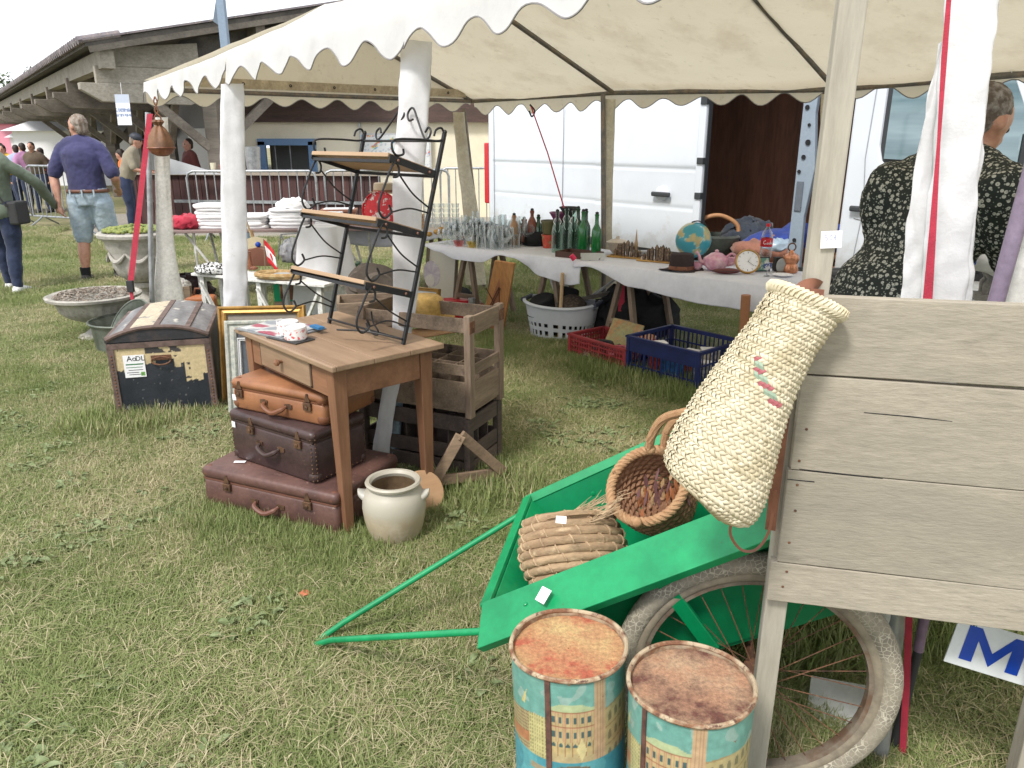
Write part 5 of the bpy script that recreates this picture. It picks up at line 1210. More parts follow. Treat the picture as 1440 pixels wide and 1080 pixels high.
K['trunks']=M('trunk_dark_side',(.025,.025,.03),.6,c2=(.06,.045,.04),sc=9,c3=(.2,.18,.15),sc3=50,th3=(.7,.75),bump=.4)
obj('body',MB().box(0,TWd,.004,TD,0,TH),K['trunks'],trk)
obj('end_panel',MB().sheet(lambda u,v:V(TWd*u,.0-.001*noise.noise(V(u*8,v*8,0)),.0+TH*v),110,100),K['trunkf'],trk,col=trunkcol,smooth='all')
# domed lid, arch across x, slats along y
def arch(u): # u 0..1 across the width
    return TH+.012+.062*(1-abs(2*u-1)**2.4)
N=28; lid=MB(); rr_=[]
for y in (-.012,TD+.01):
    rr_.append([V(-.008+(TWd+.016)*k/N,y,arch(k/N)) for k in range(N+1)]+[V(TWd+.008,y,TH-.01),V(-.008,y,TH-.01)])
lid.rings(rr_); obj('lid',lid,K['trunks'],trk,smooth=True,ang=30)
def lidcol(p):
    x=p.x/TWd; n=noise.noise(V(p.x*10,p.y*10,1))*.5+noise.noise(V(p.x*35,p.y*35,2))*.35
    if .20<x<.50+.05*n and n>-.32: return (.50,.44,.33)
    if n>.34: return (.5,.48,.42)
    k=noise.noise(V(p.x*18,p.y*5,9)); return (.20+.08*k,.195+.08*k,.20+.08*k)
obj('lid_canvas',MB().sheet(lambda u,v:V(-.004+(TWd+.008)*u,-.008+(TD+.012)*v,arch(u)+.002),80,60),M('trunk_canvas',(1,1,1),.8,col=True,var=.3,vsc=45,bump=.5,bsc=60),trk,col=lidcol,smooth='all')
K['strapw']=M('rust_brown_band',(.15,.10,.085),.65,c2=(.09,.06,.05),sc=14,c3=(.3,.2,.15),sc3=60,th3=(.66,.72),bump=.4)
for u in (.015,.21,.50,.80,.985):
    w=.016 if .1<u<.9 else .014; hb=MB(); x=u*TWd
    hb.rings([[V(x-w,-.016,arch(u)-.012),V(x+w,-.016,arch(u)-.012),V(x+w,-.016,arch(u)+.0065),V(x-w,-.016,arch(u)+.0065)],[V(x-w,TD+.012,arch(u)-.012),V(x+w,TD+.012,arch(u)-.012),V(x+w,TD+.012,arch(u)+.0065),V(x-w,TD+.012,arch(u)+.0065)]]); obj('lid_batten',hb,K['strapw'],trk,bevel=.003)
am=MB(); am.tube([V(TWd*k/N,-.014,arch(k/N)-.006) for k in range(N+1)],.009,6,flat=1.4); obj('lid_edge_band',am,K['strapw'],trk,smooth=True)
for z0,z1 in ((TH-.052,TH-.018),): obj('edge_band',MB().box(0,TWd,-.008,-.001,z0,z1),K['strapw'],trk,bevel=.002)
for x0,x1 in ((-.004,.03),(TWd-.03,TWd+.004)): obj('corner_band',MB().box(x0,x1,-.007,-.0005,0,TH-.052),K['strapw'],trk,bevel=.002)
obj('corner_band',MB().box(TWd,TWd+.006,-.006,.03,0,TH),K['strapw'],trk,bevel=.002); obj('corner_band',MB().box(-.006,0,-.006,.03,0,TH),K['strapw'],trk,bevel=.002)
cn_=MB()
for i in range(20):
    for x in (.013,TWd-.013): cn_.lathe([(.0055,0),(.004,.003),(.0003,.004)],8,(x,-.007,.015+i*.0195),ax=(0,-1,0))
obj('nail_heads',cn_,K['rust'],trk,smooth=True,kind='stuff')
lp2=obj('handle_plate',MB().box(TWd*.40,TWd*.60,-.004,-.001,.345,.375),K['rust'],trk,bevel=.001)
obj('ring_handle',MB().tube([V(TWd*.5+.05*math.cos(a),-.010-.008*abs(math.sin(a)),.345+.023*math.sin(a)) for a in [2*math.pi*k/28 for k in range(28)]],.0048,8,closed=True),K['rust'],trk,smooth=True)
# printed label: small made-up squiggle lines like those in the photograph
lb=obj('paper_label',MB().box(TWd*.13,TWd*.335,-.0055,-.003,.255,.385),K['paper'],trk)
def text(s,size,loc,rot,m,par,name='lettering',ext=.0004,font=None,align='LEFT'):
    cu=bpy.data.curves.new(name,'FONT'); cu.body=s; cu.size=size; cu.extrude=ext; cu.align_x=align; cu.resolution_u=3
    o=bpy.data.objects.new('tmp',cu); C.objects.link(o); dg=bpy.context.evaluated_depsgraph_get(); me=bpy.data.meshes.new_from_object(o.evaluated_get(dg)); bpy.data.objects.remove(o)
    me.materials.clear(); me.materials.append(m); q=bpy.data.objects.new(name,me); C.objects.link(q); q.parent=par; q.location=loc; q.rotation_euler=rot; RM[q.name]=WM(par); return q
K['ink']=simple('black_ink',(.02,.02,.02)); K['inkg']=simple('green_ink',(.03,.16,.05))
text('Ao',.042,(TWd*.165,-.0062,.352),(R(90),0,0),K['ink'],lb,ext=.0006); text('DL',.038,(TWd*.25,-.0062,.352),(R(90),0,0),K['ink'],lb,ext=.0006)
obj('print_line',MB().box(TWd*.15,TWd*.32,-.0060,-.0056,.328,.335),K['inkg'],lb)
for i,z in enumerate((.312,.296,.282,.270)):
    obj('print_line',MB().box(TWd*(.15+.02*(i%2)),TWd*(.31-.04*(i==2)),-.0060,-.0056,z,z+.0035),K['inkg'] if i==0 else K['ink'],lb)
obj('print_square',MB().box(TWd*.285,TWd*.325,-.0060,-.0056,.262,.285),simple('green_patch',(.15,.35,.08)),lb)

# ================================================================= PICTURE FRAMES LEANING BEHIND THE TABLE
def frame(name,label,bl,rz,w,h,bw,tilt_,m,inner=None,m2=None,th=.03):
    t=thing(name,label,'picture frame',bl,rot=(tilt_,0,rz))
    P=[((0,0),(w,0),(w-bw,bw),(bw,bw)),((w,0),(w,h),(w-bw,h-bw),(w-bw,bw)),((w,h),(0,h),(bw,h-bw),(w-bw,h-bw)),((0,h),(0,0),(bw,bw),(bw,h-bw))]
    for p in P:
        o_,_o,i_,_i=[V(q[0],0,q[1]) for q in p]
        mb=MB(); a,b,c,d=o_,_o,i_,_i
        rings=[]
        for s,e in ((a,d),(b,c)):
            dr_=(e-s); rings.append([s+V(0,th,0),s+V(0,0,0),s+dr_*.12+V(0,-.012,0),s+dr_*.3+V(0,-.010,0),s+dr_*.45+V(0,.002,0),s+dr_*.8+V(0,-.004,0),e+V(0,.006,0),e+V(0,th,0)])
        mb.rings(rings); obj('moulding',mb,m,t,bevel=.001)
    if inner: obj('picture_panel',MB().box(bw-.005,w-bw+.005,th*.6,th*.6+.004,bw-.005,h-bw+.005),inner,t)
    return t
K['gold']=M('gold_gilt',(.50,.29,.08),.4,c2=(.36,.2,.06),sc=8,metal=.45,bump=.15); K['distress']=M('grey_white_distressed',(.50,.50,.44),.8,c2=(.30,.32,.29),sc=40,th=(.45,.6),bump=.8,bsc=90)
frame('picture_frame','gold gilt picture frame leaning between the trunk and the wooden table',(-1.77, 4.429, 0),.1,.52,.60,.05,R(-14),K['gold'],simple('frame_backing',(.25,.22,.18)))
frame('picture_frame','distressed grey and white frame leaning in front of the gold one',(-1.648, 4.203, 0),.12,.5,.565,.065,R(-14),K['distress'],simple('dark_glass_panel',(.06,.065,.07),.1))
frame('picture_frame','thin dark edged mirror leaning in front of the distressed grey frame',(-1.527, 4.064, 0),.12,.44,.50,.018,R(-14),K['paper'],simple('mirror_dark',(.07,.08,.09),.08))
# ================================================================= PEOPLE
def limb(mb,pts,rad,n=14,steps=4,fl=1,up=None):
    P=bez(pts,steps); m=len(pts)-1; rr=[]
    for i in range(len(P)):
        t=i/steps; k=min(int(t),m-1); f=t-k; f=f*f*(3-2*f); rr.append(rad[k]+(rad[k+1]-rad[k])*f)
    mb.tube(P,rr,n,flat=fl,up=up); mb.ell(P[0],rr[0]*.98,10,6); mb.ell(P[-1],rr[-1]*.98,10,6); return mb
def trunk_(mb,secs,n=22,add=0):
    """secs: (centre, half width, half depth, side vector)"""
    rings=[]
    for c,w,d,sv,fv in secs:
        c=Vector(c); rings.append([c+sv*math.cos(a)*(w+add)*(1 if abs(math.cos(a))<.9 else .985)+fv*math.sin(a)*(d+add) for a in [2*math.pi*k/n for k in range(n)]])
    mb.rings(rings); return mb
def remesh(name,mb,m,par,vox,sm=3,col=None,wr_=0,wsc=14,world=False):
    me=bpy.data.meshes.new(name); me.from_pydata([tuple(v) for v in mb.v],[],mb.f)
    bm=bmesh.new(); bm.from_mesh(me); bmesh.ops.recalc_face_normals(bm,faces=bm.faces); bm.to_mesh(me); bm.free()
    me.materials.append(m); finish(me,'all')
    o=bpy.data.objects.new(name,me); C.objects.link(o)
    if par: o.parent=par; RM[o.name]=WM(par)
    q=o.modifiers.new('voxel','REMESH'); q.mode='VOXEL'; q.voxel_size=vox; q.use_smooth_shade=True
    s=o.modifiers.new('smooth','SMOOTH'); s.factor=.5; s.iterations=sm
    if wr_:
        for sc_,st_ in ((1/wsc*.9,wr_*2.6),(1/wsc*.32,wr_*1.2)):
            tx=bpy.data.textures.new('folds','CLOUDS'); tx.noise_scale=sc_; tx.noise_depth=2
            d=o.modifiers.new('folds','DISPLACE'); d.texture=tx; d.strength=st_; d.mid_level=.5
    return o
def hand(mb,w,d,side,palm,curl=.5,s=1.0):
    """wrist point w, direction d of the forearm, side = thumb side vector, palm = palm normal"""
    d=d.normalized(); side=(side-d*side.dot(d)).normalized(); palm=side.cross(d).normalized() if palm is None else palm
    limb(mb,[w-d*.02,w+d*.045*s,w+d*.085*s],[.025*s,.033*s,.034*s],fl=.55,up=side.cross(d))
    for i,(off,L) in enumerate(((.026,.075),(.009,.085),(-.009,.078),(-.026,.06))):
        b=w+d*.085*s+side*off*s; dd=(d*math.cos(curl)+palm*math.sin(curl)); d2=(d*math.cos(curl*2)+palm*math.sin(curl*2))
        limb(mb,[b,b+dd*L*.5*s,b+dd*L*.5*s+d2*L*.5*s],[.0095*s,.009*s,.007*s],n=8,steps=2)
    limb(mb,[w+d*.03*s+side*.025*s,w+d*.06*s+side*.045*s+palm*.01,w+d*.09*s+side*.04*s+palm*.025],[.013*s,.011*s,.009*s],n=8,steps=2)
def person(label,loc,rz,H=1.75,skin=None,shirt=None,trousers=None,shoes=None,hair=None,vox=.011,lean=0,headturn=0,headdown=0,
    elbows=None,wrists=None,feet=None,sleeve='short',legs='long',hairlen='short',build=1.0,belt=None,dress=False,cap=None,socks=None,name='person',group=None,beard=None,rollscale=1):
    t=thing(name,label,'person',loc,rz,group); k=H/1.75
    M_=Matrix.Rotation(-lean,4,'X')   # lean forward (+y is the facing direction)
    hipz=.93
    def up(x,y,z): return (M_@V(x,y,z-hipz)+V(0,0,hipz))*k
    f=M_.to_3x3()@V(0,1,0); s=V(1,0,0)
    bw=build
    secs=[(up(0,0,.86),.15*bw,.105*bw),(up(0,-.005,.95),.165*bw,.12*bw),(up(0,0,1.05),.152*bw,.113*bw),(up(0,.0,1.15),.15*bw,.115*bw),(up(0,0,1.27),.17*bw,.125*bw),(up(0,-.008,1.36),.178*bw,.115*bw),(up(0,-.012,1.42),.150*bw,.09*bw),(up(0,-.012,1.47),.095*bw,.065)]
    secs=[(c,w*k,d*k,s,f) for c,w,d in secs]
    sh=[up(-.175*bw,-.012,1.385),up(.175*bw,-.012,1.385)]
    el=elbows or [up(-.25*bw,-.03,1.13),up(.25*bw,-.03,1.13)]; wr_=wrists or [up(-.25*bw,.06,.89),up(.25*bw,.06,.89)]
    el=[Vector(e) for e in el]; wr_=[Vector(w) for w in wr_]
    ft=feet or [(-.12,.0),(.12,.03)]
    body=MB(); trunk_(body,secs)
    nk=up(0,-.005,1.49); hd=up(0,.015,1.63)
    [limb(body,[up(0,-.012,1.485),up(q*.09,-.012,1.45),up(q*.16*bw,-.012,1.405)],[.052*k,.050*k,.045*k]) for q in (-1,1)]; limb(body,[up(0,-.02,1.44),nk,up(0,.005,1.56)],[.062*k,.054*k,.052*k])
    HR=Matrix.Rotation(headturn,3,'Z')@Matrix.Rotation(-headdown-lean*.6,3,'X')
    hc=up(0,.0,1.56); hv=lambda x,y,z:hc+HR@V(x*k,y*k,z*k)
    body.ell(hv(0,.0,.085),(.074*k,.093*k,.098*k),18,12,rot=HR); body.ell(hv(0,.03,.03),(.056*k,.064*k,.066*k),16,10,rot=HR)
    body.ell(hv(0,.102,.055),(.014*k,.022*k,.026*k),10,8,rot=HR); body.ell(hv(0,.07,.105),(.05*k,.026*k,.016*k),12,8,rot=HR); body.ell(hv(0,.088,.005),(.024*k,.014*k,.009*k),10,6,rot=HR); body.ell(hv(0,.078,-.025),(.024*k,.02*k,.016*k),10,6,rot=HR)
    for sx in (-1,1): body.ell(hv(sx*.077,-.005,.06),(.012*k,.022*k,.032*k),10,8,rot=HR)
    for i,sx in enumerate((-1,1)):
        limb(body,[sh[i],(sh[i]*.5+el[i]*.5),el[i],(el[i]*.6+wr_[i]*.4),wr_[i]],[.055*k*bw,.050*k*bw,.041*k*bw,.040*k*bw,.026*k])
        d=(wr_[i]-el[i]).normalized(); hand(body,wr_[i],d,V(0,1,0) if abs(d.y)<.8 else V(-sx,0,0),V(-sx,0,0) if abs(d.z)>.5 else V(0,0,-1),.4,k)
        hp_=V(sx*.09*k*bw,0,.88*k); an=V(ft[i][0],ft[i][1],.08)*k; kn_=hp_.lerp(an,.5)+V(0,.03,.02)
        limb(body,[hp_,hp_.lerp(kn_,.5)+V(sx*.01,0,0),kn_,kn_.lerp(an,.35)+V(0,-.012,0),an],[.092*k*bw,.080*k*bw,.056*k*bw,.056*k*bw,.036*k])
        limb(body,[an+V(0,-.02,-.03),an+V(0,.06,-.035),an+V(sx*.01,.15*k,-.05)],[.038*k,.036*k,.028*k])
    remesh('body',body,skin or K['skin'],t,vox,3)
    # eyes and brows
    for sx in (-1,1):
        obj('eye',MB().ell(hv(sx*.031,.077,.078),.0115*k,10,8),K['eye'],t,smooth=True)
    # clothes
    if shirt:
        c=MB(); sc=[(a,w+.016*k,d+.020*k,s_,f_) for a,w,d,s_,f_ in (secs[1:] if trousers else secs)]
        if trousers: sc[0]=(sc[0][0]+V(0,0,.02),sc[0][1]*.93,sc[0][2]*.93,sc[0][3],sc[0][4])
        if dress: sc=[(V(a.x,a.y,a.z),w,d,s_,f_) for a,w,d,s_,f_ in sc]
        trunk_(c,sc); [limb(c,[up(0,-.012,1.475),up(q*.09,-.012,1.452),up(q*.16*bw,-.012,1.405)],[.074*k,.078*k,.074*k]) for q in (-1,1)]
        for i in range(2):
            if sleeve=='short': limb(c,[sh[i]*.8+secs[6][0]*.2,sh[i],sh[i].lerp(el[i],.45),sh[i].lerp(el[i],.85)],[.06*k,.060*k*bw,.063*k*bw,.068*k*bw])
            else: limb(c,[sh[i]*.8+secs[6][0]*.2,sh[i],el[i],el[i].lerp(wr_[i],.5),el[i].lerp(wr_[i],1.02)],[.06*k,.060*k*bw,.054*k*bw*rollscale,.052*k*bw*rollscale,.042*k])
        if dress:
            hem=dress
            rings=[(up(0,0,1.1),.165*bw,.13*bw),(up(0,-.01,1.0),.19*bw,.16*bw),(V(0,-.03,.85)*k,.22*bw,.19*bw),(V(0,-.02,.6)*k,.26*bw,.22*bw),(V(0,-.01,hem)*k,.30*bw,.26*bw)]
            trunk_(c,[(a,w*k,d*k,s,f if j<2 else V(0,1,0)) for j,(a,w,d) in enumerate(rings)])
        limb(c,[up(0,-.02,1.44),up(0,-.012,1.5)],[.075*k,.066*k],steps=2)
        g_=remesh('dress' if dress else 'shirt',c,shirt,t,vox,3,wr_=.006*k,wsc=11)
    if trousers:
        c=MB(); trunk_(c,[(a,w+.014*k,d+.016*k,s_,f_) for a,w,d,s_,f_ in [(up(0,0,.83),.15*bw*k,.11*bw*k,s,V(0,1,0)),(secs[1][0],secs[1][1],secs[1][2],s,V(0,1,0)),(up(0,0,1.01),.155*bw*k,.115*bw*k,s,f)]])
        for i,sx in enumerate((-1,1)):
            hp_=V(sx*.09*k*bw,0,.88*k); an=V(ft[i][0],ft[i][1],.08)*k; kn_=hp_.lerp(an,.5)+V(0,.03,.02)
            if legs=='long': limb(c,[hp_,hp_.lerp(kn_,.5)+V(sx*.01,0,0),kn_,kn_.lerp(an,.35)+V(0,-.012,0),an+V(0,0,.02)],[.108*k*bw,.094*k*bw,.072*k*bw,.070*k*bw,.054*k])
            else: limb(c,[hp_,hp_.lerp(kn_,.5),kn_+V(0,0,.0)],[.112*k*bw,.102*k*bw,.086*k*bw])
        remesh('trousers' if legs=='long' else 'shorts',c,trousers,t,vox,3,wr_=.006*k,wsc=12)
    if belt:
        c=MB(); rings=[]
        for z in (.965,1.0): rings.append([up(0,0,z)+s*math.cos(a)*(.165*bw+.022)*k+f*math.sin(a)*(.123*bw+.022)*k for a in [2*math.pi*j/32 for j in range(32)]])
        c.rings(rings,cap=False); obj('belt',c,belt,t,solid=.006,smooth=True)
    for i,sx in enumerate((-1,1)):
        an=V(ft[i][0],ft[i][1],.08)*k
        if socks: obj('sock',MB().tube([an+V(0,0,-.02),an+V(0,-.002,.10)],[.047*k,.052*k],16),socks,t,smooth=True)
        if shoes:
            c=MB(); limb(c,[an+V(0,-.035,-.035),an+V(0,.05,-.03),an+V(sx*.01,.16*k,-.045)],[.047*k,.048*k,.036*k]); c.ell(an+V(0,-.01,-.01),(.05*k,.055*k,.045*k))
            for j,v in enumerate(c.v): c.v[j]=V(v.x,v.y,max(v.z,.004))
            remesh('shoe',c,shoes,t,max(.01,vox),2)
    if hair:
        c=MB(); c.ell(hv(0,-.022,.10),(.081*k,.088*k,.092*k),18,12,rot=HR); c.ell(hv(0,-.05,.05),(.070*k,.055*k,.075*k),16,10,rot=HR)
        if hairlen=='long': limb(c,[hv(0,-.05,.1),hv(0,-.085,.0),hv(0,-.09,-.12),hv(0,-.10,-.22)],[.085*k,.08*k,.075*k,.03*k],fl=1.2)
        if hairlen=='bun': c.ell(hv(0,-.12,.06),.045*k)
        remesh('hair',c,hair,t,max(.008,vox*.8),1,wr_=.006,wsc=60)
    if cap:
        c=MB(); c.ell(hv(0,-.005,.12),(.086*k,.1*k,.08*k),18,10,rot=HR); c.ell(hv(0,.11,.11),(.06*k,.06*k,.012*k),14,6,rot=HR); obj('cap',c,cap,t,smooth=True)
    return t,dict(up=up,hv=hv,secs=secs,sh=sh,el=el,wr=wr_,k=k)
K['eye']=simple('eye_dark',(.03,.02,.015),.2); f_=lambda n,c,**k:M(n,c,.85,c2=tuple(q*.75 for q in c),sc=5,var=.12,bump=.4,bsc=120,sheen=.15,**k)
K['navy']=f_('navy_cotton',(.045,.045,.13)); K['denimlight']=M('pale_denim',(.38,.46,.52),.85,c2=(.30,.38,.46),sc=6,var=.12,bump=.4,bsc=150); K['olive']=f_('olive_green_cotton',(.125,.155,.115)); K['jeans']=f_('dark_jeans',(.018,.030,.075))
K['hairgrey']=M('greying_brown_hair',(.17,.12,.085),.6,c2=(.30,.26,.22),sc=30,bump=.8,bsc=160,st=(1,1,.3)); K['hairblond']=M('ash_blond_hair',(.36,.27,.19),.6,c2=(.25,.18,.12),sc=30,bump=.8,bsc=160,st=(1,1,.3)); K['hairdark']=M('dark_hair',(.03,.02,.015),.6,bump=.6,bsc=160)
K['orange']=f_('orange_vest',(.75,.16,.03)); K['khaki']=f_('khaki_shirt',(.27,.235,.17)); K['belt']=simple('brown_belt',(.16,.07,.045)); K['whiteshoe']=simple('white_trainer',(.7,.7,.7))
mloc=V(-4.62,8.62,0)
hold=V(*(-4.884, 8.45, 0.851))
def loc2(p,loc,rz): return Matrix.Rotation(-rz,3,'Z')@(Vector(p)-Vector(loc))
mrz=R(8)
hl=loc2(hold,mloc,mrz)
man,mi=person('man in a navy polo shirt and pale denim shorts walking away, holding a hand',tuple(mloc),mrz,1.80,shirt=K['navy'],trousers=K['denimlight'],legs='short',shoes=simple('dark_sandal',(.04,.035,.03)),hair=K['hairgrey'],
  headturn=R(62),build=1.12,vox=.012,belt=K['belt'],socks=K['black'],feet=[(-.15,-.02),(.15,.10)],wrists=[hl+V(.02,.0,.04),V(.22,.28,1.02)],elbows=[V(-.31,-.03,1.17),V(.31,-.05,1.16)])
hv=mi['hv']
for sx in (-1,1): obj('glasses_lens',MB().tube([hv(sx*.033,.098,.078)+(Matrix.Rotation(R(62),3,'Z')@V(.02*math.cos(a),0,.015*math.sin(a))) for a in [2*math.pi*j/14 for j in range(14)]],.002,5,closed=True),K['rubber'],man)
obj('sleeve_badge',MB().ell(mi['sh'][0].lerp(mi['el'][0],.6)+V(-.07,-.03,.0),(.008,.02,.022),12,8),simple('badge_white',(.6,.6,.7)),man)
for sx in (-.12,0,.12): obj('belt_loop',MB().box(sx-.007,sx+.007,-.185,-.17,.955,1.03),K['denimlight'],man)
wloc=V(*(-5.225, 7.975, 0)); wrz=R(-4); hl=loc2(hold,wloc,wrz)
wo,wi=person('woman in an olive green jacket and dark jeans at the left edge, holding a hand',tuple(wloc),wrz,1.66,shirt=K['olive'],trousers=K['jeans'],shoes=K['whiteshoe'],hair=K['hairblond'],hairlen='long',sleeve='long',
  vox=.012,feet=[(-.14,.16),(.10,-.05)],wrists=[V(-.28,.1,.9),hl+V(-.03,.0,.02)],elbows=[V(-.28,-.02,1.12),V(.34,.16,1.13)],build=1.05,rollscale=1.05)
jk=MB(); trunk_(jk,[(wi['up'](0,0,1.02),.185,.145,V(1,0,0),V(0,1,0)),(wi['up'](0,-.005,.9),.20,.16,V(1,0,0),V(0,1,0)),(wi['up'](0,-.005,.80),.215,.17,V(1,0,0),V(0,1,0))]); obj('jacket_skirt',jk,K['olive'],wo,smooth=True,sub=1)
u=wi['up']; obj('bag_strap',MB().tube(bez([u(-.17,-.10,1.47),u(-.05,-.15,1.35),u(.1,-.155,1.15),u(.2,-.12,.95)],6),.012,6,flat=.4),K['rubber'],wo,smooth=True)
obj('shoulder_bag',MB().box(.17,.27,-.1,.1,.72,.95),K['rubber'],wo,bevel=.02)
# woman in the flowered dress
def floral(nt,vec,base):
    out=None
    for sc,r0,r1,ca_,cb in ((54,.31,.37,(.42,.42,.38),(.12,.12,.12)),(100,.25,.30,(.24,.26,.23),None)):
        v=_n(nt,'ShaderNodeTexVoronoi'); v.inputs['Scale'].default_value=sc; v.inputs['Randomness'].default_value=.75; nt.links.new(vec,v.inputs['Vector'])
        m_=ramp(nt,v.outputs['Distance'],r1,r0)
        base=mixc(nt,m_,base,ca_)
        if cb: base=mixc(nt,ramp(nt,v.outputs['Distance'],.11,.08),base,cb)
    return base
K['floral']=M('flowered_dress_fabric',(.010,.016,.014),.8,var=.2,bump=.35,bsc=25,hook=floral)
dl=V(1.37,2.75,0); dz=R(-70); lq=lambda q:loc2(q,dl,dz)
dw_,di=person('short haired woman in a dark flowered dress bending over the table beside the van',tuple(dl),dz,1.80,shirt=K['floral'],dress=.25,sleeve='long',hair=M('short_grey_brown_hair',(.10,.075,.06),.6,c2=(.3,.28,.27),sc=25,bump=.8,bsc=160),
   lean=R(25),headdown=R(12),vox=.012,build=1.16,shoes=K['rubber'],wrists=[lq((1.354, 2.88, 1.172)),lq((1.678, 2.62, 1.151))],elbows=[lq((1.37, 2.88, 1.385)),lq((1.551, 2.52, 1.406))],rollscale=1.3)
# bystanders at the bar and under the hall
def bystander(label,px,loc,rz,shirt,hair,**k): return person(label,loc,rz,k.pop('H',1.7),shirt=shirt,trousers=k.pop('tr',K['jeans']),shoes=K['rubber'],hair=hair,vox=.03,group=None,**k)
bystander('man in a khaki shirt and dark cap leaning on the bar by the tent pole',0,(-6.28,12.9,0),R(-75),K['khaki'],K['hairgrey'],cap=simple('dark_cap',(.03,.035,.05)),lean=R(22),wrists=[V(-.15,.5,1.02),V(.15,.5,1.02)],elbows=[V(-.24,.2,1.08),V(.24,.2,1.08)],H=1.68)
bystander('person in an orange vest bending behind the khaki shirted man',0,(-7.0,14.9,-.15),R(80),K['orange'],K['hairdark'],lean=R(30),H=1.6)
bystander('woman in an orange vest behind the bar beside the hanging leather bag',0,(-6.35,14.6,-.15),R(100),K['orange'],K['hairdark'],H=1.62,hairlen='bun')
bystander('person in a dark red top behind the bar, next to the orange vest woman',0,(-6.0,14.9,-.1),R(140),f_('dark_red_top',(.14,.035,.03)),K['hairdark'],H=1.66)
bystander('person in an orange shirt behind the bar, beside the black T-shirt',0,(-5.28,14.7,-.15),R(170),K['orange'],K['hairdark'],H=1.6)
bystander('man in a black T-shirt with sunglasses facing the stall from behind the bar',0,(-4.92,14.3,-.1),R(180),simple('black_tshirt',(.02,.02,.025)),K['hairdark'],H=1.68)
for i,(px,sh_,lab,hh) in enumerate(((14,(.2,.16,.15),'grey top and dark hair seated under the hall nearest the pink tent',1.5),(25,(.65,.38,.03),'bright yellow shirt seated under the hall',1.46),(40,(.40,.45,.62),'pale blue shirt seated with the back turned under the hall',1.46),(52,(.42,.2,.36),'mauve shirt seated beside the brown shirted one',1.5),(65,(.10,.07,.045),'brown shirt and cap seated under the hall beside the man in navy',1.52),(76,(.55,.14,.10),'red orange top seated under the hall, almost behind the man in navy',1.4),(545,0,'',0))[:6]):
    p=V(*[(-11.203, 17.5, -0.037),(-11.029, 17.5, -0.037),(-10.729, 17.4, -0.028),(-10.479, 17.3, -0.019),(-10.275, 17.3, -0.019),(-10.172, 17.5, -0.037)][i]); bystander('person in '+('a ' if not lab.startswith('red') else 'a ')+lab,0,(p.x,p.y,-.02),R(180 if i in (1,4) else 20*i),f_('shirt_%d'%i,sh_),K['hairdark'],H=hh,build=1.2,lean=R(12))
# ================================================================= LONG WHITE TABLES
T1a,T1b,T2b=V(-.72,6.80,0),V(.52,5.83,0),V(2.35,4.08,0)
TZ=.665
def longtable(a,b,label,clabel,drop,dep=.62,seed=0):
    d=(b-a); L=d.length; d.normalize(); nrm=V(-d.y,d.x,0); rz=math.atan2(d.y,d.x)
    t=thing('trestle_table',label,'table',tuple(a),rz)
    obj('table_board',MB().box(0,L,0,dep,TZ-.03,TZ-.006),K['crate'],t)
    for x in (.35,L-.35):
        for s in (-1,1):
            obj('trestle_leg',MB().beam((x+s*.16,.06,0),(x+s*.03,.1,TZ-.07),.035,.045),K['cratez'],t,bevel=.003); obj('trestle_leg',MB().beam((x+s*.16,dep-.06,0),(x+s*.03,dep-.1,TZ-.07),.035,.045),K['cratez'],t,bevel=.003)
        obj('trestle_beam',MB().box(x-.035,x+.035,.05,dep-.05,TZ-.075,TZ-.032),K['crate'],t); obj('trestle_brace',MB().box(x-.10,x+.10,.05,.075,.22,.26),K['crate'],t)
    mb=MB(); n=90
    def cf(u,v):
        x=-.04+(L+.06)*u; dr=drop(x)
        if v<.5: # top, back to front
            y=dep+.03-(dep+.03)*(v/.5); return V(x,y,TZ+.002+.004*noise.noise(V(x*3,y*3,seed))+.003)
        w=(v-.5)/.5; fold=.022*noise.noise(V(x*5,0,seed))+.010*noise.noise(V(x*14+w,0,seed+2))
        return V(x,-.012-.028*w+fold*w*min(1,dr*9)-.01*math.sin(w*3.14),TZ+.004-dr*w)
    mb.sheet(cf,n,40); c=obj('tablecloth',mb,K['cloth'],None,smooth='all',kind='keep',flip=False,solid=.003); c.location=a; c.rotation_euler=(0,0,rz); tag(c,clabel,'tablecloth')
    return t
def ip(pts):
    def f(x):
        if x<=pts[0][0]: return pts[0][1]
        for (a,b),(c,d) in zip(pts,pts[1:]):
            if x<=c: 
                t=(x-a)/(c-a); t=t*t*(3-2*t); return b+(d-b)*t
        return pts[-1][1]
    return f
longtable(T1a,T1b,'left trestle table crowded with glasses and bottles under the tent','white cloth hanging in swags over the left trestle table',ip([(-.05,.015),(.12,.05),(.35,.10),(.6,.10),(.83,.02),(.95,.03),(1.25,.15),(1.5,.19),(1.6,.17)]),seed=1)
longtable(T1b,T2b,'right trestle table with globe, teapot and hat in front of the van','long white cloth drooping along the right trestle table',ip([(-.05,.05),(.1,.03),(.5,.13),(1.0,.17),(2,.17),(2.6,.17)]),seed=5)
tag(obj('red_clip',MB().tube([(0.444, 5.8, 0.715),(0.471, 5.8, 0.683)],.02,8),simple('clip_red',(.7,.03,.1))),'small bright red clip joining the two white tablecloths','clip')
tag(obj('round_stick',MB().tube([(0.374, 5.938, 0),(0.386, 5.85, 0.572)],.014,10),simple('pine_stick',(.55,.38,.22)),smooth=True),'thin round wooden stick standing in front of the laundry basket','stick')
tag(obj('round_post',MB().tube([(1.473, 4.75, 0.32),(1.463, 4.75, 0.618)],.03,12),simple('orange_brown_post',(.33,.14,.06)),smooth=True),'orange brown round leg under the right table near the straw basket','post')
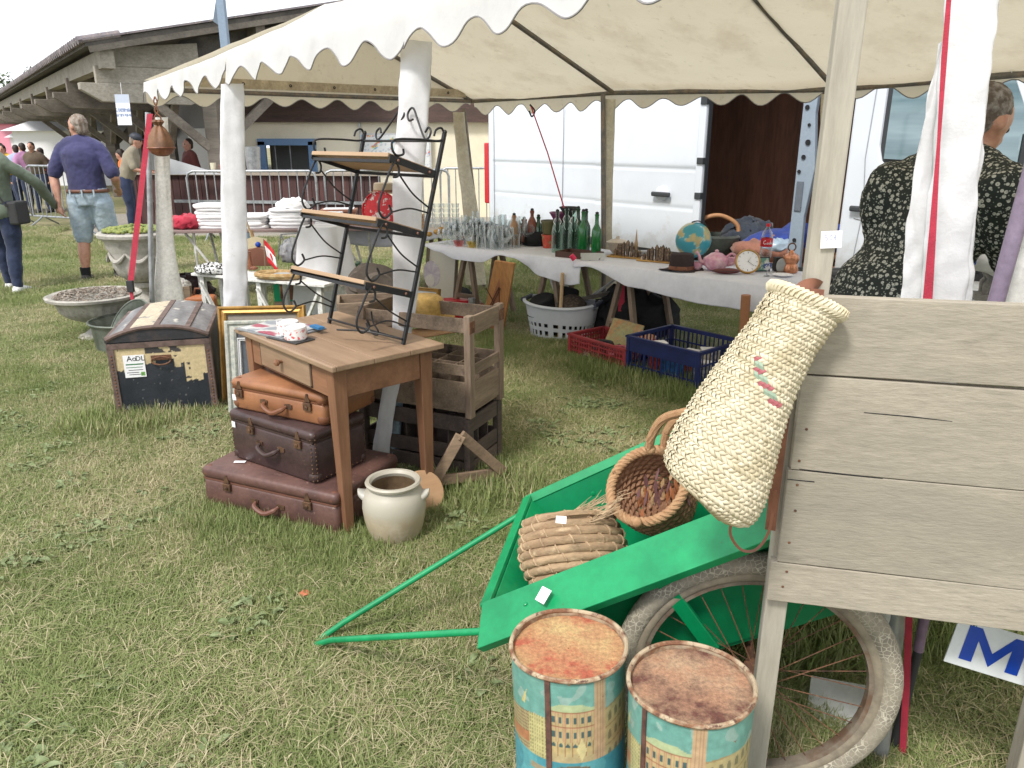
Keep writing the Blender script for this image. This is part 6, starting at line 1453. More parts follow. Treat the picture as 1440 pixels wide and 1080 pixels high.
tag(obj('grey_tarp',MB().box(0,.0,0,0,0,0).sheet(lambda u,v:V(1.6+1.6*u,5.6-1.6*u+.9*v,.38+.28*v*(1)),8,6),simple('dark_tarp',(.02,.022,.03))),'dark sheet hanging in the shadow beneath the right trestle table','tarpaulin') if False else None
G7=lambda q:V(*q)
# ------------- glasses
def glas(kind):
    mb=MB()
    if kind=='tumbler': mb.lathe([(.024,0),(.026,.003),(.031,.10),(.029,.10),(.024,.008),(.001,.008)],16)
    elif kind=='wine': mb.lathe([(.030,0),(.028,.003),(.004,.007),(.004,.06),(.012,.068),(.032,.10),(.034,.13),(.029,.155),(.027,.155),(.032,.13),(.03,.102),(.001,.074)],16)
    elif kind=='ballon': mb.lathe([(.032,0),(.030,.003),(.005,.007),(.005,.045),(.03,.06),(.045,.09),(.043,.12),(.034,.14),(.032,.14),(.041,.12),(.043,.09),(.001,.055)],18)
    elif kind=='flute': mb.lathe([(.028,0),(.026,.003),(.004,.007),(.004,.06),(.018,.08),(.023,.13),(.021,.18),(.019,.18),(.021,.13),(.001,.075)],14)
    elif kind=='bowl': mb.lathe([(.025,0),(.03,.003),(.045,.035),(.05,.05),(.047,.05),(.028,.008),(.001,.006)],18)
    elif kind=='jug': mb.lathe([(.045,0),(.055,.01),(.06,.08),(.045,.13),(.03,.16),(.036,.19),(.033,.19),(.027,.16),(.04,.13),(.055,.08),(.05,.012),(.001,.01)],20)
    return mb
gm={}
for kd,lab in (('tumbler','straight clear glass tumbler in the crowd on the left table'),('wine','clear stemmed wine glass in the crowd on the left table'),('ballon','round clear stemmed goblet in the crowd on the left table'),('flute','tall narrow stemmed glass in the crowd on the left table')):
    o=obj('glass',glas(kd),K['glass'],None,smooth=True,kind='keep'); tag(o,lab,'glass','%s glasses on the left white table'%{'tumbler':'straight','wine':'wine','ballon':'round','flute':'tall narrow'}[kd]); gm[kd]=o
d1=(T1b-T1a).normalized(); n1=V(-d1.y,d1.x,0); rs=random.Random(2)
first={k:True for k in gm}
def put(o,p,rz=0,sc=1,label=None):
    if first.get(o.name,True): first[o.name]=False; q=o
    else: q=o.copy(); C.objects.link(q)
    q.location=p; q.rotation_euler=(0,0,rz); q.scale=(sc,)*3
    if label: q['label']=label
    return q
for r in range(7):
    for i in range(11):
        x=.08+i*.066+rs.uniform(-.012,.012); y=.05+r*.078+rs.uniform(-.012,.012)
        kd=['ballon','wine','tumbler','flute'][(i//3+r)%4] if rs.random()<.75 else rs.choice(list(gm))
        put(gm[kd],T1a+d1*x+n1*y+V(0,0,TZ+.007),sc=rs.uniform(.9,1.12)*(1+.25*(r>3)))
# crate stack of glasses at the back left
t=thing('glass_rack','stack of clear glass cups rising at the back left of the glasses','glass rack',(-0.648, 7.25, 0.75))
for k in range(5):
    for i in range(4): obj('cup',MB().lathe([(.03,0),(.038,.04),(.036,.04),(.027,.004)],14,(-.13+.085*i,0,.012+.045*k)),K['glass'],t,smooth=True)
gl=gm['tumbler']
for kd,p,lab,mat in (('jug',(-0.518, 7.1, 0.779),'tall clear glass jug behind the glasses near the tent leg',K['glass']),('jug',(-0.124, 6.45, 0.727),'clear glass carafe at the right end of the glasses',K['glass']),('bowl',(-0.455, 6.62, 0.706),'pale pink glass dish at the front of the table',glassm('pink_glass',(.95,.6,.6))),('bowl',(-0.337, 6.55, 0.703),'pale yellow glass dish at the table front',glassm('yellow_glass',(.95,.85,.5)))):
    tag(obj('glass_jug' if kd=='jug' else 'glass_dish',MB().lathe([(r,z) for r,z in []] or [(0.001,0)],3) if False else glas(kd),mat,None,smooth=True,kind='keep'),lab,'jug' if kd=='jug' else 'dish').location=(p[0],p[1],TZ+.007)
bd=thing('gilt_ornament','small gold coloured ornament at the left end of the white table','ornament',(T1a.x+.05,T1a.y+.12,TZ+.007))
for i in range(7): obj('gilt_leaf',MB().ell((rs.uniform(-.07,.07),rs.uniform(-.03,.03),rs.uniform(.02,.12)),(.03,.012,.022),10,6),K['gold'],bd,smooth=True)
# ------------- bottles
BP={'swing':[(.001,0),(.040,0),(.043,.006),(.043,.15),(.036,.19),(.018,.235),(.014,.26),(.014,.285),(.018,.29),(.018,.30),(.001,.30)],
'wine':[(.001,0),(.036,0),(.038,.006),(.038,.17),(.034,.20),(.016,.235),(.0145,.27),(.0145,.295),(.017,.297),(.017,.31),(.001,.31)],
'stone':[(.001,0),(.037,0),(.039,.006),(.039,.15),(.03,.185),(.015,.21),(.014,.23),(.018,.24),(.018,.255),(.001,.256)],
'squat':[(.001,0),(.05,0),(.054,.01),(.056,.12),(.04,.17),(.02,.19),(.02,.22),(.026,.225),(.026,.24),(.001,.24)]}
K['gclear']=glassm('clear_green_tinted_glass',(.62,.78,.70),.35); K['ggreen']=M('green_bottle_glass',(.01,.14,.035),.06,var=.2,bump=0,spec=.8); K['gdark']=M('dark_green_glass',(.008,.05,.02),.06,bump=0,spec=.8)
K['gtrans']=glassm('green_glass',(.10,.48,.16),.3)
def bottle(label,p,kind,m,h=1.0,cap=None,group=None,swing=False,plate=False):
    t=thing('bottle',label,'bottle',(p[0],p[1],TZ+.007))
    obj('bottle_body',MB().lathe([(r*h**.3,z*h) for r,z in BP[kind]],26),m,t,smooth=True); H=BP[kind][-1][1]*h
    obj('stopper',MB().lathe([(.001,H),(.013,H),(.014,H+.014),(.001,H+.02)],14),cap or K['rubber'],t,smooth=True)
    if swing:
        for s in (-1,1): obj('wire_clip',MB().tube(bez([V(s*.015,0,H-.05),V(s*.03,-.01,H-.08),V(s*.018,-.02,H-.1),V(s*.02,-.01,H-.13),V(s*.01,-.025,H-.16)],5),.0026,6),K['paper'],t)
    if plate: obj('paper_label',MB().lathe([(.0396*h**.3,.045*h),(.0398*h**.3,.05*h),(.0398*h**.3,.11*h),(.0396*h**.3,.115*h)],26),K['paper'],t)
    return t
K['stonew']=simple('tan_stoneware',(.36,.20,.10),.4); K['redst']=simple('red_brown_stoneware',(.20,.055,.03),.35)
bottle('tan stoneware bottle with a dark stopper, left of the bowler hat',(0.018, 6.692, 0.672),'stone',K['stonew'],1.0)
bottle('red brown stoneware flask behind the left side of the bowler hat',(0.105, 6.75, 0.707),'squat',K['redst'],.9,plate=True)
bottle('red brown stoneware bottle directly behind the bowler hat',(0.172, 6.7, 0.714),'stone',K['redst'],1.15)
bottle('small dark bottle right of the red brown stoneware bottles',(0.227, 6.7, 0.714),'stone',K['gdark'],.95)
bottle('clear glass swing top bottle, foremost beside the wooden tray',(0.363, 6.256, 0.672),'swing',K['gclear'],1.08,swing=True,plate=False)
bottle('clear swing top bottle behind the foremost clear one',(0.437, 6.25, 0.701),'swing',K['gclear'],1.15,swing=True)
bottle('pale green swing top bottle in the middle of the bottle group',(0.491, 6.2, 0.697),'swing',K['gclear'],1.12,swing=True)
bottle('dark green bottle behind the pale swing top bottles',(0.537, 6.35, 0.711),'wine',K['gdark'],1.1)
bottle('green wine bottle, left one of the pair left of the last bottle',(0.56, 6.15, 0.704),'wine',K['ggreen'],1.08)
bottle('green wine bottle with pale capsule beside the tent leg',(0.657, 6.05, 0.712),'wine',K['ggreen'],1.04)
bottle('dark green bottle just behind the green wine bottle',(0.596, 6.3, 0.712),'wine',K['gdark'],1.05)
t=thing('wooden_tray','dark brown wooden tray standing under the green bottles','tray',(0.525, 6.0, 0.697),-.65)
t.location.z=TZ+.007
for a in ((-.16,.16,-.10,-.09),(-.16,.16,.09,.10),(-.16,-.15,-.1,.1),(.15,.16,-.1,.1)): obj('tray_side',MB().box(*a,0,.045),simple('dark_tray_wood',(.07,.03,.02)) if 'dtw' not in K else K['dtw'],t)
# flower pots stacked, funnels
def pot(label,p,r1,r2,h,m,z0=0,cat='flower pot',name='flower_pot'):
    mb=MB(); mb.lathe([(.001,0),(r1,0),(r2,h*.85),(r2*1.06,h*.86),(r2*1.06,h),(r2*.95,h),(r1*.9,.01),(.001,.01)],26); o=obj(name,mb,m,None,smooth=True,kind='keep'); o.location=(p[0],p[1],z0); return tag(o,label,cat)
pot('red printed tin pot under the olive green pot behind the bowler hat',(0.312, 6.55, 0.72),.05,.062,.11,M('red_print_tin',(.55,.07,.04),.4,c2=(.3,.3,.15),sc=30,th=(.55,.6)),TZ+.007)
pot('olive green pot stacked on the red tin pot',(0.31, 6.55, 0.851),.05,.066,.115,simple('olive_pot',(.11,.10,.04),.4),TZ+.12)
pot('purple funnel shaped pot at the top of the pot group, under the red cord',(0.389, 6.5, 0.96),.035,.075,.08,simple('purple_pot',(.16,.03,.10),.4),(0.39, 6.5, 0.891)[2])
pot('dark stacked planter beneath the purple funnel pot',(0.416, 6.5, 0.786),.05,.06,(0.39, 6.5, 0.891)[2]-TZ-.01,simple('dark_planter',(.02,.02,.02)),TZ+.007)
pot('black funnel shaped pot beside the purple one',(0.468, 6.45, 0.965),.03,.075,.075,K['rubber'],(0.468, 6.45, 0.942)[2])
pot('black slender planter beneath the black funnel pot',(0.472, 6.45, 0.792),.035,.04,(0.468, 6.45, 0.942)[2]-TZ-.01,K['rubber'],TZ+.007)
# hats
def hat(name,label,p,rz,R0,br,h,m,band=None,bowler=False,tilt=(0,0),z=TZ+.008,group=None,oval=.82):
    t=thing(name,label,'hat',(p[0],p[1],z),rot=(tilt[0],tilt[1],rz),group=group)
    cr=[(R0,.004),(R0*1.0,h*.35),(R0*.95,h*.7),(R0*.75,h*.93),(R0*.4,h),(.001,h*1.0)] if bowler else [(R0,.004),(R0*.97,h*.5),(R0*.92,h*.92),(R0*.8,h),(R0*.4,h*.93),(.001,h*.9)]
    obj('crown',MB().lathe(cr,30,sy=oval),m,t,smooth=True)
    b=MB(); rings=[]
    for q in (0,.35,.75,1,1.0,.7,.3):
        pass
    for q,dz in ((0,0),(.5,.001),(1,.012 if bowler else .004),(1,.015 if bowler else .007),(.5,.005),(0,.005)):
        rings.append([V(math.cos(a)*(R0*.98+br*q),math.sin(a)*(R0*.98*oval+br*q*.8),dz+ (.025*abs(math.cos(a))**2*q if bowler else .010*math.sin(2*a)*q)) for a in [2*math.pi*k/40 for k in range(40)]])
    b.rings(rings,cap=False); obj('brim',b,m,t,smooth=True)
    if band: obj('hat_band',MB().lathe([(R0*1.01,.006),(R0*1.012,.03),(R0*.99,.031)],30,sy=oval),band,t,smooth=True)
    return t
hat('bowler_hat','black felt bowler hat on the left white table beside the stoneware bottles',(0.203, 6.716, 0.675),.2,.10,.05,.125,K['black'],bowler=True)
hat('brimmed_hat','dark brown brimmed felt hat in front of the globe',(1.188, 5.385, 0.675),.0,.088,.07,.115,M('dark_brown_felt',(.035,.022,.022),.9,bump=.3,bsc=200),band=K['leather'])
# other goods on the right table
t=thing('tureen','pale beige lidded tureen at the left end of the right table','tureen',(0.839, 6.155, 0.675))
K['biscuit']=simple('biscuit_ceramic',(.55,.47,.38),.4)
obj('bowl',MB().lathe([(.03,0),(.04,.01),(.07,.04),(.088,.09),(.092,.095),(.085,.095),(.001,.085)],28),K['biscuit'],t,smooth=True); obj('lid',MB().lathe([(.09,.096),(.06,.112),(.015,.12),(.012,.13),(.015,.138),(.001,.142)],28),K['biscuit'],t,smooth=True)
def church(label,p,spire,rz=0,w=.2,n=12):
    t=thing('model_village',label,'ornament',(p[0],p[1],TZ+.008),rz); m=simple('bronze_dark',(.09,.055,.035),.4,c2=(.25,.17,.1),sc=60,th=(.5,.6))
    obj('base',MB().box(-w*.75,w*.75,-.05,.05,0,.012),K['gold'],t,bevel=.003)
    for i in range(n):
        x=-w/2+w*i/(n-1); h=.05+.05*math.sin(math.pi*i/(n-1))+rs.uniform(-.01,.015); y=rs.uniform(-.03,.03)
        b=MB(); b.box(x-.009,x+.009,y-.012,y+.012,.01,h); b.rings([[V(x+sx*.011,y+sy*.014,h) for sx,sy in ((-1,-1),(1,-1),(1,1),(-1,1))],[V(x+sx*.001,y+sy*.002,h+.022) for sx,sy in ((-1,-1),(1,-1),(1,1),(-1,1))]]); obj('turret',b,m,t)
    if spire: obj('spire',MB().lathe([(.014,.01),(.013,.09),(.016,.10),(.009,.14),(.001,.22)],10,(w*.32,.01,0)),simple('pale_bronze',(.42,.28,.16),.4),t,smooth=True)
church('dark metal cluster of little buildings with a pale spire on a gilt base',(0.891, 5.965, 0.68),True,-.5)
church('dark metal cluster of figures without a spire, left of the brown hat',(1.099, 5.747, 0.68),False,-.6,.22)
tag(obj('flat_box',MB().box(-.0,.18,.0,.09,0,.03),simple('grey_box',(.35,.35,.36)),None,bevel=.003),'small flat grey box behind the metal ornaments','box').location=(1.037, 6.08, 0.68)
tag(obj('price_card',MB().box(-.09,.09,0,.004,0,.055),simple('printed_card',(.5,.5,.47),c2=(.1,.1,.1),sc=30,th=(.62,.66)),None),'printed card standing at the front of the left table under the bottles','card').location=(0.607, 5.816, 0.675)
# globe
def gcol(p):
    q=p.normalized() if p.length>0 else p
    n=noise.noise(V(q.x*1.6+1.9,q.y*1.6,q.z*1.7+.6))+.35*noise.noise(q*4.3)
    if n>.13: return (.48,.38,.18) if noise.noise(q*5+V(3,3,3))>0 else (.35,.38,.2)
    if n>.09: return (.35,.55,.5)
    return (.05,.30,.38)
gb=thing('globe','blue terrestrial globe tilted on its stand behind the brown hat','globe',(1.397, 5.888, 0.675),rot=(R(10),R(-18),R(25)))
m=MB(); m.ell((0,0,0),.132,64,48); gl_=obj('sphere',m,M('globe_print',(1,1,1),.3,col=True,var=.04,bump=0),gb,col=gcol,smooth='all',flip=True)
gl_.location=(0,0,.158)
obj('meridian_arm',MB().tube([V(.145*math.sin(a),0,.158+.145*math.cos(a)) for a in [math.pi*k/20 for k in range(21)]],.005,6),K['rubber'],gb,smooth=True); obj('stand',MB().lathe([(.001,0),(.075,0),(.07,.012),(.02,.018),(.001,.02)],24),K['rubber'],gb,smooth=True)
# pink teapot
K['pink']=simple('pink_porcelain',(.60,.28,.38),.3,c2=(.68,.45,.5),sc=16)
tpot=thing('teapot','pink ribbed porcelain teapot between the brown hat and the clock','teapot',(1.42, 5.355, 0.675),-.3)
m=MB(); m.rings([[V(math.cos(a)*r*(1+.05*math.cos(10*a)),math.sin(a)*r*(1+.05*math.cos(10*a)),z) for a in [2*math.pi*k/60 for k in range(60)]] for r,z in ((.03,0),(.05,.005),(.075,.03),(.088,.055),(.082,.085),(.055,.105))]); obj('body',m,K['pink'],tpot,smooth=True)
obj('lid',MB().lathe([(.056,.105),(.04,.118),(.012,.125),(.014,.138),(.001,.145)],24),K['pink'],tpot,smooth=True)
obj('spout',MB().tube(bez([V(-.07,0,.045),V(-.105,0,.06),V(-.12,0,.10),V(-.14,0,.125)],5),[.02,.019,.017,.016,.015,.014,.013,.012,.012,.011,.011,.010,.010,.010,.011,.012],10),K['pink'],tpot,smooth=True); obj('handle',MB().tube(bez([V(.07,0,.095),V(.10,0,.118),V(.13,0,.10),V(.125,0,.06),V(.08,0,.035)],5),.009,8),K['pink'],tpot,smooth=True)
for i,(q,lab) in enumerate((((1.298, 5.385, 0.675),'small pink cup between the brown hat and the teapot'),((1.609, 5.609, 0.675),'pale pink sugar bowl just behind the teapot'))):
    tag(obj('pink_cup',MB().lathe([(.02,0),(.035,.02),(.042,.05),(.039,.05),(.018,.005)],22),K['pink'],None,smooth=True,kind='keep'),lab,'cup').location=q
t=thing('leather_case','dark red leather spectacle case lying in front of the teapot','case',(1.455, 5.206, 0.675),-.12)
obj('case_body',MB().ell((0,0,.02),(.095,.03,.02),20,10),simple('oxblood_leather',(.11,.02,.02),.35),t,smooth=True); obj('case_seam',MB().tube([V(.095*math.cos(a),.0305*math.sin(a),.021) for a in [2*math.pi*k/36 for k in range(36)]],.0016,5,closed=True),K['rubber'],t)
ck=thing('round_clock','round brass rimmed clock with a white face leaning on the right table','clock',(1.6, 5.206, 0.675),rot=(R(-22),0,-.15))
obj('clock_case',MB().lathe([(.001,.02),(.082,.02),(.085,-.0),(.08,-.008),(.072,-.004)],36,(0,0,.085),ax=(0,1,0)),K['gold'],ck,smooth=True); fc=obj('dial',MB().lathe([(.001,-.001),(.072,-.002)],36,(0,0,.085),ax=(0,1,0)),K['paper'],ck)
for i in range(12): a=math.pi*i/6; obj('hour_mark',MB().beam((.055*math.sin(a),-.004,.085+.055*math.cos(a)),(.066*math.sin(a),-.004,.085+.066*math.cos(a)),.003,.001),K['ink'],fc)
for a,L in ((.6,.035),(2.2,.05)): obj('clock_hand',MB().beam((0,-.004,.085),(L*math.sin(a),-.004,.085+L*math.cos(a)),.003,.001),K['ink'],fc)
# cola bottle: red label with white script lettering
cb=thing('soda_bottle','clear plastic cola bottle with a red cap and red label by the van','bottle',(1.958, 5.962, 0.675))
obj('bottle_body',MB().lathe([(.001,0),(.04,0),(.044,.01),(.042,.08),(.044,.1),(.044,.15),(.036,.19),(.014,.225),(.013,.24),(.001,.24)],24),glassm('pet_plastic',(.85,.85,.86),.35),cb,smooth=True)
lbl=obj('label_band',MB().lathe([(.0452,.085),(.0455,.09),(.0455,.145),(.0452,.15)],30),simple('label_red',(.60,.015,.03),.35),cb,smooth=True); obj('cap',MB().lathe([(.016,.235),(.016,.256),(.001,.258)],18),simple('cap_red',(.6,.02,.03),.4),cb,smooth=True)
tx=MB(); yy=-.0475
def cola(mb):
    z=.105
    def st(p,r=.0024): mb.tube([V(x,-math.sqrt(max(.0001,.0468**2-x*x)),zz) for x,zz in p],r,5)
    st([(-.022,z+.028),(-.033,z+.022),(-.034,z+.006),(-.026,z),(-.019,z+.006)],.003)
    st([(-.014,z+.002),(-.009,z+.013),(-.004,z+.002),(-.014,z+.002)]); st([(.003,z+.014),(.001,z+.004),(.006,z+.001)]); st([(.009,z+.001),(.014,z+.03),(.016,z+.001)]); st([(.020,z+.013),(.020,z+.002),(.026,z+.002),(.027,z+.014),(.03,z+.001)])
cola(tx); obj('lettering',tx,K['paper'],lbl)
# copper cup and small things on the right
t=thing('copper_lantern','copper coloured lidded pot with ring handles beside the grey post','pot',(1.905, 5.265, 0.675))
K['copper']=simple('bright_copper',(.55,.24,.13),.25,metal=.7)
obj('body',MB().lathe([(.001,0),(.05,0),(.058,.02),(.045,.06),(.058,.09),(.05,.12),(.02,.135),(.014,.15),(.001,.155)],26),K['copper'],t,smooth=True); obj('ring_handle',MB().tube(circ((0,0,.172),.026,(1,0,0),(0,0,1),20),.005,8,closed=True),K['brass'],t,smooth=True)
t=thing('oval_dial','grey oval dial standing against the copper pot','dial',(1.837, 5.235, 0.675),.2); obj('dial_plate',MB().lathe([(.001,0),(.036,0),(.038,.006),(.001,.008)],26,(0,0,.05),ax=(0,1,0),sx=1,sy=1.3),simple('grey_dial',(.3,.31,.3),.3),t,smooth=True); obj('dial_foot',MB().box(-.03,.03,-.012,.012,0,.012),K['brass'],t)
t=thing('small_picture','small green and white framed picture leaning on the right table','picture',(1.729, 5.294, 0.675),rot=(R(-12),0,.1)); obj('picture_frame_edge',MB().box(-.055,.055,0,.01,0,.1),K['rubber'],t,bevel=.002); obj('picture_print',MB().box(-.047,.047,-.003,-.001,.008,.092),M('green_print',(.1,.25,.2),.3,c2=(.5,.55,.5),sc=18,th=(.48,.54),bump=0),t)
t=thing('swing_medallion','small blue and white round medallion on a stem in front of the green picture','ornament',(1.704, 5.121, 0.675)); obj('medallion',MB().lathe([(.001,0),(.026,0),(.029,.005),(.001,.007)],24,(0,0,.065),ax=(0,1,0)),M('blue_white_print',(.5,.5,.5),.3,c2=(.03,.06,.2),sc=30,th=(.48,.52)),t,smooth=True); obj('stem',MB().lathe([(.02,0),(.018,.004),(.003,.008),(.003,.04)],14),K['steel'],t,smooth=True)
t=thing('black_box','small upright black box right of the green picture','box',(1.837, 5.324, 0.675),.3); obj('box_body',MB().box(-.025,.025,-.02,.02,0,.09),K['rubber'],t,bevel=.003); obj('box_lid',MB().box(-.026,.026,-.021,.021,.09,.096),K['rubber'],t,bevel=.002)
t=thing('saucer','white saucer under the grey dial near the post','saucer',(1.808, 5.121, 0.675)); obj('saucer_dish',MB().lathe([(.03,0),(.065,.01),(.064,.012),(.001,.004)],26),K['paper'],t,smooth=True); obj('saucer_foot',MB().lathe([(.03,0),(.03,-.003)],20),K['paper'],t)
t=thing('leather_gloves','dark grey heap of folded leather gloves beside the flowered dress','gloves',(2.019, 4.756, 0.675))
for i in range(6): obj('glove',MB().ell((rs.uniform(-.09,.1),rs.uniform(-.03,.03),.03+.012*i),(.085,.035,.02),14,8,rot=Matrix.Rotation(rs.uniform(-.6,.6),3,'Z')),simple('slate_leather',(.05,.052,.06),.5) if i==0 else K.setdefault('slate',simple('slate_leather2',(.055,.055,.065),.5)),t,smooth=True)
obj('wooden_base',MB().box(-.13,.13,-.05,.05,0,.015),simple('dark_red_wood',(.12,.04,.02)),t)
# gargoyle on a further white table beside the van
t=thing('side_table','small white draped table at the right edge in front of the van cab','table',(2.822, 4.438, 0.7),-.7)
obj('table_top',MB().box(-.7,.5,-.25,.5,-.03,0),K['white'],t); obj('table_cloth',MB().sheet(lambda u,v:V(-.72+1.24*u,-.27-.01*math.sin(u*30),.003-.25*v),40,6),K['cloth'],t,smooth=True,solid=.003)
for x in (-.6,.4):
    for y in (-.2,.4): obj('leg',MB().box(x-.02,x+.02,y-.02,y+.02,-.7,-.03),K['crate'],t)
gg=thing('gargoyle_statue','small grey stone crouching gargoyle beside the mauve tent pole','statue',(2.653, 4.209, 0.7),R(-20))
K['stoneg']=M('grey_statue_stone',(.25,.24,.215),.8,c2=(.15,.145,.13),sc=18,bump=.5)
gm_=MB(); gm_.box(-.07,.09,-.05,.05,0,.03); limb(gm_,[V(.03,0,.05),V(.045,0,.11),V(.02,0,.18),V(-.005,0,.21)],[.048,.052,.045,.03]); gm_.ell((-.03,0,.20),(.04,.034,.036),14,10); gm_.ell((-.065,0,.19),(.025,.022,.018)); gm_.ell((-.03,-.03,.23),(.012,.008,.02)); gm_.ell((-.03,.03,.23),(.012,.008,.02))
for s in (-1,1): limb(gm_,[V(.01,s*.035,.18),V(-.02,s*.045,.12),V(-.06,s*.02,.17)],[.018,.015,.013]); limb(gm_,[V(.04,s*.04,.06),V(-.03,s*.05,.10),V(-.04,s*.045,.035)],[.026,.022,.016]); gm_.ell((.065,s*.035,.15),(.02,.03,.06),12,8)
remesh('statue_figure',gm_,K['stoneg'],gg,.006,2)
obj('pedestal',MB().box(-.09,.10,-.06,.06,0,.035),K['stoneg'],gg,bevel=.004)
t=thing('black_crate','black plastic crate with pink ribbon strips behind the gargoyle','crate',(2.9, 4.791, 0.7),-.3)
for z in (0,.06,.12): obj('crate_rail',MB().box(-.2,.25,-.01,.01,z,z+.04),K['rubber'],t)
for x in (-.2,.02,.23): obj('crate_upright',MB().box(x,x+.02,-.012,.012,0,.16),K['rubber'],t)
obj('crate_back',MB().box(-.2,.25,.2,.22,0,.16),K['rubber'],t)
t=thing('paper_parcel','crumpled white paper in the black crate near the woman\'s hand','paper',(2.548, 4.1, 0.975))
m=MB(); m.ell((0,0,0),(.28,.14,.12),30,16); m.jitter(.05,7); obj('crumpled_paper',m,K['linen'],t,smooth=True); obj('blue_tab',MB().box(-.22,-.17,-.16,-.15,-.04,.12),K['signblue'],t)

# ================================================================= UNDER THE TABLES
# carved plank picture
cp0=V(*(-0.27, 6.318, 0)); cx=V(.86,-.50,0).normalized(); cy=(V(*(-0.169, 6.1, 0.666))-cp0).normalized()
ct_=thing('carved_plank','orange varnished plank with a carved sail and lines, leaning under the table','carved board',tuple(cp0))
mb=MB(); mb.prism([(0,0),(.22,0),(.225,.66),(.04,.67)],cp0,cx,cy,-.025); ob=obj('board',mb,wood('orange_pine',(.50,.25,.09),(.40,.17,.06),'z',g=7,rnd=0,c3=(.25,.1,.04),th3=(.6,.7)),ct_,world=True,bevel=.004)
nv=cx.cross(cy).normalized(); 
if nv.y>0: nv=-nv
cpt=lambda a,b:cp0+cx*a+cy*b+nv*.004
cl_=MB()
for l in ([(.02,.13),(.12,.44)],[(.035,.12),(.135,.43)],[(.12,.44),(.15,.28),(.10,.25)],[(.0,.42),(.19,.17)],[(.14,.16),(.165,.10),(.155,.03)]): cl_.tube([cpt(a,b) for a,b in l],.0035,5)
obj('carved_line',cl_,simple('burnt_line',(.09,.035,.02)),ct_,world=True); mb=MB(); mb.prism([(.03,.0),(.13,.0),(.14,.38),(.11,.52),(.08,.38)],cp0+nv*.002,cx,cy,.004 if False else -.001); obj('carved_sail',mb,simple('darker_carving',(.30,.12,.06)),ct_,world=True)
# leaning pictures at the left end
frame('leaning_picture','large cream drawing of a head in a thin frame under the left table end',(-0.824, 7.041, 0),-.55,.34,.62,.02,R(-8),simple('grey_gilt',(.25,.22,.16)),M('drawing_paper',(.58,.55,.46),.8,var=.04,bump=0))
t=thing('head_drawing','lilac sketched head on the large cream drawing under the table','drawing',(-0.677, 6.45, 0.466),-.55)
t2=MB(); t2.lathe([(.001,0),(.11,0),(.11,.004),(.001,.005)],24,(0,0,0),ax=(0,1,0),sx=.8); obj('sketched_hair',t2,M('lilac_wash',(.38,.33,.38),.9,c2=(.5,.46,.46),sc=14),t); obj('sketched_face',MB().lathe([(.001,.0),(.05,0),(.05,.004),(.001,.005)],18,(-.02,-.002,-.06),ax=(0,1,0)),simple('pale_wash',(.5,.46,.42)),t)
frame('leaning_picture','small white picture in a double gold edge leaning on the cream drawing',(-0.865, 6.42, 0),-.5,.26,.36,.03,R(-10),K['gold'],K['paper'])
t=thing('red_bag','bright red shopping bag with a white curved print under the left table','bag',(-0.456, 6.689, 0),.2)
m=MB(); m.box(-.14,.14,-.08,.08,0,.20); m.jitter(.02,6); obj('bag_body',m,simple('bag_red',(.55,.015,.03),.4),t); obj('white_print',MB().tube([V(.09*math.cos(a),-.10,.10+.06*math.sin(a)) for a in [math.pi*k/14 for k in range(15)]],.007,6,flat=.4),K['paper'],t)
t=thing('tin_can','pale grey metal tube standing beside the red bag','tin',(-0.346, 6.525, 0)); obj('can_wall',MB().lathe([(.03,0),(.03,.24),(.027,.24),(.027,.01)],20),K['steel'],t,smooth=True); obj('can_rim',MB().tube(circ((0,0,.24),.029,(1,0,0),(0,1,0),24),.003,6,closed=True),K['steel'],t,smooth=True)
heap('patterned_cloth','small red and cream patterned cloth bundle beside the carved plank',(-0.304, 6.689, 0),(.07,.06,.13),M('red_cream_pattern',(.35,.05,.04),.9,c2=(.5,.42,.36),sc=30,th=(.48,.52)),'cloth',4)
heap('dark_bag','black bag lying under the left table behind the leaning picture',(-0.545, 7.429, 0),(.18,.12,.11),K['black'],'bag',14)
# laundry basket
lb_=thing('laundry_basket','light grey plastic laundry basket filled with dark hats under the tables','laundry basket',(.40,6.08,0),-.45)
def lring(k,z,out=0): 
    return [V(math.copysign(abs(math.cos(a))**.75,math.cos(a))*(.31*k+out),math.copysign(abs(math.sin(a))**.75,math.sin(a))*(.20*k+out),z) for a in [2*math.pi*j/64 for j in range(64)]]
K['lbp']=simple('basket_plastic',(.52,.54,.58),.4,var=.04)
def zt(z): return z
mb=MB(); N=64; levels=[(.80,.0),(.81,.05),(.83,.09),(.85,.12),(.87,.15),(.895,.19),(.93,.235),(.97,.28)]
base=len(mb.v)
for kk,z in levels: mb.v+= [V(p.x,p.y,p.z+ (.03*(p.x/.31)**2 if z>.2 else 0)) for p in lring(kk,z)]
for i in range(len(levels)-1):
    for j in range(N):
        if i in (1,3) and j%2==0 : continue
        if i in (2,) and False: continue
        if i==6 and (j in (30,31,32,33) or j in (62,63,0,1)): continue
        mb.f.append((i*N+j,i*N+(j+1)%N,(i+1)*N+(j+1)%N,(i+1)*N+j))
mb.f.append(tuple(range(N)))
obj('tub_wall',mb,K['lbp'],lb_,smooth=False,solid=.004,flip=False)
obj('rolled_rim',MB().tube([V(p.x,p.y,p.z+.03*(p.x/.31)**2) for p in lring(.985,.283)],.014,8,closed=True),K['lbp'],lb_,smooth=True)
for s in (-1,1): obj('handle_grip',MB().tube([V(s*(.305),y,.312) for y in (-.09,-.04,.0,.04,.09)],.019,8),simple('grip_dark',(.05,.06,.09)) if s==1 else K.setdefault('gripd',simple('grip_dark2',(.05,.06,.09))),lb_,smooth=True)
def lbp(x,y,z): return tuple(WM(lb_)@V(x,y,z))
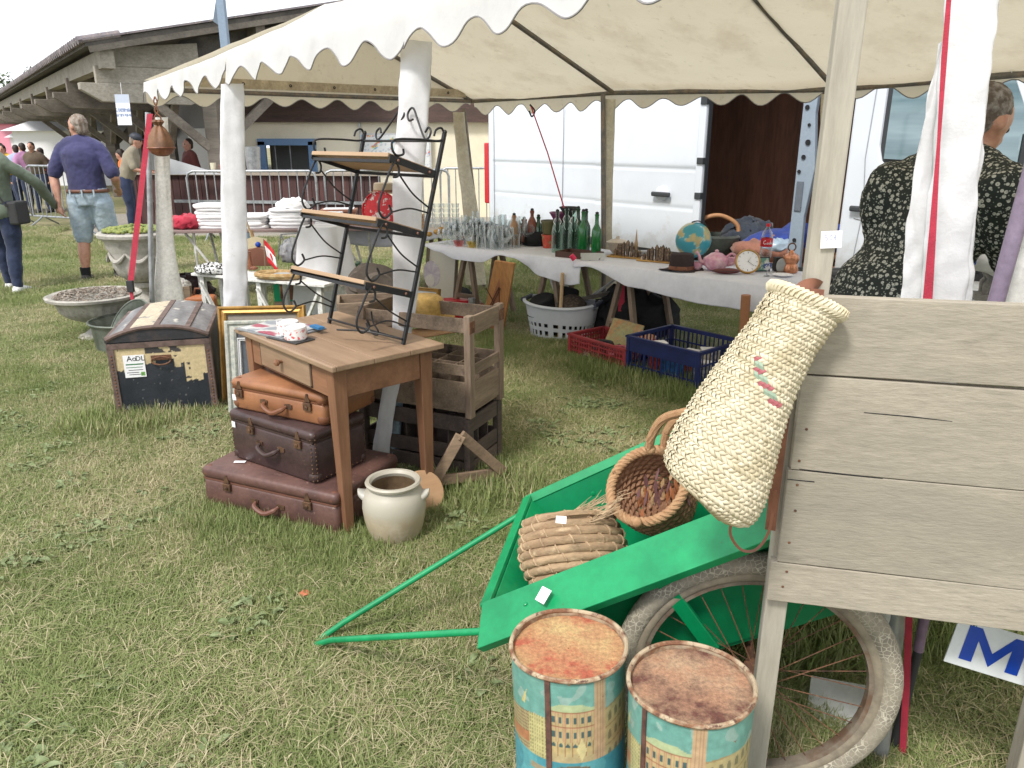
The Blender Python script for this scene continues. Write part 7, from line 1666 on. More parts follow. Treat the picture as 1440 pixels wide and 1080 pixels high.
q=lbp(-.13,-.04,.23); hat('felt_hat','black felt hat on the left inside the laundry basket',q,0,.11,.04,.12,K['black'],z=q[2],tilt=(.3,-.3))
q=lbp(.0,.09,.30); hat('felt_hat','black wide brimmed hat lying on top at the back of the laundry basket',q,0,.10,.07,.10,K['black'],z=q[2],tilt=(-.3,.2))
q=lbp(.11,-.06,.20)
t=thing('fur_hat','round dark brown fur hat at the right inside the laundry basket','hat',q); m=MB(); m.ell((0,0,.07),(.12,.115,.11),40,26); 
for i,v in enumerate(m.v): m.v[i]=v+noise.noise_vector(v*70)*.008
obj('fur_crown',m,M('brown_fur',(.045,.033,.026),.95,c2=(.10,.075,.055),sc=60,bump=1.,bsc=150),t,smooth='all'); obj('fur_lining',MB().lathe([(.10,0),(.11,.02)],24),K['black'],t)
heap('dark_cloth','dark folded cloth under the hats in the laundry basket',lbp(0,0,.04),(.19,.11,.13),K['black'],'cloth',21)
# plastic crates
def pcrate(name,label,a,b,D,H,m,n=14,rows=5,door=True):
    a=V(a[0],a[1],0);b=V(b[0],b[1],0); d=b-a; L=d.length; rz=math.atan2(d.y,d.x); t=thing(name,label,'crate',tuple(a),rz)
    th=.008
    for (x0,x1,y0,y1,ax) in ((0,L,-th,0,'x'),(0,L,D,D+th,'x'),(-th,0,0,D,'y'),(L,L+th,0,D,'y')):
        g_=MB(); Ls_=(x1-x0) if ax=='x' else (y1-y0); nn=max(6,int(n*Ls_/L))
        for k in range(rows+1):
            z=H*k/rows; hh=.010 if 0<k<rows else .016
            if k==rows: z=H-.012
            if ax=='x': g_.box(x0,x1,y0,y1,max(0,z-hh/2),z+hh/2)
            else: g_.box(x0,x1,y0,y1,max(0,z-hh/2),z+hh/2)
        for k in range(nn+1):
            u=k/nn; w=.004 if k%4 else .008
            if ax=='x': x=x0+(x1-x0)*u; g_.box(x-w,x+w,y0+.001,y1-.001,.004,H-.01)
            else: y=y0+(y1-y0)*u; g_.box(x0+.001,x1-.001,y-w,y+w,.004,H-.01)
        obj('lattice_side',g_,m,t)
    for x in (0,L):
        for y in (0,D): obj('corner_post',MB().box(x-.014,x+.014,y-.014,y+.014,0,H+.001),m,t,bevel=.003)
    rm_=MB(); 
    for bx_ in ((-.018,L+.018,-.02,.004),(-.018,L+.018,D-.004,D+.02),(-.018,.004,-.0195,D+.0195),(L-.004,L+.018,-.0195,D+.0195)): rm_.box(*bx_,H-.008-.0003*bx_[0],H+.006-.0003*bx_[0])
    obj('rim',rm_,m,t); obj('base',MB().box(0,L,0,D,0,.008),m,t)
    return t,L
K['redp']=simple('red_crate_plastic',(.33,.035,.04),.45,c2=(.24,.03,.035),sc=10); K['bluep']=simple('blue_crate_plastic',(.012,.022,.11),.4,c2=(.01,.016,.08),sc=10)
rc,rl_=pcrate('plastic_crate','red lattice plastic crate of odds and ends beside the laundry basket',(.43,5.49),(.775,5.05),.34,.185,K['redp'],22,5)
bc_,bl_=pcrate('plastic_crate','dark blue lattice plastic crate in front of the long tables',(.79,5.03),(1.16,4.60),.46,.285,K['bluep'],16,3)
obj('side_panel',MB().box(.0,bl_,-.0095,-.0085,.19,.27),K['bluep'],bc_)
rp=lambda x,y,z:tuple(WM(rc)@V(x,y,z)); bpn=lambda x,y,z:tuple(WM(bc_)@V(x,y,z))
t=thing('magazine_stack','old yellowish green patterned magazine leaning in the red crate','magazine',rp(.28,.2,.06),rot=(R(-35),R(8),-.5)); obj('cover',MB().box(-.12,.12,0,.01,0,.26),M('old_cover_print',(.32,.30,.14),.6,c2=(.40,.2,.08),sc=9,c3=(.15,.25,.15),sc3=22),t); obj('pages',MB().box(-.118,.118,.01,.02,.002,.258),K['paper'],t)
t=thing('magazine_stack','orange patterned booklet leaning at the right of the red crate','booklet',rp(.44,.22,.07),rot=(R(-35),R(14),-.6)); obj('cover',MB().box(-.07,.07,0,.01,0,.20),M('orange_print',(.5,.2,.08),.6,c2=(.45,.35,.25),sc=18),t); obj('pages',MB().box(-.068,.068,.01,.02,.002,.198),K['paper'],t)
t=thing('black_belt','coiled black leather belt in the red crate','belt',rp(.26,.08,.13)); 
for i in range(3): obj('coil',MB().tube(circ((0,0,.012*i),.075-.006*i,(1,0,0),(0,1,0),28),.011,7,closed=True,flat=1.3),K['rubber'],t,smooth=True)
t=thing('pink_cable','coiled dusty pink strap in the right of the red crate','strap',rp(.42,.07,.13)); 
for i in range(3): obj('coil',MB().tube(circ((0,0,.012*i),.07-.008*i,(1,0,.1),(0,1,0),28),.009,7,closed=True),simple('dusty_pink',(.4,.1,.12)) if i==0 else K.setdefault('dpk',simple('dusty_pink2',(.42,.11,.13))),t,smooth=True)
heap('odds_and_ends','mixed small dark things filling the bottom of the red crate',rp(.28,.17,.01),(.24,.13,.07),M('mixed_junk',(.2,.12,.08),.7,c2=(.06,.08,.05),sc=20,c3=(.4,.35,.3),sc3=40),'odds and ends',31,n=8,amp=.5)
for i,(x,y,w,h,c,lab) in enumerate(((.30,.30,.10,.13,(.5,.12,.03),'orange tin inside the blue crate'),(.42,.33,.12,.16,(.5,.45,.35),'cream box inside the blue crate'),(.16,.12,.10,.19,(.45,.06,.04),'red packet at the front inside the blue crate'),(.30,.10,.13,.17,(.02,.12,.30),'blue packet at the front inside the blue crate'),(.46,.22,.14,.10,(.55,.55,.5),'white sheets inside the blue crate'),(.08,.2,.08,.1,(.35,.35,.33),'grey pot inside the blue crate'))):
    t=thing('packet',lab,'packet',bpn(x,y,.02),rs.uniform(-.9,.2)); obj('packet_body',MB().box(-w/2,w/2,-.04,.04,0,h+.04),simple('packet_%d'%i,c,.5,c2=tuple(q*.5 for q in c),sc=30,th=(.5,.55)),t,bevel=.004); obj('packet_flap',MB().box(-w/2,w/2,-.041,.041,h+.04,h+.045),K['paper'],t)
# folded white metal chair frames under the tables
t=thing('folding_chair','folded white tubular chair lying under the tables behind the laundry basket','chair',(.62,6.35,.0),-.3)
for dx in (0,.05): obj('frame_tube',MB().tube(bez([V(-.35+dx,0,.55),V(-.25+dx,-.02,.3),V(-.1+dx,-.02,.22),V(.2,-.02,.42),V(.3+dx,0,.52)],6),.009,8),K['white'],t,smooth=True)
for i in range(5): obj('seat_slat',MB().tube([V(-.3+.03*i,.02,.5-.03*i),V(-.15+.03*i,.02,.25-.01*i)],.006,6),K['white'],t,smooth=True)
tag(obj('low_brace',MB().beam((.35,6.0,.30),(.95,6.2,.38),.02,.03),K['beam']),'thin dark brace bar behind the laundry basket','brace')
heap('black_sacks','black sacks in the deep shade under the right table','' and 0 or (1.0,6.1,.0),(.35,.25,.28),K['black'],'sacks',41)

# ================================================================= LINEN TABLE AND WHITE BENCHES
lt=thing('linen_table','folding table with pale metal legs carrying piles of white linen','table',(-3.25,7.30,0),.12)
obj('table_top',MB().box(0,2.15,0,.65,.70,.725),simple('mauve_brown_top',(.24,.17,.16)),lt,bevel=.004)
for x in (.35,1.75):
    for a,b in (((x-.12,.08,0),(x-.12,.08,.7)),((x+.12,.08,0),(x-.08,.5,.7)),((x+.12,.5,0),(x+.12,.1,.7)),((x-.2,.08,.7),(x+.25,.08,0))): obj('leg',MB().tube([a,b],.013,8),K['white'],lt,smooth=True)
def linen(label,x,y,w,d,n,z0=.725,h=.032,rz=0):
    t=thing('linen_pile',label,'linen',tuple(WM(lt)@V(x,y,z0)),rz)
    for i in range(n):
        m=MB(); ww=w*(1+rs.uniform(-.07,.07)); dd=d*(1+rs.uniform(-.06,.06)); ox,oy=rs.uniform(-.015,.015),rs.uniform(-.01,.01)
        rings=[]
        for zz,s in ((0,.97),(.004,1.0),(h*.5,1.02),(h-.004,1.0),(h,.96)):
            rings.append([V(ox+math.copysign(abs(math.cos(a))**.35,math.cos(a))*ww/2*s,oy+math.copysign(abs(math.sin(a))**.35,math.sin(a))*dd/2*s,zz+i*h*1.02+.006*noise.noise(V(a*3,i*5,x))) for a in [2*math.pi*k/40 for k in range(40)]])
        m.rings(rings); m.jitter(.006,18); obj('folded_sheet',m,K['linen'],t,smooth=True)
    return t
linen('tall pile of folded white linen beside the red cloth',.42,.25,.33,.3,7)
linen('low pile of folded white linen with a beige edge, behind the tent sleeve',.78,.22,.28,.3,4)
linen('tousled pile of white linen in the middle of the linen table',1.12,.22,.36,.3,6,h=.03)
linen('smaller pile of white linen next to the black rack',1.48,.24,.26,.28,5,h=.026)
heap('white_garment','crumpled white garment thrown over the middle linen pile',tuple(WM(lt)@V(1.15,.2,.88)),(.16,.12,.08),K['linen'],'garment',51)
heap('red_cloth','crumpled red cloth at the left end of the linen table',tuple(WM(lt)@V(.14,.22,.725)),(.17,.15,.085),f_('red_cloth_fabric',(.45,.02,.05)),'cloth',52)
def bench(name,label,p,rz,Lb,Db,hb):
    t=thing(name,label,'table',p,rz); n=3
    for i in range(n): obj('top_board',MB().box(0,Lb,Db*i/n,Db*(i+1)/n-.004,hb-.022,hb),K['white'],t,bevel=.003)
    for x in (.06,Lb-.10):
        for y in (.03,Db-.06): obj('leg',MB().box(x,x+.045,y,y+.035,0,hb-.022),K['white'],t,bevel=.003)
        obj('cross_rail',MB().box(x,x+.045,.035,Db-.03,hb-.075,hb-.022),K['white'],t,bevel=.002); obj('diagonal_brace',MB().beam((x+.02,.02,hb-.08),(x+(.2 if x<Lb/2 else -.16),.02,.06),.03,.02),K['white'],t)
    return t
b1=V(*(-2.736, 6.522, 0.46)); bench('white_bench','low white painted plank table carrying the black and white scarf',(b1.x,b1.y,0),-.42,.62,.3,.46)
b2=V(*(-2.166, 6.243, 0.46)); bench('white_bench','low white painted plank table carrying the slice of wood with bark',(b2.x,b2.y,0),-.38,.75,.42,.46)
heap('patterned_scarf','black and white flowered scarf folded on the left white bench',(-2.519, 6.492, 0.465),(.17,.1,.055),M('black_white_flowers',(.65,.65,.65),.9,c2=(.02,.02,.02),sc=45,th=(.5,.53)),'scarf',61)
t=thing('wood_slice_tray','oval slice of wood with bark edge holding a small grey dish on the white bench','tray',(-1.906, 6.248, 0.465),-.2)
obj('bark_edge',MB().tube([V(.185*math.cos(a)*(1+.04*noise.noise(V(a*2,0,0))),.11*math.sin(a),.03) for a in [2*math.pi*k/40 for k in range(40)]],.022,8,closed=True),M('bark_gold',(.36,.22,.09),.8,c2=(.5,.38,.2),sc=25,bump=.8),t,smooth=True); obj('slice_base',MB().lathe([(.001,.02),(.18,.022),(.18,.0),(.001,0)],36,sy=.6),simple('pale_wood_slice',(.45,.33,.2)),t); obj('small_dish',MB().lathe([(.03,.02),(.07,.035),(.068,.037),(.001,.026)],24,(.03,0,0)),simple('grey_dish',(.35,.36,.37)),t,smooth=True)
t=thing('wooden_block','reddish brown wooden cabinet block with curved top on the white bench','wooden block',(-2.255, 6.842, 0.47),-.1); obj('block_body',MB().prism([(-.11,0),(.11,0),(.11,.14),(.05,.15),(0,.165),(-.05,.15),(-.11,.14)],(0,0,0),(1,0,0),(0,0,1),-.1),simple('red_brown_block',(.22,.085,.05)),t,bevel=.004); obj('block_knob',MB().ell((0,.03,.185),(.025,.025,.025)),K['signblue'],t,smooth=True)
t=thing('wooden_boot','dark brown boot shaped wooden figure left of the brown block','figure',(-2.261, 6.609, 0.47)); obj('boot_shaft',MB().tube(bez([V(0,0,.16),V(0,0,.08),V(.01,0,.03)],4),[.025]*9,10),K['leather'],t,smooth=True); obj('boot_foot',MB().ell((.025,-.0,.02),(.05,.025,.02)),K['leather'],t,smooth=True)
t=thing('small_flag','small red and white maple leaf flag on a stick above the white bench','flag',(-2.119, 6.685, 0.47),0)
obj('stick',MB().tube([(-.03,0,0),(-.02,0,.26)],.004,6),K['crate'],t)
fq=lambda u,v:V(-.02+.085*u+.02*v,.012*math.sin(u*5),.255-.20*v-.10*u)
def flagpt(a,b): return fq(a,b)
for v0,v1,mm in ((0,.27,'fr'),(.27,.73,'fw'),(.73,1,'fr')):
    m=MB(); m.sheet(lambda u,v:fq(u,v0+(v1-v0)*v),10,4); obj('flag_band',m,K.setdefault('fr',simple('flag_red',(.62,.02,.03))) if mm=='fr' else K['paper'],t,smooth=True,solid=.002,flip=False)
ml=MB(); cxm,czm=.5,.5; pts=[]
for i in range(22): 
    a=2*math.pi*i/22; r=.20 if i%2==0 else .11
    pts.append(fq(.5+r*.9*math.cos(a),.5+r*.85*math.sin(a))+V(0,-.004,0))
ml.v=pts+[p+V(0,-.002,0) for p in pts]; n_=22; ml.f=[tuple(range(n_)),tuple(range(n_,2*n_))]+[(i,(i+1)%n_,n_+(i+1)%n_,n_+i) for i in range(n_)]; obj('maple_leaf',ml,K['fr'],t)
t=thing('wooden_easel','pale wooden slats and easel legs standing behind the flag','easel',(-2.34, 6.988, 0.46))
for a,b in ((V(-.06,.05,.42),V(.05,.02,.02)),(V(.06,.04,.2),V(.09,.03,.0)),(V(-.02,.08,.3),V(.02,.06,.0))): obj('slat',MB().beam(a,b,.018,.008),simple('pale_slat',(.52,.38,.2)) if a.x<-.05 else K['rope'],t)
t=thing('yellow_panel','pale yellow cut out panel behind the wooden slats','panel',(-2.351, 7.0, 0.587)); obj('panel_board',MB().prism([(-.14,-.08),(.12,-.08),(.14,.1),(.02,.12),(-.14,.07)],(0,0,0),(1,0,0),(0,0,1),-.02),simple('pale_yellow',(.6,.52,.34)),t); obj('panel_edge',MB().box(-.14,.12,.0,.02,-.1,-.08),K['crate'],t)
heap('grey_bag','pale grey striped cloth bag on the bench behind the wood slice',(-1.999, 7.091, 0.47),(.13,.1,.14),M('grey_stripe',(.45,.46,.5),.9,c2=(.6,.6,.6),sc=20,st=(1,1,.2)),'bag',62)
t=thing('white_rack','folding white wire rack with angled legs above the wood slice','rack',(-2.122, 7.178, 0.47))
for a,b in (((-.06,0,0),(-.01,0,.24)),((.08,0,0),(-.01,0,.24)),((-.01,0,.24),(.2,.02,.25))): obj('wire_leg',MB().tube([a,b],.007,6),K['steel'],t,smooth=True)
heap('dark_jumper','dark brown woollen jumper piled under the left white bench',(-3.183, 7.533, 0),(.22,.18,.18),fab('dark_maroon_wool',(.03,.012,.014)),'jumper',63)
t=thing('orange_leather_bag','orange leather bag under the left white bench behind the trunk','bag',(-2.889, 7.041, 0),.1); m=MB(); m.box(-.16,.14,-.06,.06,0,.17); obj('bag_body',m,simple('orange_leather',(.42,.14,.05),.4),t,bevel=.03); obj('bag_handle',MB().tube([V(-.06,-.0,.17),V(-.04,0,.23),V(.04,0,.23),V(.06,0,.17)],.01,8),K['leather'],t,smooth=True)
q8=V(*(-3.121, 7.041, 0)); t=thing('wooden_crate_box','grey wooden box with newspaper scraps left of the benches','box',tuple(q8),.3)
for a in ((-.14,.14,-.1,-.088),(-.14,.14,.088,.1),(-.14,-.128,-.088,.088),(.128,.14,-.088,.088)): obj('side_board',MB().box(*a,0,.26),K['crate'],t,bevel=.002)
heap('newspaper','crumpled newspaper scraps in the grey wooden box',(q8.x,q8.y,.22),(.15,.11,.07),M('newsprint',(.5,.48,.44),.9,c2=(.25,.24,.23),sc=60,th=(.55,.6)),'newspaper',64)
t=thing('green_box','bright green cardboard box under the right white bench','box',(-2.092, 7.041, 0),.1); obj('box_body',MB().box(-.1,.1,-.06,.06,0.12,.30),simple('box_green',(.0,.20,.08)),t,bevel=.002); obj('box_base',MB().box(-.1,.1,-.06,.06,0,.118),K['crate'],t,bevel=.002)
t=thing('low_cabinet','low dark brown wooden cabinet behind the white bench and rack','cabinet',(-1.691, 6.746, 0),-.2); obj('cabinet_top',MB().box(-.35,.35,-.15,.15,.34,.37),K['tap'],t,bevel=.003); obj('cabinet_front',MB().box(-.33,.33,-.13,-.11,.2,.34),K['tap'],t)
for x in (-.3,.3): 
    for y in (-.11,.11): obj('leg',MB().box(x-.02,x+.02,y-.02,y+.02,0,.34),K['tap'],t)
# second row behind the rack: books, hats, tray
bx_=thing('book_crate','dark crate packed with a row of books behind the rack','crate',(-1.376, 6.864, 0.3),-.2)
obj('crate_side',MB().box(-.32,.3,-.1,-.085,0,.12),K['darkcrate'],bx_); obj('crate_side',MB().box(-.32,.3,.09,.105,0,.12),K['darkcrate'],bx_); obj('crate_base',MB().box(-.32,.3,-.1,.1,-.01,0),K['darkcrate'],bx_)
for i in range(16):
    h=rs.uniform(.15,.21); c=rs.choice([(.05,.12,.06),(.4,.38,.33),(.12,.04,.03),(.03,.03,.04),(.3,.2,.1)])
    tag(obj('book',MB().box(-.014,.014,-.07,.07,0,h),K.setdefault('book%s'%str(c),simple('book_cover',c)),None,kind='keep'),'%s book standing spine up in the dark crate behind the rack'%{.05:'dark green',.4:'cream',.12:'dark red',.03:'black',.3:'light brown'}[c[0]],'book','books in the dark crate').location=tuple(WM(bx_)@V(-.29+i*.036,0,0))
hh_=thing('stand_table','dark low stand under the crate of books behind the rack','stand',(-1.272, 6.219, 0),-.2); qz=(-1.376, 6.864, 0.3)
hh_.location=(qz[0],qz[1],0)
obj('stand_top',MB().box(-.34,.34,-.13,.13,.26,.285),K['darkcrate'],hh_)
for x in (-.3,.3):
    for y in (-.1,.1): obj('leg',MB().box(x-.02,x+.02,y-.02,y+.02,0,.26),K['darkcrate'],hh_)
fm=M('grey_brown_felt',(.10,.08,.065),.9,bump=.3,bsc=150)
hat('felt_hat','grey brown felt hat hanging on edge behind the rack, right one',(-0.912, 5.2, 0.603),.3,.10,.07,.12,fm,z=(-0.912, 5.2, 0.603)[2],tilt=(R(80),R(20)))
hat('felt_hat','grey brown felt hat hanging on edge behind the rack, left one',(-1.022, 5.35, 0.586),-.2,.10,.07,.12,fm,z=(-1.022, 5.35, 0.586)[2],tilt=(R(75),R(-25)))
t=thing('hat_stand','low dark wooden stand holding the two hats behind the rack','stand',(*(-1.005, 5.45, 0.298)[:2],0)); obj('stand_post',MB().box(-.02,.02,-.02,.02,0,.62),K['cratez'],t); obj('stand_arm',MB().box(-.22,.18,-.012,.012,.55,.59),K['crate'],t)
t=thing('white_cushion','narrow white cloth cone hanging between the rack and the benches','cloth',(-1.614, 6.6, 0.16)); tz0=(-1.564, 6.6, 0.845)[2]-(-1.614, 6.6, 0.16)[2]
m=MB(); m.rings([[V(math.cos(a)*r*(1+.12*math.cos(5*a)),math.sin(a)*r*.5*(1+.12*math.cos(5*a)),z) for a in [2*math.pi*k/50 for k in range(50)]] for r,z in ((.30,-.05),(.27,tz0*.25),(.23,tz0*.6),(.19,tz0))]); obj('draped_cloth',m,K['pvc'],t,smooth=True); obj('cloth_tie',MB().tube(circ((0,0,tz0),.16,(1,0,0),(0,.5,0),24),.008,6,closed=True),K['paper'],t)
t2_=thing('goods_table','trestle table behind the rack carrying the red tray and terracotta pot','table',(-2.014, 7.882, 0.68),-.12)
obj('table_top',MB().box(0,1.35,0,.6,-.03,0),simple('goods_table_top',(.4,.33,.25)),t2_)
obj('front_cloth',MB().sheet(lambda u,v:V(-.02+1.4*u,-.015-.01*math.sin(u*25),.002-(.05+.12*math.sin(3.14*u))*v),40,5),K['cloth'],t2_,smooth=True,solid=.003)
for x in (.1,1.2):
    for y in (.08,.5): obj('leg',MB().box(x-.02,x+.02,y-.02,y+.02,-.68,-.03),K['crate'],t2_)
def tq(x,y,z=0): return tuple(WM(t2_)@V(x,y,z))
t=thing('terracotta_basket','brown terracotta coloured square planter on the table behind the rack','planter',tq(.22,.2),.1)
m=MB(); m.rings([[V(sx*a,sy*a*.6,z) for sx,sy in ((-1,-1),(1,-1),(1,1),(-1,1))] for a,z in ((.12,0),(.17,.16),(.18,.16),(.18,.185))]); obj('planter_body',m,simple('terracotta',(.28,.12,.075)),t,bevel=.004); obj('planter_soil',MB().box(-.15,.15,-.09,.09,.186,.19),K['paper'],t)
t=thing('floral_tray','round bright red tray with white flower pattern standing on edge behind the rack','tray',tq(.66,.2,.17),-.1)
obj('tray_disc',MB().lathe([(.001,0),(.175,0),(.19,-.02),(.195,-.02),(.18,.008),(.001,.008)],40,(0,0,0),ax=(0,1,0)),M('red_flower_print',(.62,.03,.04),.4,c2=(.7,.62,.6),sc=11,th=(.54,.57),bump=.05),t,smooth=True); obj('tray_stand',MB().box(-.05,.05,.02,.06,-.17,-.1),K['crate'],t)
hat('felt_hat','beige felt hat perched above the red floral tray',tq(.66,.34,.3),0,.11,.05,.1,simple('beige_felt',(.33,.26,.17)),band=K['leather'],z=tq(.66,.34,.34)[2])
t=thing('small_wooden_chest','small slatted wooden chest to the right of the red floral tray','chest',tq(.95,.2),-.1)
for i in range(4): obj('slat',MB().box(-.14,.14,-.09,.09,.035*i+.002,.035*i+.032),K['rope'] if False else K.setdefault('chestw',wood('chest_wood',(.42,.25,.12),(.32,.18,.08),'x')),t,bevel=.003)
for i,(x,y,c,lab) in enumerate(((.45,.1,(.02,.03,.04),'black and silver pocket tool lying on the table behind the rack'),(.52,.08,(.65,.6,.1),'yellow topped tube lying on the table behind the rack'),(.36,.1,(.25,.05,.06),'dark red wallet lying beside the terracotta planter'),(.85,.05,(.02,.02,.02),'black glasses case lying in front of the wooden chest'))):
    t=thing('trinket',lab,'trinket',tq(x,y),rs.uniform(-1,1)); obj('trinket_body',MB().box(-.05,.05,-.02,.02,0,.03),simple('trinket_%d'%i,c,.4),t,bevel=.006); obj('trinket_clip',MB().box(-.01,.01,-.021,.021,.005,.034),K['steel'],t,bevel=.002)

# ================================================================= URNS AND BASINS
K['urn']=M('cast_stone',(.42,.40,.36),.9,c2=(.30,.285,.25),sc=7,c3=(.14,.13,.11),sc3=16,th3=(.6,.72),var=.2,bump=.6,bsc=60)
bu=V(-3.5,7.25,0)
t=thing('garden_urn','large pale stone garden urn planted with yellow green succulents','urn',tuple(bu))
def flut(prof,n,amp,lo,hi,c=(0,0,0),N=120):
    m=MB(); m.rings([[V(math.cos(a)*r*(1+(amp*abs(math.sin(n*a/2)) if lo<z<hi else 0)),math.sin(a)*r*(1+(amp*abs(math.sin(n*a/2)) if lo<z<hi else 0)),z) for a in [2*math.pi*k/N for k in range(N)]] for r,z in prof],cap=True); return m
obj('urn_bowl',flut([(.10,.26),(.13,.28),(.20,.34),(.235,.42),(.245,.50),(.26,.56),(.275,.585),(.28,.64),(.30,.665),(.335,.69),(.34,.715),(.325,.73),(.29,.73),(.27,.70),(.05,.69)],22,.03,.27,.5),K['urn'],t,smooth=True)
obj('urn_foot',MB().lathe([(.17,0),(.17,.05),(.14,.07),(.085,.12),(.07,.17),(.085,.2),(.12,.22),(.11,.26)],40,cap=True),K['urn'],t,smooth=True)
for i in range(8):
    a=2*math.pi*i/8; a2=2*math.pi*(i+1)/8; obj('garland',MB().tube([V(math.cos(a+(a2-a)*u)*.268,math.sin(a+(a2-a)*u)*.268,.555-.08*math.sin(math.pi*u)) for u in [k/8 for k in range(9)]],[.008+.014*math.sin(math.pi*k/8) for k in range(9)],7),K['urn'],t,smooth=True)
sp_=MB()
for i in range(240):
    a=rs.random()*6.28; r=.27*math.sqrt(rs.random()); sp_.ell((math.cos(a)*r,math.sin(a)*r,.745+rs.uniform(0,.05)*(1-r/.3)),(rs.uniform(.014,.03),rs.uniform(.014,.03),rs.uniform(.01,.022)),7,5)
so=obj('succulents',sp_,M('yellow_green_succulent',(.25,.28,.07),.7,c2=(.14,.19,.05),sc=20),None,smooth=True,kind='keep'); so.location=bu; tag(so,'yellow green succulent plants growing in the large pale urn','plants')
lu=V(-3.33,6.05,0)
t=thing('garden_urn','low wide fluted stone bowl urn with flaking rim in front of the large urn','urn',tuple(lu))
obj('urn_bowl',flut([(.06,.15),(.12,.165),(.20,.20),(.255,.25),(.27,.30),(.30,.335),(.345,.35),(.35,.37),(.33,.378),(.28,.36),(.05,.345)],30,.035,.16,.31),K['urn'],t,smooth=True)
obj('urn_foot',MB().lathe([(.17,0),(.165,.04),(.11,.06),(.06,.10),(.055,.13),(.075,.15)],36,cap=True),K['urn'],t,smooth=True)
sc2=MB()
for i in range(520):
    a=rs.random()*6.28; r=.30*math.sqrt(rs.random()); p=V(math.cos(a)*r,math.sin(a)*r,.372+rs.uniform(0,.045)*(1-r/.34)); u_=V(rs.uniform(-1,1),rs.uniform(-1,1),rs.uniform(-.4,.4)).normalized()*rs.uniform(.01,.028); w_=u_.cross(V(0,0,1)).normalized()*rs.uniform(.006,.014); sc2.add([p-u_,p+w_,p+u_,p-w_],[(0,1,2,3)])
o=obj('dead_leaves',sc2,M('dry_leaf_litter',(.33,.29,.24),.9,c2=(.16,.12,.09),sc=60,th=(.45,.55)),None,kind='keep',solid=.002); o.location=lu; tag(o,'dry leaf litter heaped in the low fluted urn','leaves')
t=thing('zinc_basin','dull green grey metal basin standing behind the trunk','basin',(-2.93,5.72,0))
K['zinc']=M('dull_zinc',(.17,.19,.16),.5,c2=(.10,.115,.09),sc=9,metal=.35,bump=.2)
obj('basin_wall',MB().lathe([(.001,0),(.20,0),(.235,.03),(.25,.20),(.262,.235),(.268,.237),(.258,.23),(.24,.2),(.22,.035),(.001,.02)],44),K['zinc'],t,smooth=True); obj('basin_rim',MB().tube(circ((0,0,.238),.266,(1,0,0),(0,1,0),44),.008,7,closed=True),K['zinc'],t,smooth=True)
t=thing('zinc_bowl','second dull metal bowl tilted upright inside the basin','bowl',(-2.80,5.72,.12),rot=(R(25),R(-58),.5))
obj('bowl_wall',MB().lathe([(.001,-.05),(.12,-.045),(.20,-.01),(.235,.05),(.24,.055),(.225,.05),(.19,-.0),(.001,-.04)],44,(0,0,.08)),K['zinc'],t,smooth=True); obj('bowl_rim',MB().tube(circ((0,0,.135),.238,(1,0,0),(0,1,0),44),.007,7,closed=True),K['zinc'],t,smooth=True)
# leather bag hanging from the tent corner
hb=V(*(-2.68, 6.15, 1.451))
t=thing('leather_wineskin','brown leather ball shaped bag hanging on cords from the far left tent corner','bag',tuple(hb))
obj('lower_bowl',MB().lathe([(.001,-.032),(.04,-.028),(.075,-.008),(.095,.025),(.098,.032)],30),K['leather'],t,smooth=True)
m=MB(); m.rings([[V(math.cos(a)*r*(1+q*math.cos(7*a)),math.sin(a)*r*(1+q*math.cos(7*a)),z) for a in [2*math.pi*k/60 for k in range(60)]] for r,z,q in ((.098,.032,.0),(.092,.07,.03),(.075,.12,.08),(.045,.17,.16),(.022,.195,.2),(.04,.22,.2),(.03,.235,.2))]); obj('gathered_top',m,M('tan_leather_soft',(.20,.095,.045),.6,c2=(.12,.055,.028),sc=9,bump=.4),t,smooth=True)
obj('seam_cord',MB().tube(circ((0,0,.032),.099,(1,0,0),(0,1,0),36),.006,6,closed=True),K['leather'],t,smooth=True)
for dx in (-.012,.012): obj('hanging_cord',MB().tube(bez([V(dx,0,.2),V(dx*2,0,.25),V(-dx,0,.30),V(dx,0,.36),V(0,0,.40)],5),.005,6),K['leather'],t,smooth=True)
# small leftovers on the turf
t=thing('dead_leaf','small orange brown leaf lying on the open grass left of the cart shaft','leaf',(-0.728, 2.344, 0.03)); m=MB(); m.ell((0,0,0),(.022,.016,.006),10,6); m.jitter(.008,50); obj('leaf_blade',m,simple('orange_leaf',(.45,.13,.06)),t,smooth=True)
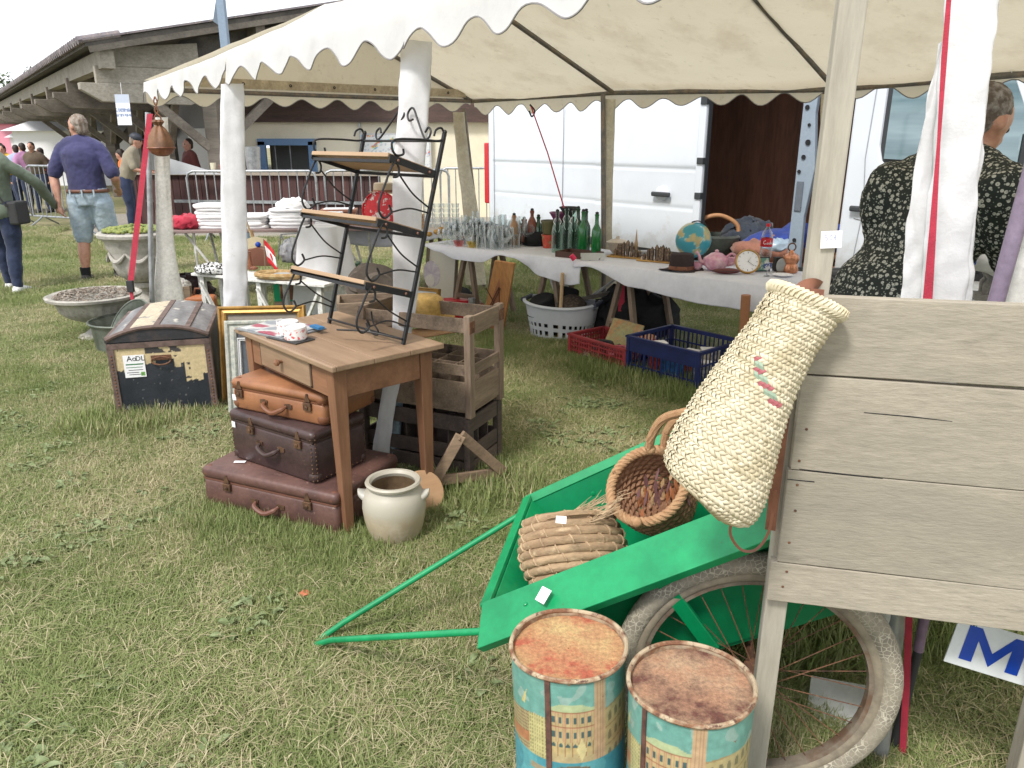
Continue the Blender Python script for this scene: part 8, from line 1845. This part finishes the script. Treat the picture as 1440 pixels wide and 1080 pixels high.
# ---- grass: tufts scattered by geometry nodes
def grass_mat():
    m=bpy.data.materials.new('grass_blades'); m.use_nodes=True; nt=m.node_tree; b=nt.nodes['Principled BSDF']
    at=_n(nt,'ShaderNodeAttribute',attribute_name='Col'); sp=_n(nt,'ShaderNodeSeparateColor'); nt.links.new(at.outputs['Color'],sp.inputs[0])
    geo=_n(nt,'ShaderNodeNewGeometry')
    big=ramp(nt,nz(nt,geo.outputs['Position'],.75,4,.6),.40,.62); mid=ramp(nt,nz(nt,geo.outputs['Position'],3.2,4,.6),.38,.66)
    green=mixc(nt,mid,(.135,.20,.052),(.225,.285,.095)); green=mixc(nt,sp.outputs[1],green,(.30,.33,.14))
    straw=mixc(nt,sp.outputs[1],(.44,.37,.225),(.60,.53,.35))
    # red channel: how dry this blade is
    s=_n(nt,'ShaderNodeMath',operation='ADD'); nt.links.new(sp.outputs[0],s.inputs[0])
    s2=_n(nt,'ShaderNodeMath',operation='MULTIPLY_ADD'); nt.links.new(big,s2.inputs[0]); s2.inputs[1].default_value=.34; s2.inputs[2].default_value=-.15; nt.links.new(s2.outputs[0],s.inputs[1])
    s3=_n(nt,'ShaderNodeMath',operation='MULTIPLY_ADD'); nt.links.new(mid,s3.inputs[0]); s3.inputs[1].default_value=.22; s3.inputs[2].default_value=-.11
    s4=_n(nt,'ShaderNodeMath',operation='ADD'); nt.links.new(s.outputs[0],s4.inputs[0]); nt.links.new(s3.outputs[0],s4.inputs[1])
    c=mixc(nt,ramp(nt,s4.outputs[0],.50,.68),green,straw)
    nt.links.new(c,b.inputs['Base Color']); b.inputs['Roughness'].default_value=.6; b.inputs['Specular IOR Level'].default_value=.25
    t=_n(nt,'ShaderNodeBsdfTranslucent'); nt.links.new(c,t.inputs[0]); ms=_n(nt,'ShaderNodeMixShader'); ms.inputs[0].default_value=.22
    out=nt.nodes['Material Output']; nt.links.new(b.outputs[0],ms.inputs[1]); nt.links.new(t.outputs[0],ms.inputs[2]); nt.links.new(ms.outputs[0],out.inputs[0])
    return m
K['grass']=grass_mat()
rg=random.Random(5)
def grass_patch(name,kind,n,rad):
    vs=[];fs=[];cols=[]
    for i in range(n):
        r=rad*math.sqrt(rg.random()); a=rg.random()*6.283; x,y=r*math.cos(a),r*math.sin(a)
        if kind=='tuft':  L=rg.uniform(.03,.085); lean=rg.uniform(.1,1.0); dry=rg.random()*.62; w=rg.uniform(.0012,.0026)
        elif kind=='low': L=rg.uniform(.028,.065); lean=rg.uniform(.5,1.4); dry=rg.random()*.72+.05; w=rg.uniform(.0012,.0024)
        else: L=rg.uniform(.03,.10); lean=1.5; dry=.22+.72*rg.random(); w=rg.uniform(.0006,.0012)
        az=rg.random()*6.283; br=rg.random()
        d=V(math.cos(az),math.sin(az),0); s=V(-d.y,d.x,0)*w; b=len(vs); c=(dry,br,0)
        if kind=='straw':
            z=rg.uniform(.004,.035); p0=V(x,y,z); p1=p0+d*L*.5+V(0,0,rg.uniform(-.004,.012)); p2=p0+d*L+V(0,0,rg.uniform(-.012,.01))
            vs+=[p0-s,p0+s,p1-s,p1+s,p2-s*.6,p2+s*.6]
        else:
            k1=lean*.35; p0=V(x,y,-.004); p1=p0+d*L*.5*math.sin(k1)+V(0,0,L*.5*math.cos(k1)); p2=p1+d*L*.5*math.sin(lean)+V(0,0,max(.05,math.cos(lean))*L*.5)
            vs+=[p0-s,p0+s,p1-s*.85,p1+s*.85,p2-s*.12,p2+s*.12]
        fs+=[(b,b+1,b+3,b+2),(b+2,b+3,b+5,b+4)]; cols+=[c]*6
    me=bpy.data.meshes.new(name); me.from_pydata([tuple(v) for v in vs],[],fs)
    a=me.color_attributes.new('Col','FLOAT_COLOR','POINT'); a.data.foreach_set('color',[q for c in cols for q in (c[0],c[1],c[2],1)])
    me.materials.append(K['grass']); return bpy.data.objects.new(name,me)
def weed_patch(name):
    mb=MB(); cols=[]
    for i in range(rg.randint(9,16)):
        az=rg.random()*6.283; L=rg.uniform(.018,.045); w=L*rg.uniform(.2,.34); d=V(math.cos(az),math.sin(az),0); s=V(-d.y,d.x,0)
        o=V(rg.uniform(-.07,.07),rg.uniform(-.07,.07),rg.uniform(.008,.018))
        pts=[]
        n=5
        P=[]
        for k in range(n+1):
            t=k/n; c=o+d*L*t+V(0,0,.012*math.sin(t*2.4)+.006); ww=w*math.sin(math.pi*min(1,t*.9+.08))
            P.append((c-s*ww+V(0,0,.004),c,c+s*ww+V(0,0,.004)))
        b=len(mb.v)
        for q in P: mb.v+=list(q)
        for k in range(n):
            for j in (0,1): a=b+k*3+j; mb.f.append((a,a+1,a+4,a+3))
    me=bpy.data.meshes.new(name); me.from_pydata([tuple(v) for v in mb.v],[],mb.f)
    me.materials.append(K['weed']); return bpy.data.objects.new(name,me)
K['weed']=M('weed_leaves',(.185,.235,.10),.7,c2=(.25,.30,.15),sc=20,var=.25,bump=.2,trans=.2)
lib=bpy.data.collections.new('grass_library')
def mklib(nm,objs):
    c=bpy.data.collections.new(nm)
    for o in objs: c.objects.link(o)
    return c
L_tuft=mklib('tuft_lib',[grass_patch('tuft_a%d'%i,'tuft',900,.17) for i in range(5)])
L_low=mklib('low_lib',[grass_patch('low_a%d'%i,'low',1500,.2) for i in range(5)])
L_straw=mklib('straw_lib',[grass_patch('straw_a%d'%i,'straw',330,.2) for i in range(5)])
L_weed=mklib('weed_lib',[weed_patch('weed_a%d'%i) for i in range(6)])
def scatter(name,coll,pts,label,smin,smax):
    me=bpy.data.meshes.new(name); me.from_pydata([tuple(p[:3]) for p in pts],[],[])
    a=me.attributes.new('sc','FLOAT','POINT'); a.data.foreach_set('value',[p[3] for p in pts])
    o=bpy.data.objects.new(name,me); C.objects.link(o)
    ng=bpy.data.node_groups.new(name+'_nodes','GeometryNodeTree')
    ng.interface.new_socket('Geometry',in_out='INPUT',socket_type='NodeSocketGeometry'); ng.interface.new_socket('Geometry',in_out='OUTPUT',socket_type='NodeSocketGeometry')
    N=ng.nodes; gi=N.new('NodeGroupInput'); go=N.new('NodeGroupOutput')
    mp=N.new('GeometryNodeMeshToPoints'); ip=N.new('GeometryNodeInstanceOnPoints'); ci=N.new('GeometryNodeCollectionInfo')
    ci.inputs['Collection'].default_value=coll; ci.inputs['Separate Children'].default_value=True; ci.inputs['Reset Children'].default_value=True
    ip.inputs['Pick Instance'].default_value=True
    rv=N.new('FunctionNodeRandomValue'); rv.data_type='INT'; rv.inputs[4].default_value=0; rv.inputs[5].default_value=50
    rr=N.new('FunctionNodeRandomValue'); rr.data_type='FLOAT_VECTOR'; rr.inputs[0].default_value=(0,0,0); rr.inputs[1].default_value=(0,0,6.283)
    na=N.new('GeometryNodeInputNamedAttribute'); na.data_type='FLOAT'; na.inputs[0].default_value='sc'
    Lk=ng.links.new
    Lk(gi.outputs[0],mp.inputs[0]); Lk(mp.outputs[0],ip.inputs['Points']); Lk(ci.outputs[0],ip.inputs['Instance'])
    Lk(rv.outputs[2],ip.inputs['Instance Index']); Lk(rr.outputs[0],ip.inputs['Rotation']); Lk(na.outputs[0],ip.inputs['Scale']); Lk(ip.outputs[0],go.inputs[0])
    md=o.modifiers.new('scatter','NODES'); md.node_group=ng
    tag(o,label,'grass',kind='stuff'); return o
def inview(x,y,m=1.5):
    return abs(x)<(.70*(y*.953+.47)+m)
rg=random.Random(9)
tp=[];lp=[];sp=[];wp=[]
y=.95
while y<14.:
    st=.15 if y<5 else (.19 if y<8 else .26)
    x=-12.5
    while x<7:
        px,py=x+rg.uniform(-.5,.5)*st,y+rg.uniform(-.5,.5)*st
        x+=st
        if not inview(px,py): continue
        if py>12.4 and px>-7.2+(py-12.4)*-.6: continue
        n=noise.noise(V(px*.8,py*.8,3)); n2=noise.noise(V(px*2.1,py*2.1,8)); under=(py>4.9-px*1.2+.2 and px>-.5)
        far=1+max(0,(py-5))*.09
        lush=n*.9+n2*.5+(.08 if px>-.3 else -.08)+(.0 if under else 0)
        sc=st/.15*.95
        if lush>-.02: tp.append((px,py,0,min(1.6,sc*(.75+.5*max(0,min(.8,lush))))))
        lp.append((px,py,0,sc*rg.uniform(.85,1.1)))
        if rg.random()<(.95 if lush<.15 else .45) : sp.append((px,py,0,sc*rg.uniform(.9,1.2)))
        nw=noise.noise(V(px*1.9,py*1.9,40))+.4*noise.noise(V(px*5,py*5,4))
        if py<6.5:
            for _ in range(3 if nw>.36 else 1 if nw>.2 else (1 if rg.random()<.08 else 0)): wp.append((px+rg.uniform(-.08,.08),py+rg.uniform(-.08,.08),.0,rg.uniform(.7,1.3)))
    y+=st
# taller unmown fringe against things that stand on the turf
def fringe(pts,sc=1.15):
    sc*=1.25
    for a,b in zip(pts,pts[1:]):
        a=Vector(a+(0,));b=Vector(b+(0,)); n=max(1,int((b-a).length/.09))
        for i in range(n):
            p=a.lerp(b,i/n); tp.append((p.x+rg.uniform(-.04,.04),p.y+rg.uniform(-.04,.04),0,sc*rg.uniform(.7,1.25)))
fringe([(-2.3,4.08),(-1.75,4.22)],1.1); fringe([(-1.36,3.0),(-.72,2.72),(-.5,2.6),(-.3,2.75)],.8); fringe([(.4,5.4),(1.15,4.5),(1.7,5.1)],1.1)
fringe([(.7,2.3),(1.2,2.1),(1.6,2.4),(1.2,2.6),(.9,2.9)],1.3); fringe([(-.2,3.15),(.1,3.4)],1.0)
scatter('grass',L_tuft,tp,'thicker green grass tufts growing through the trodden turf',.8,1.2)
scatter('grass',L_low,lp,'short trodden grass covering the field',.8,1.2)
scatter('dry_grass',L_straw,sp,'loose dry clippings lying over the short grass',.8,1.2)
scatter('weeds',L_weed,wp,'flat broad-leaved weeds spread in the lawn',.8,1.2)
